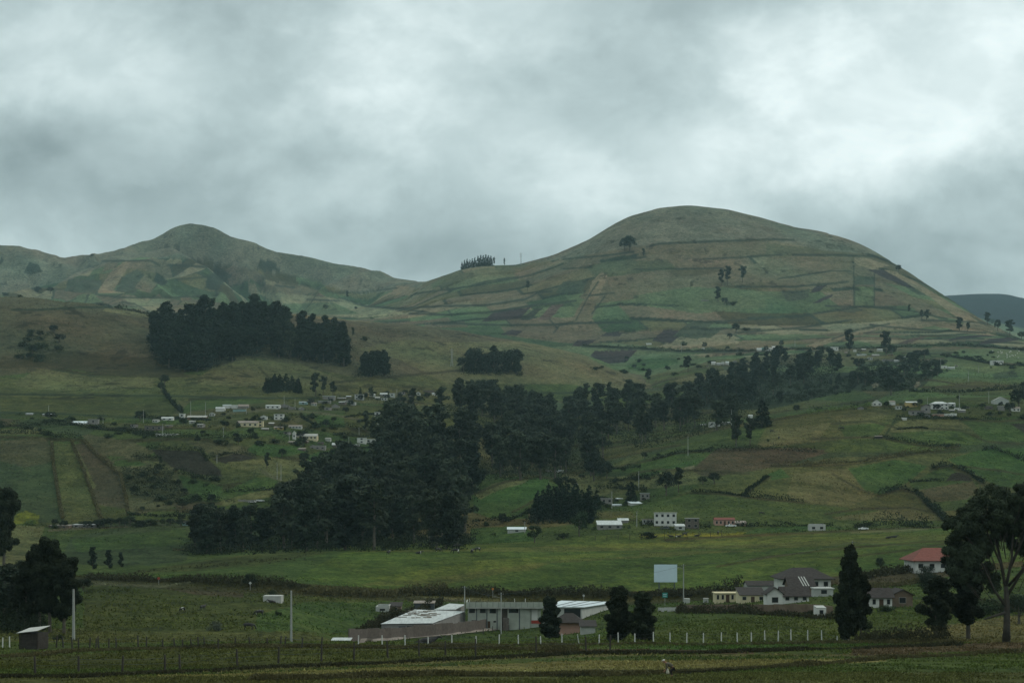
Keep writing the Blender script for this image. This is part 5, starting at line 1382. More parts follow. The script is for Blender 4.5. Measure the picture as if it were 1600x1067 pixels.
def hedges():
    H = [
        # outline, height, width, distance floor, label
        ([(0, 677), (60, 678), (110, 687), (128, 686)], 3.0, 5, 700, 'dark hedge along the top of the striped fields'),
        ([(81, 692), (84, 730), (92, 780), (98, 812)], 1.3, 1.6, 680, 'thin grassy hedge left of the pale strip on the striped fields'),
        ([(112, 692), (128, 730), (145, 775), (158, 814)], 1.8, 2.0, 680, 'thin bushy hedge right of the pale strip on the striped fields'),
        ([(128, 690), (165, 725), (188, 745), (197, 780), (200, 805)], 1.8, 2.0, 680, 'hedge bounding the striped fields on the right'),
        ([(0, 668), (60, 665), (110, 664), (160, 672), (250, 680)], 2.6, 4, 800, 'dark hedge under the left hamlet'),
        ([(190, 676), (240, 683), (300, 684), (400, 686)], 3.2, 5, 800, 'bushy hedge below the brick house'),
        ([(190, 738), (230, 738), (270, 744)], 3.2, 4, 700, 'top hedge of the terraces'), ([(192, 747), (235, 750), (282, 758)], 3.2, 4, 700, 'second hedge of the terraces'),
        ([(196, 758), (240, 764), (285, 772)], 3.2, 4, 700, 'third hedge of the terraces'), ([(205, 772), (270, 781), (345, 784)], 3.2, 4, 700, 'fourth hedge of the terraces'),
        ([(205, 717), (250, 716), (252, 724)], 2.0, 3, 700, 'short hedge above the terraces'), ([(278, 740), (310, 748), (345, 754)], 3.0, 4, 700, 'bushy hedge below the black ploughed field'),
        ([(228, 702), (270, 702), (312, 706), (325, 722)], 2.4, 3, 760, 'hedge above the black ploughed field'), ([(325, 718), (360, 709), (400, 713)], 2.0, 3, 760, 'hedge right of the black ploughed field'),
        ([(200, 804), (260, 808), (300, 805)], 2.0, 3, 650, 'hedge at the terrace foot'), ([(350, 770), (390, 768), (460, 764)], 2.4, 3, 700, 'dark bank hedge above the rubble yard'),
        ([(370, 668), (400, 655), (470, 652), (490, 664)], 2.0, 3, 900, 'dark hedge behind the cream village house'), ([(500, 663), (540, 668), (590, 676)], 2.0, 3, 850, 'hedge through the village gardens'),
        ([(520, 680), (560, 683), (590, 684)], 2.0, 3, 850, 'hedge above the white village walls'), ([(540, 652), (580, 648), (640, 640)], 1.8, 3, 950, 'hedge above the yellow village house'),
        ([(255, 612), (262, 622), (272, 634), (285, 646)], 3.0, 5, 1000, 'dark hedge running down the gully'),
        ([(1090, 708), (1130, 706), (1200, 702), (1240, 705), (1276, 708)], 3.0, 6, 780, 'thick dark hedge above the grey ploughed slope'),
        ([(1205, 728), (1270, 727), (1340, 723), (1400, 712), (1440, 707), (1498, 702)], 2.4, 3.5, 760, 'long winding bank across the right slope'),
        ([(1378, 683), (1410, 690), (1450, 697), (1500, 697)], 2.4, 3, 820, 'dark hedge right of the small shed on the slope'),
        ([(1420, 754), (1450, 752), (1475, 752)], 1.4, 2.5, 700, 'short hedge under the dark half round plot'), ([(1455, 733), (1480, 727), (1505, 735), (1538, 757)], 2.0, 3, 700, 'curved hedge over the dark half round plot'),
        ([(1372, 775), (1405, 763), (1430, 770), (1450, 790), (1482, 820)], 2.6, 4, 690, 'long curved hedge down the right slope'), ([(1535, 705), (1550, 702), (1575, 710), (1600, 722)], 2.4, 3.5, 760, 'hedge at the right frame edge on the slope'),
        ([(1160, 776), (1200, 779), (1256, 785)], 2.2, 3, 690, 'short dark hedge on the near green slope'), ([(1160, 775), (1180, 760), (1200, 745)], 1.4, 2, 690, 'thin hedge climbing the near green slope'),
        ([(1078, 769), (1120, 770), (1170, 776)], 1.2, 2, 690, 'low hedge left on the near green slope'), ([(1335, 826), (1390, 820), (1460, 826)], 3.4, 6, 640, 'dark hedge mound at the foot of the right slope'),
        ([(1200, 822), (1260, 822), (1300, 823)], 1.6, 3, 640, 'dark verge beside the stone ruin'), ([(1020, 720), (1060, 708), (1115, 703)], 1.6, 2.5, 780, 'hedge between the two green strips'),
        ([(950, 734), (1000, 731), (1000, 732)], 2.0, 3, 780, 'short hedge at the ravine foot'), ([(960, 752), (1000, 748), (1030, 743)], 2.2, 3, 700, 'hedge above the brown yard'),
        ([(1260, 648), (1300, 642), (1340, 638), (1362, 634)], 3.4, 6, 900, 'bright lime green hedge along the crest'), ([(1330, 637), (1355, 633)], 4.0, 6, 900, 'darker end of the crest hedge'),
        ([(1400, 652), (1440, 655), (1500, 655), (1565, 657)], 2.0, 3, 880, 'hedge in front of the crest houses'), ([(1400, 672), (1440, 668), (1450, 671)], 1.2, 2, 850, 'thin hedge under the crest houses'),
        ([(1190, 548), (1300, 546), (1370, 545), (1500, 540), (1600, 548)], 3.0, 6, 1500, 'long hedge at the foot of the round hill right side'), ([(910, 541), (1000, 545), (1060, 549), (1180, 549)], 3.0, 6, 1700, 'long hedge at the foot of the round hill'),
        ([(1470, 556), (1500, 560), (1560, 572), (1600, 572)], 3.0, 6, 1300, 'hedge beneath the upper right field'), ([(150, 476), (180, 481), (232, 492)], 3.5, 8, 1500, 'scrub line on the brown hill crest'),
        ([(270, 860), (380, 858), (470, 857)], 1.2, 3, 500, 'grassy verge in front of the big wood'), ([(930, 765), (960, 763), (1010, 768)], 2.5, 4, 690, 'dark bushes over the grey farmhouse'),
        ([(1000, 818), (1055, 822), (1110, 824)], 1.4, 3, 600, 'scrub along the yard of the white two storey house'), ([(1150, 822), (1200, 823)], 1.4, 3, 600, 'low dark hedge right of the pickup'),
        ([(1040, 620), (1100, 600), (1160, 588), (1200, 575)], 3, 6, 1300, 'hedge along the upper ravine edge'), ([(1420, 612), (1500, 614), (1560, 610), (1600, 606)], 3.0, 5, 1150, 'hedge behind the crest houses'),
        ([(210, 604 + 49), (260, 654), (330, 657)], 1.5, 3, 900, 'hedge beside the village street on the left'),
        ([(740, 815), (800, 812), (830, 800)], 1.8, 3, 640, 'hedge at the foot of the left green mound'), ([(500, 712), (540, 701), (600, 700)], 1.4, 2, 820, 'hedge on top of the bright green field'),
    ]
    for i, (pl, h, w, dm, lab) in enumerate(H):
        me = hedge_mesh(pl, h * 1.35, w * 1.15, .85 if dm < 1000 else 1.3, 20 if dm < 1000 else 13, 300 + i, dm)
        if me is None:
            continue
        key = 'lime' if 'lime' in lab else ('bankgrass' if ('striped fields' in lab and 'top' not in lab or 'verge in front' in lab or 'winding' in lab) else 'hedge')
        o = link('hedge', me, M[key])
        tag(o, lab, 'hedge', 'hedges between the fields')

    def stuff(name, pl, h, w, size, per, seed, dm, key, up=True):
        me = hedge_mesh(pl, h, w, size, per, seed, dm, up)
        if me is not None:
            tag(link(name, me, M[key]), kind='stuff')
    # road cutting behind the buildings: rough dark bank
    stuff('bank_scrub', [(135, 905), (240, 908), (380, 912), (480, 918)], 1.6, 5, .5, 60, 501, 380, 'darkbank')
    stuff('bank_scrub', [(470, 925), (560, 932), (640, 930), (700, 926)], 2.4, 7, .6, 70, 502, 380, 'bankgrass')
    stuff('bank_scrub', [(590, 928), (700, 930), (830, 930), (1000, 932), (1080, 932)], 2.0, 5, .55, 75, 503, 380, 'darkbank')
    stuff('bank_scrub', [(1040, 932), (1110, 930), (1160, 922)], 2.6, 5, .5, 60, 504, 380, 'darkbank')
    stuff('bank_scrub', [(1330, 905), (1370, 900), (1440, 892)], 2.4, 7, .6, 60, 505, 380, 'darkbank')
    stuff('bank_scrub', [(1350, 920), (1400, 915), (1450, 908)], 2.0, 6, .5, 50, 506, 330, 'bankgrass')
    stuff('bank_scrub', [(560, 996), (600, 975), (650, 960), (690, 945)], 2.2, 5, .45, 70, 507, 300, 'darkbank')
    stuff('bank_scrub', [(1060, 958), (1150, 958), (1280, 966), (1310, 968)], 1.6, 4, .4, 60, 508, 250, 'darkbank')
    stuff('bank_scrub', [(1440, 962), (1500, 955), (1600, 955)], 2.6, 6, .5, 60, 509, 250, 'darkbank')
    stuff('bank_scrub', [(1340, 1003), (1400, 1004), (1480, 1002)], 1.6, 3, .3, 90, 510, 200, 'darkbank')
    # foreground banks
    stuff('bank_grass', [(-60, 1060), (150, 1058), (400, 1046), (560, 1040), (740, 1030), (850, 1026)], .28, .9, .2, 150, 511, 100, 'darkbank')
    stuff('bank_grass', [(740, 1030), (900, 1023), (1100, 1021), (1330, 1014), (1500, 1008)], .32, .9, .2, 150, 512, 100, 'darkbank')
    stuff('bank_grass', [(-60, 1030), (0, 1027), (60, 1025), (120, 1018), (300, 1013), (500, 1012), (600, 1013), (800, 1016), (900, 1018)], .55, 1.6, .22, 200, 513, 140, 'bankgrass')
    stuff('bank_grass', [(180, 1014), (330, 1013), (420, 1011)], .5, 1.2, .22, 120, 514, 140, 'darkbank')
    stuff('bank_grass', [(400, 1064), (700, 1056), (960, 1057), (1100, 1050), (1250, 1042), (1400, 1028), (1660, 1018)], .38, 1.3, .2, 220, 515, 100, 'bankgrass')
    stuff('bank_grass', [(880, 1058), (960, 1056), (1060, 1053), (1130, 1050), (1260, 1041)], .3, .8, .2, 60, 516, 100, 'darkbank')
    stuff('bank_grass', [(680, 1008), (900, 1009), (1000, 1006), (1100, 1008), (1340, 1005), (1500, 1004)], .5, 2.0, .22, 60, 517, 180, 'bankgrass')


hedges()


def grass_field():
    rs = np.random.RandomState(21)
    out = []
    for d0, d1, n, size in ((104, 128, 52000, .16), (128, 160, 42000, .2), (160, 215, 42000, .26), (215, 300, 30000, .38), (300, 430, 24000, .5), (430, 640, 9000, .5), (640, 1100, 90000, .9), (1250, 1750, 60000, 1.3)):
        D = np.sqrt(rs.uniform(d0 ** 2, d1 ** 2, n)); u = rs.uniform(-.345, .345, n)
        out.append((D * u, D, np.full(n, size)))
    x = np.concatenate([o[0] for o in out]); y = np.concatenate([o[1] for o in out]); s = np.concatenate([o[2] for o in out])
    # clumpiness
    keep = fbm(x / 3.0, y / 3.0, 3) + fbm(x / 20, y / 20, 2) > rs.uniform(-.35, .25, len(x))
    x, y, s = x[keep], y[keep], s[keep]
    # heights by column table
    px = CX + F * x / y + 100
    ti = px.astype(int); f = (px - ti)
    z = np.zeros(len(x))
    for k in range(NK - 1):
        Dk0 = TD[ti, k] * (1 - f) + TD[ti + 1, k] * f; Dk1 = TD[ti, k + 1] * (1 - f) + TD[ti + 1, k + 1] * f
        m = (y >= Dk0) & (y < Dk1)
        a = lambda T, kk: (T[ti, kk] * (1 - f) + T[ti + 1, kk] * f)[m]
        z[m] = hermite(Dk0[m], Dk1[m], a(TZ, k), a(TZ, k + 1), a(TM, k), a(TM, k + 1), y[m])
    z = z + relief(x, y)
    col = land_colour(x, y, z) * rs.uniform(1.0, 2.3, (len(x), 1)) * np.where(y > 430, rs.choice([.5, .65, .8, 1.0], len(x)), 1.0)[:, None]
    soil = col.sum(1) < .11
    s = np.where(soil, s * .6, s)
    s = np.where(y > 430, s * rs.uniform(.35, .85, len(s)), s)
    cen = np.stack([x, y, z + s * .3], 1)
    nn = rs.normal(size=(len(x), 3)) * np.array([1, 1, .3])
    me = cards_mesh('grass', cen, s * rs.uniform(.6, 1.3, len(s)), nn, attr=col, seed=5, tall=1.7)
    tag(link('grass', me, M['grass']), kind='stuff')


grass_field()


# ------------------------------------------------------------------ buildings
YARD = []


def building(label, px0, px1, base, hpx, wall='dullwhite', roof='gable', rc='tile', rpx=None, nw=2, st=1, depth=None, rot=0.0, dmin=90, door=False,
             name='house', D=None, over=.25, wh=None, winw=None, group=None):
    pc = (px0 + px1) / 2
    p = hit(pc, base, dmin)
    k = p.y / F
    w = (px1 - px0) * k
    h = hpx * k
    dep = depth or min(max(w * .6, 3.5), 8.0)
    rh = (rpx * k) if rpx is not None else (.5 if roof in ('flat', 'shed') else min(w, dep) * .22)
    if p.y > 600:
        for i in range(rnd.randrange(3, 8)):
            s_ = rnd.choice((-1, 1))
            q = Vector((p.x + s_ * (w / 2 + rnd.uniform(.5, 7)), p.y + rnd.uniform(-4, 6), 0))
            YARD.append((q.x, q.y, ground_z(q.x, q.y) + .3, rnd.uniform(.8, 2.3)))
    o = empty(name, p, R(rot))
    tag(o, label, {'house': 'house', 'shed': 'shed', 'barn': 'barn', 'ruin': 'ruin', 'chapel': 'chapel'}.get(name, 'house'), group)
    a = w / 2
    wb = MB()
    ov = over
    rb = MB()
    if roof == 'flat':
        wb.box(-a, a, 0, dep, -1.6, h - .22)
        rb.box(-a - ov, a + ov, -ov, dep + ov, h - .218, h)
    elif roof == 'gable':
        hw = h - rh
        wb.box(-a, a, 0, dep, -1.6, hw)
        for sx in (-a, a - .2):
            wb.add([(sx, 0, hw), (sx + .2, 0, hw), (sx, dep, hw), (sx + .2, dep, hw), (sx, dep / 2, h - .06), (sx + .2, dep / 2, h - .06)],
                   [(0, 1, 5, 4), (2, 4, 5, 3), (0, 4, 2), (1, 3, 5)])
        s2 = rh / (dep / 2) * ov
        rb.slab([(-a - ov, -ov, hw - s2 + .14), (a + ov, -ov, hw - s2 + .14), (a + ov, dep / 2, h + .14), (-a - ov, dep / 2, h + .14)], .12)
        rb.slab([(a + ov, dep + ov, hw - s2 + .14), (-a - ov, dep + ov, hw - s2 + .14), (-a - ov, dep / 2 + .004, h + .14), (a + ov, dep / 2 + .004, h + .14)], .12)
    elif roof == 'gablef':
        hw = h - rh
        wb.box(-a, a, 0, dep, -1.6, hw)
        for sy in (0, dep - .2):
            wb.add([(-a, sy, hw), (-a, sy + .2, hw), (a, sy, hw), (a, sy + .2, hw), (0, sy, h - .06), (0, sy + .2, h - .06)], [(0, 2, 4), (1, 5, 3), (0, 4, 5, 1), (2, 3, 5, 4)])
        s2 = rh / a * ov
        rb.slab([(-a - ov, dep + ov, hw - s2 + .14), (-a - ov, -ov, hw - s2 + .14), (0, -ov, h + .14), (0, dep + ov, h + .14)], .12)
        rb.slab([(a + ov, -ov, hw - s2 + .14), (a + ov, dep + ov, hw - s2 + .14), (.004, dep + ov, h + .14), (.004, -ov, h + .14)], .12)
    elif roof == 'hip':
        hw = h - rh
        wb.box(-a, a, 0, dep, -1.6, hw)
        r = min(dep / 2, a * .6)
        z0 = hw + .02
        V = [(-a - ov * 2, -ov * 2, z0), (a + ov * 2, -ov * 2, z0), (a + ov * 2, dep + ov * 2, z0), (-a - ov * 2, dep + ov * 2, z0), (-a + r, dep / 2, h), (a - r, dep / 2, h)]
        rb.add(V + [(x, y, z - .15 if i < 4 else z - .3) for i, (x, y, z) in enumerate(V)],
               [(0, 1, 5, 4), (1, 2, 5), (2, 3, 4, 5), (3, 0, 4), (6, 10, 11, 7), (7, 11, 8), (8, 11, 10, 9), (9, 10, 6), (0, 6, 7, 1), (1, 7, 8, 2), (2, 8, 9, 3), (3, 9, 6, 0)])
    elif roof == 'shed':
        hw = h - rh
        wb.add([(-a, 0, -1.6), (a, 0, -1.6), (a, dep, -1.6), (-a, dep, -1.6), (-a, 0, hw), (a, 0, hw), (a, dep, h), (-a, dep, h)],
               [(0, 3, 2, 1), (4, 5, 6, 7), (0, 1, 5, 4), (1, 2, 6, 5), (2, 3, 7, 6), (3, 0, 4, 7)])
        s2 = rh / dep * ov
        rb.slab([(-a - ov, -ov, hw - s2 + .1), (a + ov, -ov, hw - s2 + .1), (a + ov, dep + ov, h + s2 + .1), (-a - ov, dep + ov, h + s2 + .1)], .09)
    elif roof == 'none':
        hw = h
        t = .25
        rs = random.Random(int(px0 * 3))
        n = max(3, int(w / 1.2))
        for i in range(n):   # broken top edge
            hh = hw * rs.uniform(.7, 1.0)
            wb.box(-a + w * i / n, -a + w * (i + 1) / n - .003, 0, t, -1.6, hh)
        wb.box(-a, -a + t, t + .003, dep, -1.6, hw * .8); wb.box(a - t, a, t + .003, dep, -1.6, hw * .9); wb.box(-a + t + .003, a - t - .003, dep - t, dep, -1.6, hw * .95)
    wb.build('wall', M[wall], o)
    if rb.v:
        rb.build('roof', M[rc], o)
    hwall = h if roof == 'flat' else (h - rh)
    if nw:
        sh = hwall / st
        for s_ in range(st):
            for i in range(nw):
                xc = -a + w * (i + .5) / nw
                ww = winw or min(w / nw * .42, 1.3); hh = min(wh or 1.1, sh * .45)
                zc = s_ * sh + sh * .55
                if door and s_ == 0 and i == nw // 2:
                    db = MB(); db.box(xc - .45, xc + .45, -.03, -.002, 0, min(2.05, sh * .8)); db.build('door', M['door'], o)
                    continue
                f = MB(); f.box(xc - ww / 2 - .07, xc + ww / 2 + .07, -.03, -.002, zc - hh / 2 - .07, zc + hh / 2 + .07)
                fo = f.build('window', M['frame'], o)
                q = MB(); q.box(xc - ww / 2, xc + ww / 2, -.05, -.032, zc - hh / 2, zc + hh / 2)
                q.build('pane', M['glass'], fo)
    return o


def village():
    B = building
    # left village, upper row
    B('pale blue white block house at the left end of the village', 337, 351, 643, 7, 'whitewash', 'gable', 'metal', 2, 0)
    B('small white house second from the village left end', 348, 360, 638, 6, 'whitewash', 'shed', 'brightmetal', 1, 0)
    B('white house with low pale roof behind the teal house', 361, 371, 638, 5, 'whitewash', 'shed', 'metal', 1, 0)
    B('low teal walled house below the left village row', 364, 383, 643, 4, 'teal', 'flat', 'slab', 1, 0)
    B('grey house with broad grey roof in the left village row', 372, 388, 638, 6, 'grey', 'gable', 'rust', 3, 0)
    B('long white house with three windows in the upper village', 415, 437, 639, 6.5, 'whitewash', 'gable', 'metal', 1.5, 3)
    B('grey gable house right of the long white house', 437, 452, 637, 6, 'grey', 'gablef', 'rust', 3, 1)
    B('low white green trimmed shed in the upper village', 467, 480, 632, 5, 'teal', 'shed', 'brightmetal', 1, 1, name='shed')
    B('white two storey box house on the village lawn', 428, 443, 656, 9, 'whitewash', 'flat', 'whitewash', 1, 2, 2)
    B('small white house with dark door beside the lawn', 407, 417, 656, 7, 'whitewash', 'gablef', 'metal', 2, 1)
    B('long cream house with five windows and rusty roof', 370, 403, 667, 9.5, 'cream', 'gable', 'rust', 3.5, 4)
    B('cream two storey end block of the long cream house', 402.5, 411, 667, 10, 'cream', 'flat', 'slab', 1, 1, 2)
    B('tan open fronted house with brown roof in the village', 428, 442, 671, 5, 'ochre', 'gable', 'rust', 2, 2)
    B('long pale house with four dark windows above the chapel', 451, 471, 670, 5.5, 'dullwhite', 'gable', 'rust', 2, 4)
    B('cream chapel with a row of dark windows and grey roof', 460, 495, 687, 9, 'cream', 'gable', 'slab', 4, 6, name='chapel')
    B('little white bell gable at the chapel left end', 457, 462, 687, 13, 'whitewash', 'gablef', 'whitewash', 3, 1, depth=1.6, name='chapel')
    B('grey roofless long house below the chapel', 484, 508, 702, 7, 'grey', 'none', nw=3, name='ruin')
    B('brick lean house with pale gable right of the ruin', 519, 536, 700, 8, 'brick', 'gable', 'metal', 3, 1)
    B('white gable wall house left of the tall white house', 534, 545, 697, 7, 'whitewash', 'gablef', 'metal', 3, 1)
    B('low white garden wall building below the white houses', 548, 562, 697, 3, 'whitewash', 'flat', 'whitewash', 1, 0)
    B('tall white house beside the big wood tip', 558, 572, 693, 9, 'whitewash', 'flat', 'metal', 1, 1, 2)
    B('white house touching the big wood tip', 572, 587, 693, 7, 'whitewash', 'flat', 'whitewash', 1, 2)
    B('flat roofed house with a white fascia by the dark trees', 504, 523, 625, 6, 'grey', 'flat', 'brightmetal', 1, 1)
    B('low house with white edge under the flat roofed one', 497, 516, 630, 4, 'grey', 'flat', 'metal', 1, 0)
    B('grey gable hut right below the flat roofed house', 518, 530, 637, 6, 'grey', 'gablef', 'rust', 3, 0)
    B('long low shed with pale sheet roof in the upper village', 527, 540, 624, 3, 'brick', 'shed', 'metal', 1, 0, name='shed')
    B('short shed with bright roof left of the two storey house', 541, 548, 622, 3.5, 'brick', 'shed', 'brightmetal', 1, 0, name='shed')
    B('white grey two storey house in the upper village', 554, 568, 625, 9, 'dullwhite', 'flat', 'slab', 1, 2, 2)
    B('narrow yellow house beside the upper two storey house', 570, 576, 620, 7, 'ochre', 'flat', 'slab', 1, 1)
    B('grey house with blue sheet roof at the upper village centre', 594, 605, 620, 6, 'grey', 'gable', 'metal', 2, 1)
    B('plain grey house right of the blue roofed house', 608, 617, 621, 7, 'dullwhite', 'flat', 'slab', 1, 1)
    B('pale house half hidden in the upper village trees', 650, 657, 618, 6, 'dullwhite', 'gablef', 'rust', 2, 1)
    B('dark long roof at the upper village right end', 661, 678, 614, 4, 'adobe', 'gable', 'tile', 2, 0)
    B('tiny white hut at the upper village right end', 675, 683, 618, 4, 'whitewash', 'shed', 'brightmetal', 1, 0, name='shed')
    B('grey two storey house in front of the yellow houses', 585, 594, 656, 12, 'dullwhite', 'flat', 'slab', 1, 1, 2)
    B('bright yellow house left of the pair on the village road', 600, 613, 652, 6.5, 'yellow', 'flat', 'slab', 1, 1)
    B('pale yellow house right of the pair on the village road', 614, 631, 652, 6.5, 'cream', 'flat', 'metal', 1, 2)
    B('dark red house at the end of the yellow pair', 633, 643, 653, 5.5, 'red', 'flat', 'rust', 1, 1)
    B('small white shed below the grey two storey house', 589, 600, 666, 4.5, 'whitewash', 'shed', 'metal', 1, 0, name='shed', rot=-15)
    B('rubble grey roofless house at the wood top', 643, 660, 687, 8, 'grey', 'none', nw=0, name='ruin')
    # far left
    B('white roofed shed far left on the skyline of the fields', 40, 50, 649, 3, 'grey', 'shed', 'brightmetal', 1, 0, name='shed')
    B('white roofed shed behind the dark tree at far left', 66, 82, 650, 4, 'grey', 'shed', 'brightmetal', 1, 0, name='shed')
    B('low building with bright white gable roof at left', 112, 135, 663, 5, 'whitewash', 'gable', 'brightmetal', 3, 0)
    B('unfinished grey two storey house beside the white roof', 138, 153, 663, 8, 'grey', 'flat', 'slab', 1, 1, 1)
    B('unfinished reddish brick house in the left hamlet', 226, 253, 673, 8, 'brick', 'flat', 'brick', 1, 3)
    B('low grey wall enclosure below the brick house', 243, 276, 681, 4, 'concrete', 'none', nw=0, name='ruin')
    B('white house with gable left in the left hamlet', 252, 270, 657, 5.5, 'whitewash', 'gable', 'metal', 2, 2)
    B('little white tower house in the left hamlet', 280, 288, 653, 7, 'whitewash', 'flat', 'whitewash', 1, 1)
    B('long grey brown house with wide grey roof in the left hamlet', 292, 322, 656, 7, 'adobe', 'gable', 'slab', 3, 2)
    B('long low grey shed with bluish roof by the low road', 113, 150, 824, 5, 'grey', 'shed', 'metal', .8, 3, name='shed')
    B('low brown shed left of the bluish roofed shed', 76, 108, 825, 5, 'adobe', 'shed', 'rust', 1.5, 2, name='shed')
    B('small blue grey hut right on the low road', 285, 300, 821, 6, 'teal', 'shed', 'metal', 1, 1, name='shed')
    B('small pinkish hut right on the low road', 316, 330, 817, 4, 'pink', 'shed', 'metal', 1, 0, name='shed')
    B('narrow brick hut in the rubble yard', 425, 434, 787, 8, 'brick', 'flat', 'slab', 1, 1, name='shed')
    B('grey shed leaning against the wood edge', 440, 452, 791, 7, 'grey', 'shed', 'metal', 3, 0, name='shed')
    B('grey block yard building behind the rubble yard', 372, 400, 784, 4, 'grey', 'none', nw=0, name='ruin')
    # crest on the right
    B('white gable cottage with dark windows on the crest', 1363, 1378, 634, 9, 'whitewash', 'gablef', 'slab', 5, 2)
    B('narrow white ended house right of the white gable cottage', 1391, 1399, 633, 7, 'whitewash', 'shed', 'rust', 2, 0)
    B('plain ochre yellow shed on the crest', 1416, 1433, 636, 9, 'ochre', 'gable', 'metal', 2, 0, name='shed')
    B('grey beige house with two windows below the ochre shed', 1423, 1446, 649, 8, 'grey', 'shed', 'tile', 2, 3)
    B('tall grey gabled house at the crest centre', 1441, 1454, 646, 14, 'grey', 'gablef', 'tile', 3, 1)
    B('large white two storey house with stacked pale roofs', 1456, 1482, 640, 13, 'whitewash', 'hip', 'metal', 4, 4, 2)
    B('low cream wall building in front of the crest houses', 1458, 1475, 651, 4, 'pink', 'flat', 'slab', 1, 0)
    B('low white wall building in front of the crest houses', 1475.5, 1495, 650, 4.5, 'whitewash', 'none', nw=0, name='ruin')
    B('small grey house right of the large white one', 1484, 1493, 636, 7, 'dullwhite', 'shed', 'metal', 2, 1)
    B('broad white gable house at the right crest', 1553, 1577, 632, 12, 'dullwhite', 'gablef', 'slab', 6, 1)
    B('grey block house below the broad white gable', 1561, 1570, 642, 8, 'grey', 'flat', 'slab', 1, 0)
    B('white house with dark windows at the right edge', 1582, 1594, 643, 7, 'whitewash', 'gable', 'rust', 2, 2)
    B('tiny white shed under the crest houses', 1411, 1417, 657, 4, 'whitewash', 'shed', 'metal', 1, 0, name='shed')
    B('small dark shed where the slope hedges meet', 1368, 1379, 686, 5, 'wood', 'shed', 'rust', 1, 0, name='shed')
    # upper right hamlet
    B('white flat roofed house with black windows on the upper field', 1550, 1568, 570, 7, 'whitewash', 'flat', 'whitewash', 1, 3)
    B('small white house left in the upper right hamlet', 1472, 1480, 576, 4, 'whitewash', 'shed', 'metal', 1, 1)
    B('small white house right in the upper right hamlet', 1482, 1492, 577, 3.5, 'dullwhite', 'gable', 'metal', 1, 0)
    B('long bright white roof in the upper hamlet', 1340, 1354, 556, 3, 'dullwhite', 'shed', 'brightmetal', 1, 0, name='shed')
    B('white two window house at the ravine wood end', 1298, 1310, 548, 6, 'whitewash', 'flat', 'metal', 1, 2)
    B('tiny white hut between the upper hamlet trees', 1334, 1338, 550, 4, 'whitewash', 'gablef', 'metal', 1, 0, name='shed')
    B('pale house behind the squat dark hamlet tree', 1371, 1379, 549, 4, 'dullwhite', 'gable', 'metal', 1, 0)
    B('grey house left in the scrub mound hamlet', 1363, 1374, 557, 3.5, 'grey', 'gable', 'slab', 1.5, 0)
    B('long grey ruin in the scrub mound hamlet', 1380, 1398, 565, 4, 'grey', 'none', nw=0, name='ruin')
    B('reddish brick long house on the scrub mound', 1404, 1428, 574, 4, 'brick', 'flat', 'slab', 1, 3)
    B('grey white house on top of the scrub mound', 1435, 1445, 553, 5, 'dullwhite', 'gable', 'rust', 2, 1)
    B('grey rubble house right on the scrub mound', 1452, 1470, 581, 3.5, 'grey', 'none', nw=0, name='ruin')
    B('white house leftmost in the row under the round hill', 1112, 1118, 570, 5, 'whitewash', 'gable', 'metal', 1.5, 0)
    B('white house second in the row under the round hill', 1120, 1126, 571, 4, 'dullwhite', 'shed', 'metal', 1, 0)
    B('white house third in the row under the round hill', 1127, 1132, 570, 5, 'whitewash', 'gablef', 'metal', 1.5, 0)
    B('white house rightmost in the row under the round hill', 1134, 1139, 570, 5, 'whitewash', 'gable', 'brightmetal', 1, 0)
    B('white house beside the blue tarp at the ravine top', 1183, 1190, 549, 5, 'whitewash', 'gable', 'metal', 2, 0)
    B('small blue roofed hut at the ravine top', 1190, 1195, 547, 4, 'teal', 'shed', 'signgreen', 1, 0, name='shed')
    B('pale house right of the blue hut at the ravine top', 1197, 1208, 548, 5, 'dullwhite', 'gable', 'slab', 2, 1)
    B('white grey house behind the ragged crest eucalyptus', 1108, 1125, 667, 8, 'dullwhite', 'flat', 'slab', 1, 2)
    B('long grey roofed shed right of the white grey house', 1126, 1142, 663, 4, 'grey', 'shed', 'metal', 1, 0, name='shed')
    B('low white roof left of the white grey house', 1095, 1103, 665, 2.5, 'grey', 'shed', 'brightmetal', .6, 0, name='shed')
    B('tiny white house left of the broad dark pine', 1170, 1176, 653, 5, 'whitewash', 'gable', 'metal', 1.5, 0)
    B('small white roofed shed on the round hill', 1096, 1107, 471, 2.6, 'grey', 'shed', 'brightmetal', .8, 0, name='shed')
    B('tiny white hut on the field at the round hill foot', 1010, 1018, 539, 2.6, 'whitewash', 'shed', 'brightmetal', .8, 0, name='shed')
    B('white hut by the lower hedge under the round hill', 1097, 1101, 546, 2.4, 'whitewash', 'shed', 'brightmetal', .8, 0, name='shed')
    B('white gable house left of the valley wood', 833, 841, 629, 7, 'whitewash', 'gablef', 'metal', 3, 2)
    B('grey house right of the white gable house by the wood', 842, 852, 628, 5, 'dullwhite', 'gable', 'rust', 2, 1)
    B('small white hut at the foot of the ravine wood', 868, 880, 738, 3, 'whitewash', 'shed', 'brightmetal', 1, 0, name='shed')
    B('small white tent shaped shed above the pine clump', 896, 903, 758, 4.5, 'whitewash', 'gablef', 'brightmetal', 3, 0, name='shed')
    B('ruined stone hut behind the ravine foot bushes', 852, 862, 737, 3, 'grey', 'none', nw=0, name='ruin')
    # middle farmsteads
    B('two storey white house with a row of dark upper windows', 1022, 1057, 822, 21, 'whitewash', 'flat', 'dullwhite', 1, 4, 2, depth=8, rot=-6)
    B('low white annex left of the two storey white house', 1004, 1021, 819, 8, 'dullwhite', 'flat', 'rust', 1, 3)
    B('unfinished brick two storey house with a white roof edge', 1072, 1092, 826, 17, 'brick', 'flat', 'concrete', 1, 2, 2)
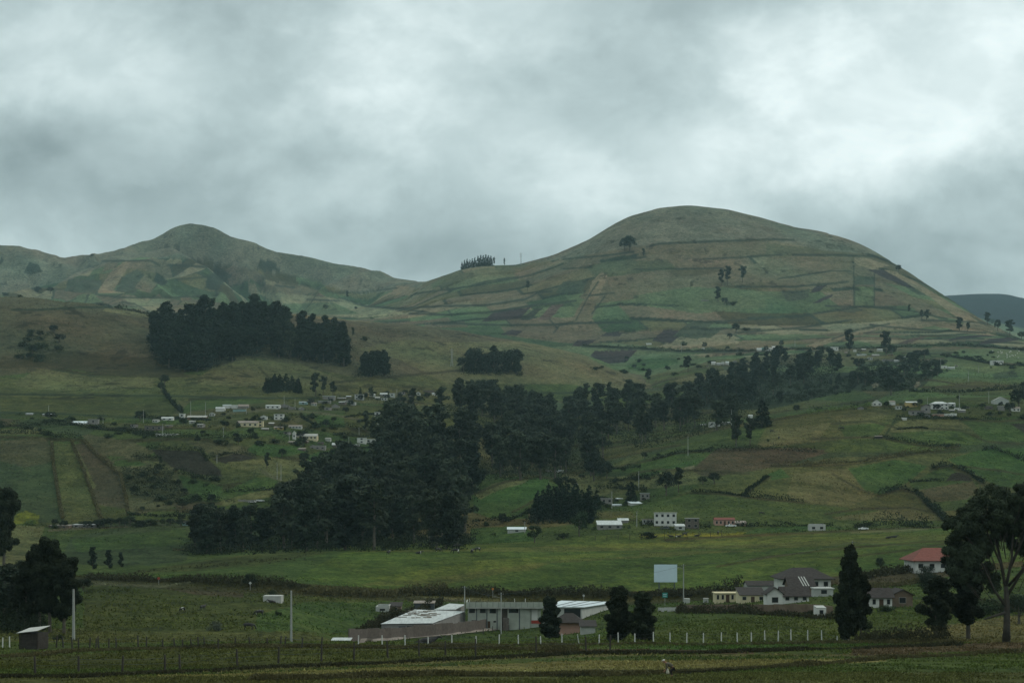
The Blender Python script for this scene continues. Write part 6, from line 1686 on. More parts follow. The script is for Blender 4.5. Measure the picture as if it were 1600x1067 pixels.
    B('small white shed with a sloping pale roof', 1056, 1070, 828, 9, 'dullwhite', 'shed', 'metal', 3, 1, name='shed', depth=5)
    B('pink bungalow with a red tiled roof', 1117, 1148, 821, 12, 'pink', 'gable', 'redtile', 3, 5, door=True)
    B('dark lean shed right of the pink bungalow', 1149, 1166, 822, 8, 'adobe', 'shed', 'rust', 3, 0, name='shed')
    B('wide barn under pale corrugated sheets', 934, 972, 827, 13, 'grey', 'shed', 'metal', 6, 3, name='barn', depth=9)
    B('dark back shed of the wide barn', 966, 982, 817, 7, 'grey', 'shed', 'metal', 3, 0, name='shed')
    B('long grey flat farmhouse left of the bushy pine', 939, 957, 788, 10, 'grey', 'flat', 'slab', 1, 2)
    B('curved white sheet roof in the yard left of the bushy pine', 957, 971, 791, 3, 'dullwhite', 'shed', 'brightmetal', 1, 0, name='shed')
    B('thin white roofed lean to above the curved roof', 963, 973, 781, 2, 'grey', 'shed', 'brightmetal', .8, 0, name='shed')
    B('slanting white roofed shed below the bushy pine', 985, 1004, 789, 5, 'dullwhite', 'shed', 'brightmetal', 2.5, 0, name='shed', rot=22)
    B('grey farmhouse right of the bushy pine', 1001, 1015, 781, 11, 'grey', 'flat', 'metal', 1, 2)
    B('small white shed by the big wood corner', 793, 822, 832, 8, 'dullwhite', 'shed', 'brightmetal', 3, 1, name='shed')
    B('ruined stone house on the lane under the right slope', 1265, 1290, 829, 11, 'concrete', 'none', nw=2, name='ruin')

    for nm, g2, spots in (('small grey shed among the upper village houses', 'sheds of the upper village', ((456, 640), (472, 641), (484, 629), (491, 634), (511, 641), (534, 632), (545, 629), (551, 633), (582, 620), (590, 624), (600, 626), (641, 622), (628, 617))),
                          ('small grey shed in the lower village gardens', 'sheds of the lower village', ((414, 672), (424, 664), (447, 679), (476, 692), (500, 694), (470, 704), (512, 690), (594, 675), (612, 683), (628, 687), (455, 693))),
                          ('small grey hut in the left hamlet', 'huts of the left hamlet', ((262, 668), (300, 662), (312, 668), (331, 650), (242, 661), (207, 668))),
                          ('small grey shed among the crest houses', 'sheds of the crest hamlet', ((1405, 640), (1449, 652), (1488, 643), (1503, 645), (1512, 638), (1547, 640), (1346, 640))),
                          ('small pale hut in the upper right hamlet', 'huts of the upper right hamlet', ((1350, 549), (1360, 563), (1392, 556), (1402, 566), (1415, 560), (1428, 566), (1450, 566), (1461, 571), (1494, 573), (1322, 553), (1148, 566), (1105, 573), (1210, 545)))):
        for i, (px, py) in enumerate(spots):
            w = rnd.uniform(6, 11) * (.7 if py < 600 else 1)
            B(nm, px - w / 2, px + w / 2, py, rnd.uniform(3.2, 5.5) * (.75 if py < 600 else 1), rnd.choice(['grey', 'adobe', 'dullwhite', 'brick', 'grey']), rnd.choice(['shed', 'gable', 'flat', 'gablef']),
              rnd.choice(['rust', 'metal', 'slab', 'tile']), rnd.uniform(1, 2), rnd.choice([0, 1, 2]), name='shed', rot=rnd.uniform(-25, 25), group=g2, dmin=800)


village()


def near_buildings():
    B = building
    # right farm
    B('white cottage with a gable facing the white posts', 1199, 1223, 949, 31, 'whitewash', 'gablef', 'tile', 9, 1, depth=5, over=.45)
    B('side wing of the white gable cottage with a tiled roof', 1223.5, 1264, 941, 23, 'whitewash', 'gable', 'tile', 12, 3, depth=6, over=.5)
    B('cream bungalow with brown doors behind the adobe wall', 1118, 1156, 941, 15, 'cream', 'flat', 'cream', 1, 5, door=True, depth=5)
    B('cream house under a dark tiled lean roof', 1156.5, 1196, 941, 20, 'cream', 'shed', 'tile', 9, 3, door=True, depth=7)
    B('long white walled house behind the cream ones', 1168, 1216, 926, 17, 'dullwhite', 'gable', 'tile', 6, 0, depth=7)
    B('big house with a hipped dark tile roof', 1222, 1298, 922, 34, 'whitewash', 'hip', 'tile', 16, 5, depth=12, over=.5)
    B('tiled adobe house with pale skylight strips', 1234, 1272, 931, 28, 'adobe', 'gable', 'tile', 12, 0, depth=7, over=.5)
    B('white painted front room beside the hipped roof', 1273, 1302, 932, 13, 'dullwhite', 'flat', 'dullwhite', 1, 1, depth=4)
    B('small white outhouse with a dark door', 1276, 1291, 963, 15, 'whitewash', 'shed', 'dullwhite', 2, 1, depth=3, name='shed', winw=.7, wh=1.3, over=.04)
    B('tiled white fronted farmhouse with a dark porch', 1349, 1394, 950, 29, 'whitewash', 'gable', 'tile', 12, 4, depth=6, over=.5, door=True)
    B('adobe gable house joined to the dark porch farmhouse', 1394.5, 1426, 948, 27, 'adobe', 'gablef', 'tile', 8, 1, depth=6, over=.5)
    B('house with a bright red hipped roof and white walls', 1430, 1500, 894, 37, 'whitewash', 'hip', 'redtile', 19, 4, depth=12, over=.6)
    ad = [q for q in bpy.data.objects if q.get('label') == 'tiled adobe house with pale skylight strips'][0]
    rf = [q for q in ad.children if q.name.startswith('roof')][0]
    zs = [v.co for v in rf.data.vertices]
    k = ad.location.y / F
    zt = max(v.z for v in zs); ym = 3.5
    ze = min(v.z for v in zs) + .12
    for i in range(3):
        m = MB(); x0 = (-2 + 4.2 * i) * k
        m.slab([(x0 + 3.6 * k, -.3, ze + .12), (x0 + 5.2 * k, -.3, ze + .12), (x0 + 1.6 * k, ym, zt + .06), (x0, ym, zt + .06)], .04)
        m.build('skylight', M['dullwhite'], ad)
    # ruin and blocks at left
    B('roofless whitewashed ruin in the green meadow', 587, 608, 956, 11, 'dullwhite', 'none', nw=1, name='ruin', depth=5)
    B('broken dark roofed half of the meadow ruin', 608.5, 626, 956, 12, 'adobe', 'shed', 'tile', 4, 1, name='ruin', depth=5)
    B('bare concrete water tank by the road bank', 411, 439, 941, 10, 'concrete', 'flat', 'concrete', 1, 0, name='shed', depth=4, over=.02)
    B('tile roofed adobe hut in front of the long building', 874, 906, 990, 31, 'pink', 'hip', 'tile', 13, 0, depth=6, over=.5)
    B('small pale lean to of the adobe hut', 908, 930, 990, 18, 'dullwhite', 'shed', 'tile', 6, 0, depth=4, over=.4)
    B('low bluish sheet roof in the left meadow by the wall', 519, 546, 1003, 4, 'rust', 'shed', 'metal', 1.5, 0, name='shed', depth=3)
    B('little white gate house on the adobe wall', 1070, 1078, 942, 7, 'dullwhite', 'flat', 'dullwhite', 1, 0, name='shed', depth=2, over=.05)
    B('white gate pillar block before the adobe wall', 1100, 1107, 942, 7, 'dullwhite', 'flat', 'dullwhite', 1, 0, name='shed', depth=1.5, over=.05)

    # long two storey building
    p = hit(786, 984); k = p.y / F
    o = empty('workshop_building', p)
    tag(o, 'long grey green two storey building with dark square windows', 'building')
    X = lambda px: (px - 786) * k
    Z = lambda py: (984 - py) * k
    w = MB()
    w.box(X(731), X(783), 0, 9, -2, Z(950)); w.box(X(793.05), X(828), 0, 9, -1.5, Z(950)); w.box(X(828.05), X(845), .6, 9, -1, Z(950))
    w.build('wall', M['greygreen'], o)
    w = MB(); w.box(X(783.05), X(793), .8, 9, -2, Z(950)); w.box(X(786), X(795), -1.2, .3, -1.5, Z(965)); w.build('stair_wall', M['brick'], o)
    r = MB(); r.box(X(728), X(848), -.9, 9.6, Z(949.9), Z(948)); r.build('roof', M['slab'], o)
    r = MB(); r.box(X(728), X(848), -.88, -.7, Z(947.95), Z(940)); r.box(X(728), X(728) + .18, -.69, 9.5, Z(947.95), Z(940)); r.build('parapet', M['greygreen'], o)
    c = MB()
    for px in range(734, 848, 9):
        c.box(X(px), X(px) + .06, -.93, -.882, Z(947.9), Z(940))
    c.build('parapet_seam', M['steel'], o)
    for a, b_, t, u in ((733, 742, 950, 957), (750, 759, 950, 957), (765, 775, 950, 957.5), (795, 810, 950, 957), (737, 744, 968, 971), (771, 775, 969, 972)):
        f = MB(); f.box(X(a) - .1, X(b_) + .1, -.04, -.002, Z(u) - .1, Z(t) + .02); fo = f.build('window', M['frame'], o)
        q = MB(); q.box(X(a), X(b_), -.06, -.042, Z(u), Z(t) - .08); q.build('pane', M['glass'], fo)
    for px in (744, 760, 776, 811):
        q = MB(); q.box(X(px), X(px) + .22, -.08, -.003, -1.5, Z(950.2)); q.build('drain_pipe', M['steel'], o)
    q = MB(); q.box(X(762), X(766), -.06, -.003, -.1, Z(970)); q.build('door', M['door'], o)
    q = MB(); q.box(X(830), X(845), .5, .597, Z(974), Z(969)); q.build('red_base', M['red'], o)
    q = MB(); q.box(X(831), X(840), .52, .597, Z(968.8), Z(951)); q.build('shop_window', M['whitewash'], o)
    for px in (733, 804, 821):
        q = MB(); q.tube([(X(px), 3, Z(948)), (X(px), 3, Z(936))], .08); q.build('roof_rod', M['concrete'], o)

    def at(px, row, D):
        return Vector((D * (px - CX) / F, D, D * (YH - row) / F))

    def block(name, key, parent, bot, top):
        m = MB(); m.add(bot + top, [(0, 3, 2, 1), (4, 5, 6, 7), (0, 1, 5, 4), (1, 2, 6, 5), (2, 3, 7, 6), (3, 0, 4, 7)])
        return m.build(name, M[key], parent)

    # wide low warehouse with two pale sheet roofs, behind the block wall
    O = hit(650, 988)
    o = empty('warehouse', O)
    tag(o, 'wide low warehouse with weathered pale sheet roof behind the block wall', 'warehouse')
    D0, D1 = O.y + 2, O.y + 26
    fl, fr, rr_, rl = at(596, 975.6, D0) - O, at(677, 974.6, D0) - O, at(726, 956, D1) - O, at(648, 953, D1) - O
    dn = Vector((0, 0, -1)) * 4.5
    block('wall', 'grey', o, [fl + dn, fr + dn, rr_ + dn * 1.6, rl + dn * 1.6], [fl, fr, rr_, rl])
    m = MB()
    rr = random.Random(4)
    n, rows = 9, 5
    e = Vector((0, 0, .12))
    for i in range(n):
        for j in range(rows):
            f0, f1 = i / n - .01, (i + 1) / n - .004
            g0, g1 = j / rows - .01, (j + 1) / rows + .012
            q = lambda f, g2: fl.lerp(fr, f).lerp(rl.lerp(rr_, f), g2) + e + Vector((0, 0, .02 * (rows - j) + rr.uniform(0, .05)))
            m.slab([q(f0, g0), q(f1, g0), q(f1, g1), q(f0, g1)], .04)
    m.build('roof', M['metal'], o)
    m = MB()
    for k_ in range(26):   # stray boards, stones and rust patches lying on the sheets
        f, g2 = rr.uniform(.02, .7), rr.uniform(.35, .98)
        c = fl.lerp(fr, f).lerp(rl.lerp(rr_, f), g2) + e + Vector((0, 0, .16))
        L_, W_ = rr.uniform(.3, 2.4), rr.uniform(.1, .35)
        m.box(c.x - L_ / 2, c.x + L_ / 2, c.y - W_, c.y + W_, c.z - .05, c.z + .08)
    m.build('roof_ballast', M['rust'], o)
    kk = O.y / F
    m = MB(); m.box(fl.x + 27 * kk, fl.x + 38 * kk, fl.y - .06, fl.y - .003, fl.z - 3, fl.z - .3); m.build('gate', M['steel'], o)
    m = MB(); m.box(fl.x + 40 * kk, fl.x + 52 * kk, fl.y - .08, fl.y - .003, fl.z - 3, fl.z - .25); m.build('opening', M['glass'], o)
    D2, D3 = D1 + .5, D1 + 14
    a, b_, c, d = at(678, 952.6, D2) - O, at(712, 952.2, D2) - O, at(727, 944.6, D3) - O, at(702, 943, D3) - O
    block('rear_wall', 'grey', o, [a + dn, b_ + dn, c + dn, d + dn], [a, b_, c, d])
    m = MB(); m.slab([a + e, b_ + e, c + e, d + e], .08); m.build('rear_roof', M['metal'], o)
    building('dark sheet metal shack behind the warehouse roof', 647, 678, 954, 13, 'steel', 'shed', 'rust', 2, 0, depth=4, name='shed')

    # white walled warehouse on the right
    O = hit(905, 968)
    o = empty('warehouse', O)
    tag(o, 'white walled warehouse with a bright white roof behind the dark trees', 'warehouse')
    D0, D1 = O.y, O.y + 30
    fl, fr, rr_, rl = at(848, 948, D0) - O, at(909, 948.5, D0) - O, at(963, 940.5, D1) - O, at(880, 938.5, D1) - O
    block('wall', 'dullwhite', o, [fl + dn, fr + dn, rr_ + dn, rl + dn], [fl, fr, rr_, rl])
    s_ = Vector((.5, 0, 0))
    m = MB(); m.slab([fl + e - s_ - Vector((0, .5, 0)), fr + e + s_ - Vector((0, .5, 0)), rr_ + e + s_, rl + e - s_], .12); m.build('roof', M['brightmetal'], o)
    m = MB()
    for f in (.25, .5, .75):
        q0, q1 = fl.lerp(fr, f) + e * 1.6, rl.lerp(rr_, f) + e * 1.6
        m.slab([q0, q0 + s_ * .6, q1 + s_ * .6, q1], .05)
    m.build('skylight', M['steel'], o)
    m = MB(); m.box(fr.x - 30 * kk, fr.x - .3, fr.y - .06, fr.y - .003, fr.z - 2.6, fr.z - .3); m.build('opening', M['glass'], o)

    def wall(label, pts, h, key, name='garden_wall', th=.25, dm=200):
        m = MB()
        P = [hit(*q, dmin=dm) for q in dens(pts, 8)]
        for a, b in zip(P[:-1], P[1:]):
            hh = h * rnd.uniform(.93, 1.05)
            d = (b - a); d.z = 0
            nrm = Vector((-d.y, d.x, 0)).normalized() * th
            m.add([a - Vector((0, 0, 1)), b - Vector((0, 0, 1)), b + nrm - Vector((0, 0, 1)), a + nrm - Vector((0, 0, 1)),
                   a + Vector((0, 0, hh)), b + Vector((0, 0, hh)), b + nrm + Vector((0, 0, hh)), a + nrm + Vector((0, 0, hh))],
                  [(0, 3, 2, 1), (4, 5, 6, 7), (0, 1, 5, 4), (1, 2, 6, 5), (2, 3, 7, 6), (3, 0, 4, 7)])
        o2 = m.build(name, M[key])
        tag(o2, label, 'wall')
    wall('long brown block wall in front of the warehouse', [(546, 1003), (593, 1001.5), (655, 996), (726, 989.5), (760, 984)], 2.6, 'brick')
    wall('old adobe wall along the farm front', [(1057, 957), (1120, 957), (1200, 957), (1270, 957), (1300, 960)], 1.7, 'adobe')
    wall('low white wall left of the adobe wall', [(1028, 955), (1056, 955)], 1.0, 'concrete')
    # lane below the warehouse
    lane = MB()
    P = [hit(*q) for q in dens([(560, 1006), (640, 998), (720, 991), (780, 984), (830, 978)], 10)]
    for a, b in zip(P[:-1], P[1:]):
        z = Vector((0, 0, .12))
        s = Vector((0, 4.0, .3))
        lane.add([a + z, b + z, b + s + z, a + s + z], [(0, 1, 2, 3)])
    tag(lane.build('road', M['rust']), kind='structure')


near_buildings()
tag(link('yard_scrub', blob_cards([q[:3] for q in YARD], [q[3] for q in YARD], 40, .55, 601, .8, 'bush')), kind='stuff')


# ------------------------------------------------------------------ poles, signs, fences
def pole(label, px, base, top, lamp=False, arm=True, D=None, dm=90, r=.15):
    p = hit(px, base, dm) if D is None else Vector((D * (px - CX) / F, D, ground_z(D * (px - CX) / F, D)))
    h = (base - top) * p.y / F
    o = empty('utility_pole', p, rnd.uniform(-.4, .4))
    tag(o, label, 'pole', 'concrete poles of the power line')
    m = MB(); m.tube([(0, 0, -.3), (0, 0, h)], [r * 1.15, r * .75], 9); m.build('shaft', M['pole'], o)
    if arm:
        m = MB(); m.box(-.55, .55, -.12, -.04, h - .5, h - .4); m.build('crossarm', M['steel'], o)
        for x in (-.5, 0.05, .5):
            q = MB(); q.tube([(x, -.08, h - .397), (x, -.08, h - .22)], [.05, .035], 6); q.build('insulator', M['frame'], o)
    if lamp:
        m = MB(); m.tube([(0, 0, h - 1.3), (-.8, -.1, h - 1.0), (-1.3, -.1, h - .95)], .03, 5); m.box(-1.75, -1.25, -.18, -.02, h - 1.0, h - .9); m.build('street_lamp', M['frame'], o)
    return o


def poles():
    pole('thick pale pole beside the left tree clump', 115, 1001, 920, arm=False, r=.2)
    pole('thick pale pole in the open left meadow', 455, 1003, 923, arm=False, r=.2)
    pole('pole at the left corner of the long building', 726, 976, 915)
    pole('pole with a lamp in front of the long building', 783, 991, 926, lamp=True)
    pole('pole with a lamp right of the blank billboard', 1068, 940, 881, lamp=True)
    pole('pole rising above the slim eucalyptus', 1332, 892, 845, r=.1)
    for px, b, t, lab in ((76, 650, 634, 'thin pole behind the white roof at far left'), (161, 663, 652, 'short pole by the unfinished grey house'), (224, 661, 641, 'white pole beside the round hamlet tree'),
                          (254, 678, 662, 'pole in front of the brick house'), (298, 652, 627, 'tall pole in the left hamlet'), (321, 652, 628, 'dark pole right of the left hamlet'),
                          (349, 683, 667, 'pole with lamp left of the cream house'), (385, 647, 636, 'short pole beside the teal house'), (444, 637, 619, 'pole above the long white house'),
                          (461, 640, 622, 'pole with lamp in the upper village'), (452, 688, 674, 'pole left of the chapel'), (433, 750, 724, 'left pole of two at the lane bend'),
                          (439, 751, 726, 'right pole of two at the lane bend'), (545, 697, 682, 'pole between the white village houses'), (614, 669, 645, 'tall pole under the yellow houses'),
                          (339, 724, 711, 'pole by the black ploughed field'), (561, 680, 668, 'thin pole above the white village walls'), (620, 621, 608, 'pole in the upper village centre'),
                          (998, 768, 737, 'tall pole behind the bushy pine'), (956, 795, 768, 'pole in front of the grey farmhouse'), (995, 823, 798, 'pole left of the two storey white house'),
                          (820, 833, 815, 'pole beside the small white shed'), (1075, 712, 682, 'pole on the strip fields'), (1143, 664, 640, 'tall pole before the ravine wood'),
                          (1449, 640, 620, 'pole behind the crest houses'), (1499, 640, 616, 'pole right of the crest houses'), (1545, 630, 612, 'pole left of the broad white gable'),
                          (1513, 596, 580, 'upper pole on the open right slope'), (1529, 583, 572, 'thin pole on the upper right slope'), (1470, 576, 560, 'pole beside the scrub mound'),
                          (1065, 550, 536, 'thin pole on the field under the round hill'), (1242, 543, 530, 'thin pole above the ravine wood')):
        pole(lab, px, b, t, dm=600, arm=True, r=.16 if b > 600 else .22)

    def pylon(label, px, py, hpx, D=None):
        p = hit(px, py, 1300) if D is None else Vector((D * (px - CX) / F, D, ground_z(D * (px - CX) / F, D)))
        h = hpx * p.y / F
        o = empty('pylon', p); tag(o, label, 'pylon')
        m = MB()
        a = h * .07
        for sx in (-1, 1):
            for sy in (-1, 1):
                m.tube([(sx * a, sy * a, -1), (sx * a * .25, sy * a * .25, h * .6), (0, 0, h)], .22, 4)
        for i in range(6):
            z0, z1 = h * i / 9, h * (i + 1) / 9
            w0, w1 = a * (1 - z0 / h * 1.2), a * (1 - z1 / h * 1.2)
            m.tube([(-w0, -w0, z0), (w1, -w1, z1)], .12, 4); m.tube([(w0, -w0, z0), (-w1, -w1, z1)], .12, 4)
        m.build('lattice', M['pole'], o)
        for f in (.66, .78, .9):
            m = MB(); m.tube([(-h * .11, 0, h * f), (h * .11, 0, h * f)], .2, 4); m.build('crossarm', M['pole'], o)
    pylon('lattice pylon on the saddle skyline', 814, 0, 20, D=3040)
    pylon('lattice pylon on the brown hill above the village', 706, 573, 28)

    # billboard
    p = hit(1040, 922, 420); k = p.y / F
    o = empty('billboard', p); tag(o, 'large blank pale blue billboard on two dark legs', 'billboard')
    for x in (1030, 1054):
        m = MB(); m.tube([((x - 1040) * k, .25, -1.5), ((x - 1040) * k, .25, 12.0 * k)], .16, 8); m.build('leg', M['steel'], o)
    m = MB(); m.box(-18 * k, 18 * k, 0, .12, 12 * k, 39.5 * k); m.build('panel', M['board'], o)
    m = MB()
    for z in (12.5, 25, 39): m.box(-18 * k, 18 * k, .123, .25, z * k - .1, z * k)
    m.build('frame', M['steel'], o)

    def sign(label, px, base, top, w_m, shape, key, name='road_sign', dm=200, text=None):
        p = hit(px, base, dm); k = p.y / F; h = (base - top) * k
        o = empty(name, p); tag(o, label, 'sign')
        m = MB(); m.tube([(0, 0, -.3), (0, 0, h)], .05, 6); m.build('post', M['pole'], o)
        m = MB(); a = w_m / 2
        if shape == 'diamond':
            V = [(0, -.06, h - w_m), (a, -.06, h - a), (0, -.06, h), (-a, -.06, h - a)]
        elif shape == 'round':
            V = [(a * math.cos(t), -.06, h - a + a * math.sin(t)) for t in (2 * math.pi * i / 16 for i in range(16))]
        else:
            V = [(-a, -.06, h - w_m * .95), (a, -.06, h - w_m * .95), (a, -.06, h), (-a, -.06, h)]
        n = len(V)
        m.add(V + [(x, -.03, z) for x, y, z in V], [tuple(range(n)), tuple(range(2 * n - 1, n - 1, -1))] + [(i, (i + 1) % n, n + (i + 1) % n, n + i) for i in range(n)])
        m.build('plate', M[key], o)
        if text:
            for i in range(2):
                q = MB(); q.box(-a * .7, a * .6, -.075, -.062, h - w_m * (.3 + .32 * i) - .08, h - w_m * (.3 + .32 * i) + .05); q.build('marking', M['board'], o)
        return o
    sign('green information sign beneath the billboard', 1039, 946, 926, 1.35, 'square', 'signgreen', text=True)
    sign('white diamond road sign beside the dark round tree', 391, 923, 908.5, .8, 'diamond', 'postwhite')
    sign('round white sign behind the bright roofed warehouse', 912, 943, 928.5, .6, 'round', 'postwhite')
    sign('orange warning sign on the bank behind the long building', 770, 936, 919, .75, 'diamond', 'orange')
    sign('small red sign on the road bank at left', 248, 914, 902, .6, 'square', 'red')

    # white concrete post fence
    posts = [(4, 1012), (15, 1011), (560, 1009), (597, 1008), (633, 1009), (669, 1011), (706, 1008), (744, 1008), (780, 1008), (810, 1007), (845, 1008.5), (878, 1006), (905, 1007), (936, 1006.5), (966, 1005), (992, 1005), (1021, 1004),
             (1047, 1003), (1073, 1004), (1099, 1004), (1127, 1004), (1152, 1004), (1174, 1004), (1195, 1001), (1216, 1002), (1236, 1001), (1262, 1001), (1284, 1002), (1308, 1002), (1325, 1003), (1345, 1004)]
    sizes = {1325: 4, 1345: 3, 1308: 9}
    o = empty('post_fence', hit(900, 1006)); tag(o, 'row of short white concrete fence posts with wire', 'fence')
    tops = []
    for px, py in posts:
        p = hit(px, py)
        h = sizes.get(px, 16 + rnd.uniform(-1, 1.5)) * p.y / F
        m = MB(); ln = rnd.uniform(-.03, .03) if px != 905 else -.16
        q = p - o.location
        m.tube([(q.x, q.y, q.z - .2), (q.x + ln * 1.5, q.y, q.z + h)], [.09, .075], 4)
        m.build('post', M['postwhite'], o)
        tops.append((q + Vector((0, 0, h * .85)), px))
    for (a, pa), (b, pb) in zip(tops[:-1], tops[1:]):
        if pb - pa > 200:
            continue
        m = MB()
        for f in (0, .5):
            s = Vector((0, 0, f))
            m.tube([a - s, (a + b) / 2 - s - Vector((0, 0, .06)), b - s], .012, 3, False)
        m.build('wire', M['steel'], o)

    def wood_fence(label, pts, hpx, lean=.05):
        o = empty('wire_fence', hit(*pts[len(pts) // 2])); tag(o, label, 'fence')
        tops = []
        for px, py in pts:
            p = hit(px, py)
            h = (hpx + rnd.uniform(-2.5, 2.5)) * p.y / F
            q = p - o.location
            m = MB(); lx = rnd.uniform(-lean, lean) * h
            m.tube([(q.x, q.y, q.z - .2), (q.x + lx * .5, q.y, q.z + h * .5), (q.x + lx, q.y, q.z + h)], [.11, .10, .08], 6)
            m.build('post', M['wood'], o)
            tops.append(q + Vector((lx * .7, 0, h * .8)))
        for a, b in zip(tops[:-1], tops[1:]):
            m = MB()
            for f in (0, .45):
                s = Vector((0, 0, f))
                m.tube([a - s, (a + b) / 2 - s - Vector((0, 0, .05)), b - s], .013, 3, False)
            m.build('wire', M['steel'], o)
    wood_fence('crooked dark wooden fence behind the left bank', [(x, 1013 + rnd.uniform(-3, 1)) for x in (73, 88, 99, 113, 123, 140, 150, 154, 170, 182, 216, 229, 254, 273, 285, 299, 310, 320, 341, 367, 391, 418, 438, 445, 472, 502)], 17, .12)
    wood_fence('sparse dark stake fence on the foreground bank', [(55, 1053), (123, 1050), (191, 1051), (258, 1050), (281, 1047), (371, 1041), (435, 1037), (502, 1034), (553, 1031), (606, 1028), (655, 1027), (696, 1026), (743, 1027), (838, 1022), (916, 1020), (953, 1018)], 27, .05)
    wood_fence('thin stake fence at the top of the cow pasture', [(x, 845 - (x - 930) * .03) for x in range(930, 1130, 18)], 9, .05)
    wood_fence('low stake fence along the lane by the long building', [(755, 990), (770, 988), (783, 986), (795, 984), (821, 979), (834, 978)], 8, .05)

    # wooden hut
    p = hit(45, 1014); k = p.y / F
    o = empty('wooden_hut', p, R(-14)); tag(o, 'small plank hut with a pale sheet roof in the left corner', 'hut')
    w = 31 * k / 2
    m = MB(); hh = 2.0
    rr = random.Random(8)
    n = 9
    for i in range(n):
        z0 = i * hh / n
        m.box(-w + rr.uniform(-.05, .05), w + rr.uniform(-.05, .05), -rr.uniform(0, .03), .05, z0, z0 + hh / n - rr.uniform(.02, .07))
        m.box(w - .02, w + .03 + rr.uniform(0, .02), .06, 2.4 + rr.uniform(-.05, .05), z0, z0 + hh / n - rr.uniform(.02, .05))
    m.box(-w + .1, w - .1, .08, 2.4, -.3, hh - .05)
    m.build('wall', M['wood'], o)
    for x in (-w, w):
        q = MB(); q.tube([(x, -.06, -.3), (x, -.06, hh)], .08, 6); q.build('corner_post', M['darkbark'], o)
    r = MB(); r.slab([(-w - .3, -.35, hh), (w + .15, -.35, hh + .35), (w + .15, 2.7, hh + .75), (-w - .3, 2.7, hh + .4)], .05); r.build('roof', M['concrete'], o)


poles()


# ------------------------------------------------------------------ skinned figures
def skin_object(name, chains, material, parent=None, sub=2):
    """chains: list of lists of (x, y, z, r); a chain starting with an int joins that vertex"""
    bm = bmesh.new()
    lay = bm.verts.layers.skin.verify()
    vs = []
    for ch in chains:
        prev = None
        for it in ch:
            if isinstance(it, int):
                prev = vs[it]; continue
            v = bm.verts.new(it[:3]); v[lay].radius = (it[3], it[3]); vs.append(v)
            if prev is not None:
                bm.edges.new((prev, v))
            prev = v
    vs[0][lay].use_root = True
    me = bpy.data.meshes.new(name)
    bm.to_mesh(me); bm.free()
    o = link(name, me, material, parent)
    sk = o.modifiers.new('skin', 'SKIN'); sk.use_smooth_shade = True
    ss = o.modifiers.new('sub', 'SUBSURF'); ss.levels = sub; ss.render_levels = sub
    return o


def cow_mesh(pose):
    body = [(-.80, 0, 1.12, .27), (-.35, 0, 1.08, .33), (.15, 0, 1.04, .36), (.60, 0, 1.12, .29)]
    if pose == 'graze':
        head = [3, (.95, 0, 1.02, .17), (1.18, 0, .66, .12), (1.32, 0, .42, .115), (1.42, 0, .16, .07)]
    elif pose == 'lie':
        head = [3, (.95, 0, 1.32, .17), (1.15, 0, 1.50, .12), (1.36, 0, 1.42, .11), (1.58, 0, 1.32, .07)]
    else:
        head = [3, (.95, 0, 1.30, .17), (1.15, 0, 1.46, .13), (1.36, 0, 1.40, .11), (1.60, 0, 1.28, .07)]
    ch = [body, head]
    for s in (-1, 1):
        ch.append([3, (.56, s * .20, .78, .12), (.58, s * .21, .42, .065), (.56, s * .21, .06, .055)])
        ch.append([0, (-.72, s * .20, .82, .15), (-.62, s * .21, .58, .09), (-.80, s * .21, .42, .055), (-.76, s * .21, .06, .05)])
    ch.append([0, (-1.08, 0, 1.18, .035), (-1.12, 0, .62, .03)])
    hd = 5
    for s in (-1, 1):
        b = head[3]
        ch.append([6, (b[0] - .08, s * .19, b[2] + .12, .03)])
    if pose == 'lie':   # resting on the ground, legs folded
        ch = [[(x, y, z - .72, r) for x, y, z, r in body], [3] + [(x, y, z - .72, r) for x, y, z, r in head[1:]]]
        for s in (-1, 1):
            ch.append([3, (.55, s * .28, .16, .10), (.85, s * .30, .07, .06), (.55, s * .36, .06, .05)])
            ch.append([0, (-.70, s * .32, .20, .14), (-.30, s * .40, .08, .07), (-.62, s * .44, .06, .05)])
        ch.append([0, (-1.05, 0, .3, .03), (-1.1, .1, .06, .03)])
    return ch


COWS = {}
for ps in ('graze', 'stand', 'lie'):
    for kk in ('cow', 'blackcow'):
        COWS[(ps, kk)] = None


def cow(label, px, py, pose, rz, key='cow', dm=200, group='cows grazing in the pastures', sc=1.0):
    p = hit(px, py, dm)
    src = COWS[(pose, key)]
    if src is None:
        o = skin_object('cow', cow_mesh(pose), M[key])
        COWS[(pose, key)] = o
    else:
        o = src.copy(); COL.objects.link(o)
    o.location = p; o.rotation_euler = (0, 0, R(rz)); sc *= 1.2 if p.y > 420 else .95
    o.scale = (sc, sc, sc)
    tag(o, label, 'cow', group)


cow('black and white cow leftmost on the big pasture', 607, 867, 'stand', 70)
cow('cow lying second from left on the big pasture', 654, 865, 'lie', 0)
cow('black and white cow third from left on the big pasture', 685, 863, 'graze', 35)
cow('uppermost black cow in the pasture group', 714, 858, 'stand', 20, 'blackcow', sc=1.15)
cow('black and white cow just below the uppermost one', 712, 865, 'graze', 170, sc=1.1)
cow('cow seen end on near the right of the pasture group', 737.5, 865, 'stand', 80, 'blackcow')
cow('rightmost black and white cow of the pasture group', 746, 862, 'graze', 200)
cow('black cow standing in the left meadow', 389, 985, 'graze', 0, 'blackcow', sc=1.05)
cow('black and white cow on the left meadow slope', 405, 962, 'graze', 210)
cow('black cow by the concrete tank', 425, 942, 'lie', 160, 'blackcow')
cow('dark calf with pale head on the upper left slope', 285, 957, 'graze', 140, sc=.85)
cow('dark calf facing uphill on the upper left slope', 317, 953, 'stand', 60, 'blackcow', sc=.85)
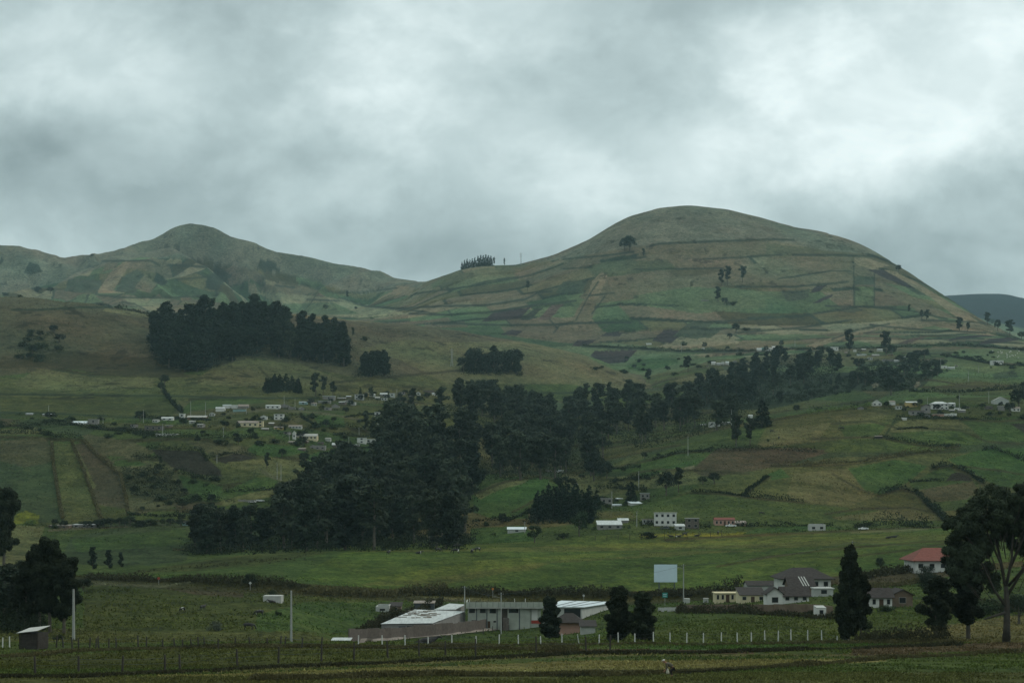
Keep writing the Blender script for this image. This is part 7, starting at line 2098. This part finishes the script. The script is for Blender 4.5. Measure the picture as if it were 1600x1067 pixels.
cow('large black cow lying behind the white posts', 667, 1006, 'lie', 0, 'blackcow', sc=1.5)
cow('cow lying leftmost below the two storey white house', 1022, 840, 'lie', 10, dm=400)
cow('brown hut sized resting cow under the houses', 1049, 839, 'lie', 170, 'blackcow', dm=400)
cow('black and white cow resting in the middle under the houses', 1060, 839, 'lie', 0, dm=400)
cow('standing black and white cow under the houses', 1070, 838, 'stand', 30, dm=400)
cow('black cow resting rightmost under the houses', 1089, 838, 'lie', 0, 'blackcow', dm=400)
cow('dark cow alone at the yellow flowers', 1122, 836, 'stand', 80, 'blackcow', dm=400)
cow('dark animal left on the sunny crest field', 1206, 676, 'graze', 0, 'blackcow', dm=800)
cow('black cow on the green crest field', 1315, 673, 'graze', 180, 'blackcow', dm=800, sc=1.3)
cow('pale animal on the sunny crest field', 1217, 686, 'graze', 90, dm=800)
cow('dark cow at the upper left of the far right meadow', 1388, 841, 'lie', 0, 'blackcow', dm=400)
cow('second dark cow on the far right meadow', 1397, 840, 'lie', 0, 'blackcow', dm=400)
cow('dark horse sized animal on the near green slope', 1190, 805, 'graze', 0, 'blackcow', dm=500)


def sheep():
    """white sheep on the upper right field"""
    src = None
    rr = random.Random(31)
    for i in range(22):
        px, py = rr.uniform(1551, 1592), rr.uniform(549, 560)
        p = hit(px, py, 1200)
        if src is None:
            src = skin_object('sheep', [[(-.45, 0, .72, .26), (0, 0, .72, .30), (.4, 0, .76, .24)], [2, (.68, 0, .92, .12), (.90, 0, .84, .07)]] +
                              [[2, (.38, s * .14, .4, .06), (.38, s * .14, .04, .045)] for s in (-1, 1)] + [[0, (-.4, s * .14, .4, .07), (-.44, s * .14, .04, .045)] for s in (-1, 1)], M['whitewash'], sub=1)
            o = src
        else:
            o = src.copy(); COL.objects.link(o)
        o.location = p; o.rotation_euler = (0, 0, rr.uniform(0, 6.28)); o.scale = (1.5,) * 3
        tag(o, 'white sheep in the flock on the upper right field', 'sheep', 'sheep on the upper right field')


sheep()


def person():
    p = hit(1049, 1057)
    o = empty('person', p)
    tag(o, 'person in olive jacket and pale cap bending over in the foreground field', 'person')
    chest, hip = (-.36, 0, 1.02), (.16, 0, .74)
    ch = [[(hip[0], 0, hip[2], .15), (0, 0, .84, .14), (-.2, 0, .95, .15), (chest[0], 0, chest[2], .15)],
          [3, (-.47, 0, 1.10, .06), (-.55, 0, 1.17, .095), (-.60, 0, 1.24, .10)],
          [5, (-.66, 0, 1.15, .035), (-.70, 0, 1.145, .015)]]
    idx = 4 + 3 + 2
    for s in (-1, 1):
        ch.append([3, (-.36, s * .19, 1.0, .065), (-.32, s * .22, .74, .048), (-.46, s * .16, .54, .034), (-.50, s * .15, .49, .036), (-.53, s * .15, .46, .035)])
        hand = idx + 4
        idx += 5
        for j, (dy, l) in enumerate(((-.03, .07), (-.01, .085), (.01, .08), (.03, .06))):
            ch.append([hand, (-.555, s * .15 + dy, .43, .010), (-.575 - .01 * j, s * .15 + dy, .43 - l * .6, .009), (-.565, s * .15 + dy, .43 - l, .008)])
            idx += 3
        ch.append([hand - 1, (-.50, s * .15 - s * .035, .455, .011), (-.52, s * .15 - s * .04, .42, .009)])
        idx += 2
        ch.append([0, (.12, s * .11, .66, .105), (-.06, s * .14, .42, .072), (.06 + s * .05, s * .14, .1, .045), (-.08 + s * .05, s * .14, .045, .04)])
        idx += 4
    skin_object('body', ch, M['skin'], o)
    jk = [[(.12, 0, .78, .175), (-.02, 0, .87, .175), (-.2, 0, .96, .18), (-.36, 0, 1.03, .17)], [3, (-.45, 0, 1.09, .085)]]
    for s in (-1, 1):
        jk.append([3, (-.36, s * .19, 1.0, .085), (-.32, s * .22, .74, .066), (-.43, s * .17, .58, .052)])
    skin_object('jacket', jk, M['cloth'], o)
    tr = [[(.17, 0, .72, .165)]]
    for s in (-1, 1):
        tr.append([0, (.12, s * .11, .64, .125), (-.06, s * .14, .42, .09), (.05 + s * .05, s * .14, .14, .062)])
    skin_object('trousers', tr, M['trouser'], o)
    m = MB()
    bm = [(-.60 + .115 * math.cos(t), .115 * math.sin(t)) for t in (2 * math.pi * i / 14 for i in range(14))]
    rings = [[(x, y, 1.245 + (x + .6) * .3) for x, y in bm], [(-.6 + (x + .6) * .85, y * .85, 1.32 + (x + .6) * .3) for x, y in bm], [(-.6 + (x + .6) * .3, y * .3, 1.36) for x, y in bm]]
    V = [q for r in rings for q in r]
    m.add(V, [(i * 14 + k, i * 14 + (k + 1) % 14, (i + 1) * 14 + (k + 1) % 14, (i + 1) * 14 + k) for i in range(2) for k in range(14)] + [tuple(28 + k for k in range(14))])
    m.add([(-.68, -.08, 1.235), (-.68, .08, 1.235), (-.80, .05, 1.20), (-.80, -.05, 1.20), (-.68, -.08, 1.25), (-.68, .08, 1.25), (-.80, .05, 1.212), (-.80, -.05, 1.212)],
          [(0, 1, 2, 3), (7, 6, 5, 4), (0, 4, 5, 1), (1, 5, 6, 2), (2, 6, 7, 3), (3, 7, 4, 0)])
    m.build('cap', M['cap'], o, True)
    q = hit(1043, 1056)
    s = skin_object('sack', [[(0, 0, .12, .17), (.02, 0, .35, .13), (.0, 0, .52, .07), (-.02, .02, .6, .09)]], M['sack'])
    s.location = q
    tag(s, 'pale cloth sack standing before the bending person', 'sack')


person()


def vehicle(label, px, py, rz, L, key, kind='pickup', dm=300):
    p = hit(px, py, dm)
    o = empty('pickup_truck' if kind == 'pickup' else 'parked_car', p + Vector((0, 0, .05)), R(rz))
    tag(o, label, 'pickup' if kind == 'pickup' else 'car')
    s = L / 4.8
    m = MB()
    prof = [(-2.4, .45), (-2.4, .95), (-.4, .98), (-.35, 1.0), (.9, 1.0), (1.0, .98), (2.3, .88), (2.4, .6), (2.4, .42)] if kind == 'pickup' else [(-2.3, .4), (-2.35, .9), (-1.9, .98), (1.0, .95), (2.2, .82), (2.3, .6), (2.3, .4)]
    for prf, w, mk, nm in ((prof, .88, key, 'body'),):
        n = len(prf)
        m.add([(x * s, -w * s, z * s) for x, z in prf] + [(x * s, w * s, z * s) for x, z in prf],
              [tuple(range(n))[::-1], tuple(range(n, 2 * n))] + [(i, (i + 1) % n, n + (i + 1) % n, n + i) for i in range(n)])
        m.build(nm, M[mk], o)
    cab = [(-.4, .99), (-.3, 1.5), (.5, 1.52), (1.0, .99)] if kind == 'pickup' else [(-1.9, .98), (-1.3, 1.42), (.2, 1.44), (1.0, .96)]
    m = MB(); n = 4
    m.add([(x * s, -.78 * s, z * s) for x, z in cab] + [(x * s, .78 * s, z * s) for x, z in cab], [(3, 2, 1, 0), (4, 5, 6, 7)] + [(i, (i + 1) % n, n + (i + 1) % n, n + i) for i in range(n)])
    m.build('cabin', M[key], o)
    m = MB()
    c = [(cab[0][0] + .12, 1.04), (cab[1][0] + .06, 1.42), (cab[2][0] - .05, 1.42), (cab[3][0] - .14, 1.04)]
    for sy in (-.79, .785):
        m.add([(x * s, sy * s, z * s * .985) for x, z in c] + [(x * s, (sy + .005) * s, z * s * .985) for x, z in c], [(3, 2, 1, 0), (4, 5, 6, 7)])
    m.build('window', M['glass'], o)
    for x in (-1.5, 1.5):
        for y in (-.8, .8):
            m = MB(); m.tube([(x * s, (y - .1) * s, .36 * s), (x * s, (y + .1) * s, .36 * s)], .36 * s, 14); wh = m.build('wheel', M['rubber'], o)
            m = MB(); m.tube([(x * s, (y - .115) * s, .36 * s), (x * s, (y + .115) * s, .36 * s)], .19 * s, 10); m.build('rim', M['frame'], wh)
    for y in (-.6, .6):
        m = MB(); m.box(2.38 * s, 2.42 * s, (y - .15) * s, (y + .15) * s, .62 * s, .76 * s); m.build('headlight', M['whitewash'], o)


vehicle('white pickup parked in front of the pink bungalow', 1142, 824, 180, 4.6, 'white')
vehicle('dark blue van like car left of the small white shed', 1039, 827, 170, 4.2, 'steel', 'car')
vehicle('white car on the lane under the right slope', 1349, 828, 175, 4.2, 'white', 'car')
vehicle('white car in the rubble yard left of the wood', 407, 784, 10, 4.2, 'white', 'car')
vehicle('white car right of the crest houses', 1496, 640, 0, 4.4, 'white', 'car', dm=800)
vehicle('white car left of the narrow brick hut', 394, 786, 170, 4.0, 'concrete', 'car')


def field_tufts():
    """scattered dark clods on the left tip of the pasture"""
    rr = random.Random(77)
    cs = []
    for i in range(150):
        t = rr.random() ** .8
        px = 190 + t * 290
        py = 896 - t * 26 + rr.gauss(0, 1.6) + (2 if rr.random() < .3 else 0)
        p = hit(px, py, 420)
        for j in range(9):
            cs.append((p.x + rr.gauss(0, .18), p.y + rr.gauss(0, .15), p.z + abs(rr.gauss(0, .22))))
    me = cards_mesh('clods', np.array(cs), .38, seed=8)
    tag(link('dark_tufts', me, M['darkbank']), kind='stuff')


field_tufts()


def cables():
    def cable(label, pts, sag=1.2):
        m = MB()
        for a, b in zip(pts[:-1], pts[1:]):
            P = []
            for i in range(9):
                t = i / 8
                q = a.lerp(b, t); q.z -= sag * 4 * t * (1 - t); P.append(q)
            m.tube(P, .03, 3, False)
        tag(m.build('power_cable', M['steel']), label, 'cable')

    def at(px, py, D):
        return Vector((D * (px - CX) / F, D, D * (YH - py) / F))
    cable('sagging power cable between the two poles of the long building and the billboard pole', [hit(726, 976) + Vector((0, 0, 9.3)), hit(783, 991) + Vector((0, 0, 9.2)), hit(1068, 940) + Vector((0, 0, 9.6))], 1.0)
    cable('thin power cable crossing in front of the right slope', [hit(1068, 940) + Vector((0, 0, 9.7)), hit(1332, 892) + Vector((0, 0, 8.2)), at(1640, 846, 330)], 1.0)


cables()
# ------------------------------------------------------------------ haze
HAZE = 0.000042


def build_haze():
    bm = bmesh.new()
    bmesh.ops.create_cube(bm, size=1.0)
    me = bpy.data.meshes.new('haze')
    bmesh.ops.scale(bm, vec=(11500 * 2, 10100, 1100), verts=bm.verts)
    bmesh.ops.translate(bm, vec=(0, 10100 / 2 - 400, 1100 / 2 - 90), verts=bm.verts)
    bm.to_mesh(me); bm.free()
    m = bpy.data.materials.new('haze')
    m.use_nodes = True
    t = m.node_tree
    t.nodes.clear()
    v = nd(t, 'ShaderNodeVolumePrincipled')
    v.inputs['Density'].default_value = HAZE
    v.inputs['Color'].default_value = (0.58, 0.86, 0.93, 1)
    o = nd(t, 'ShaderNodeOutputMaterial')
    t.links.new(v.outputs[0], o.inputs['Volume'])
    ob = link('haze', me, m)
    tag(ob, kind='stuff')


build_haze()
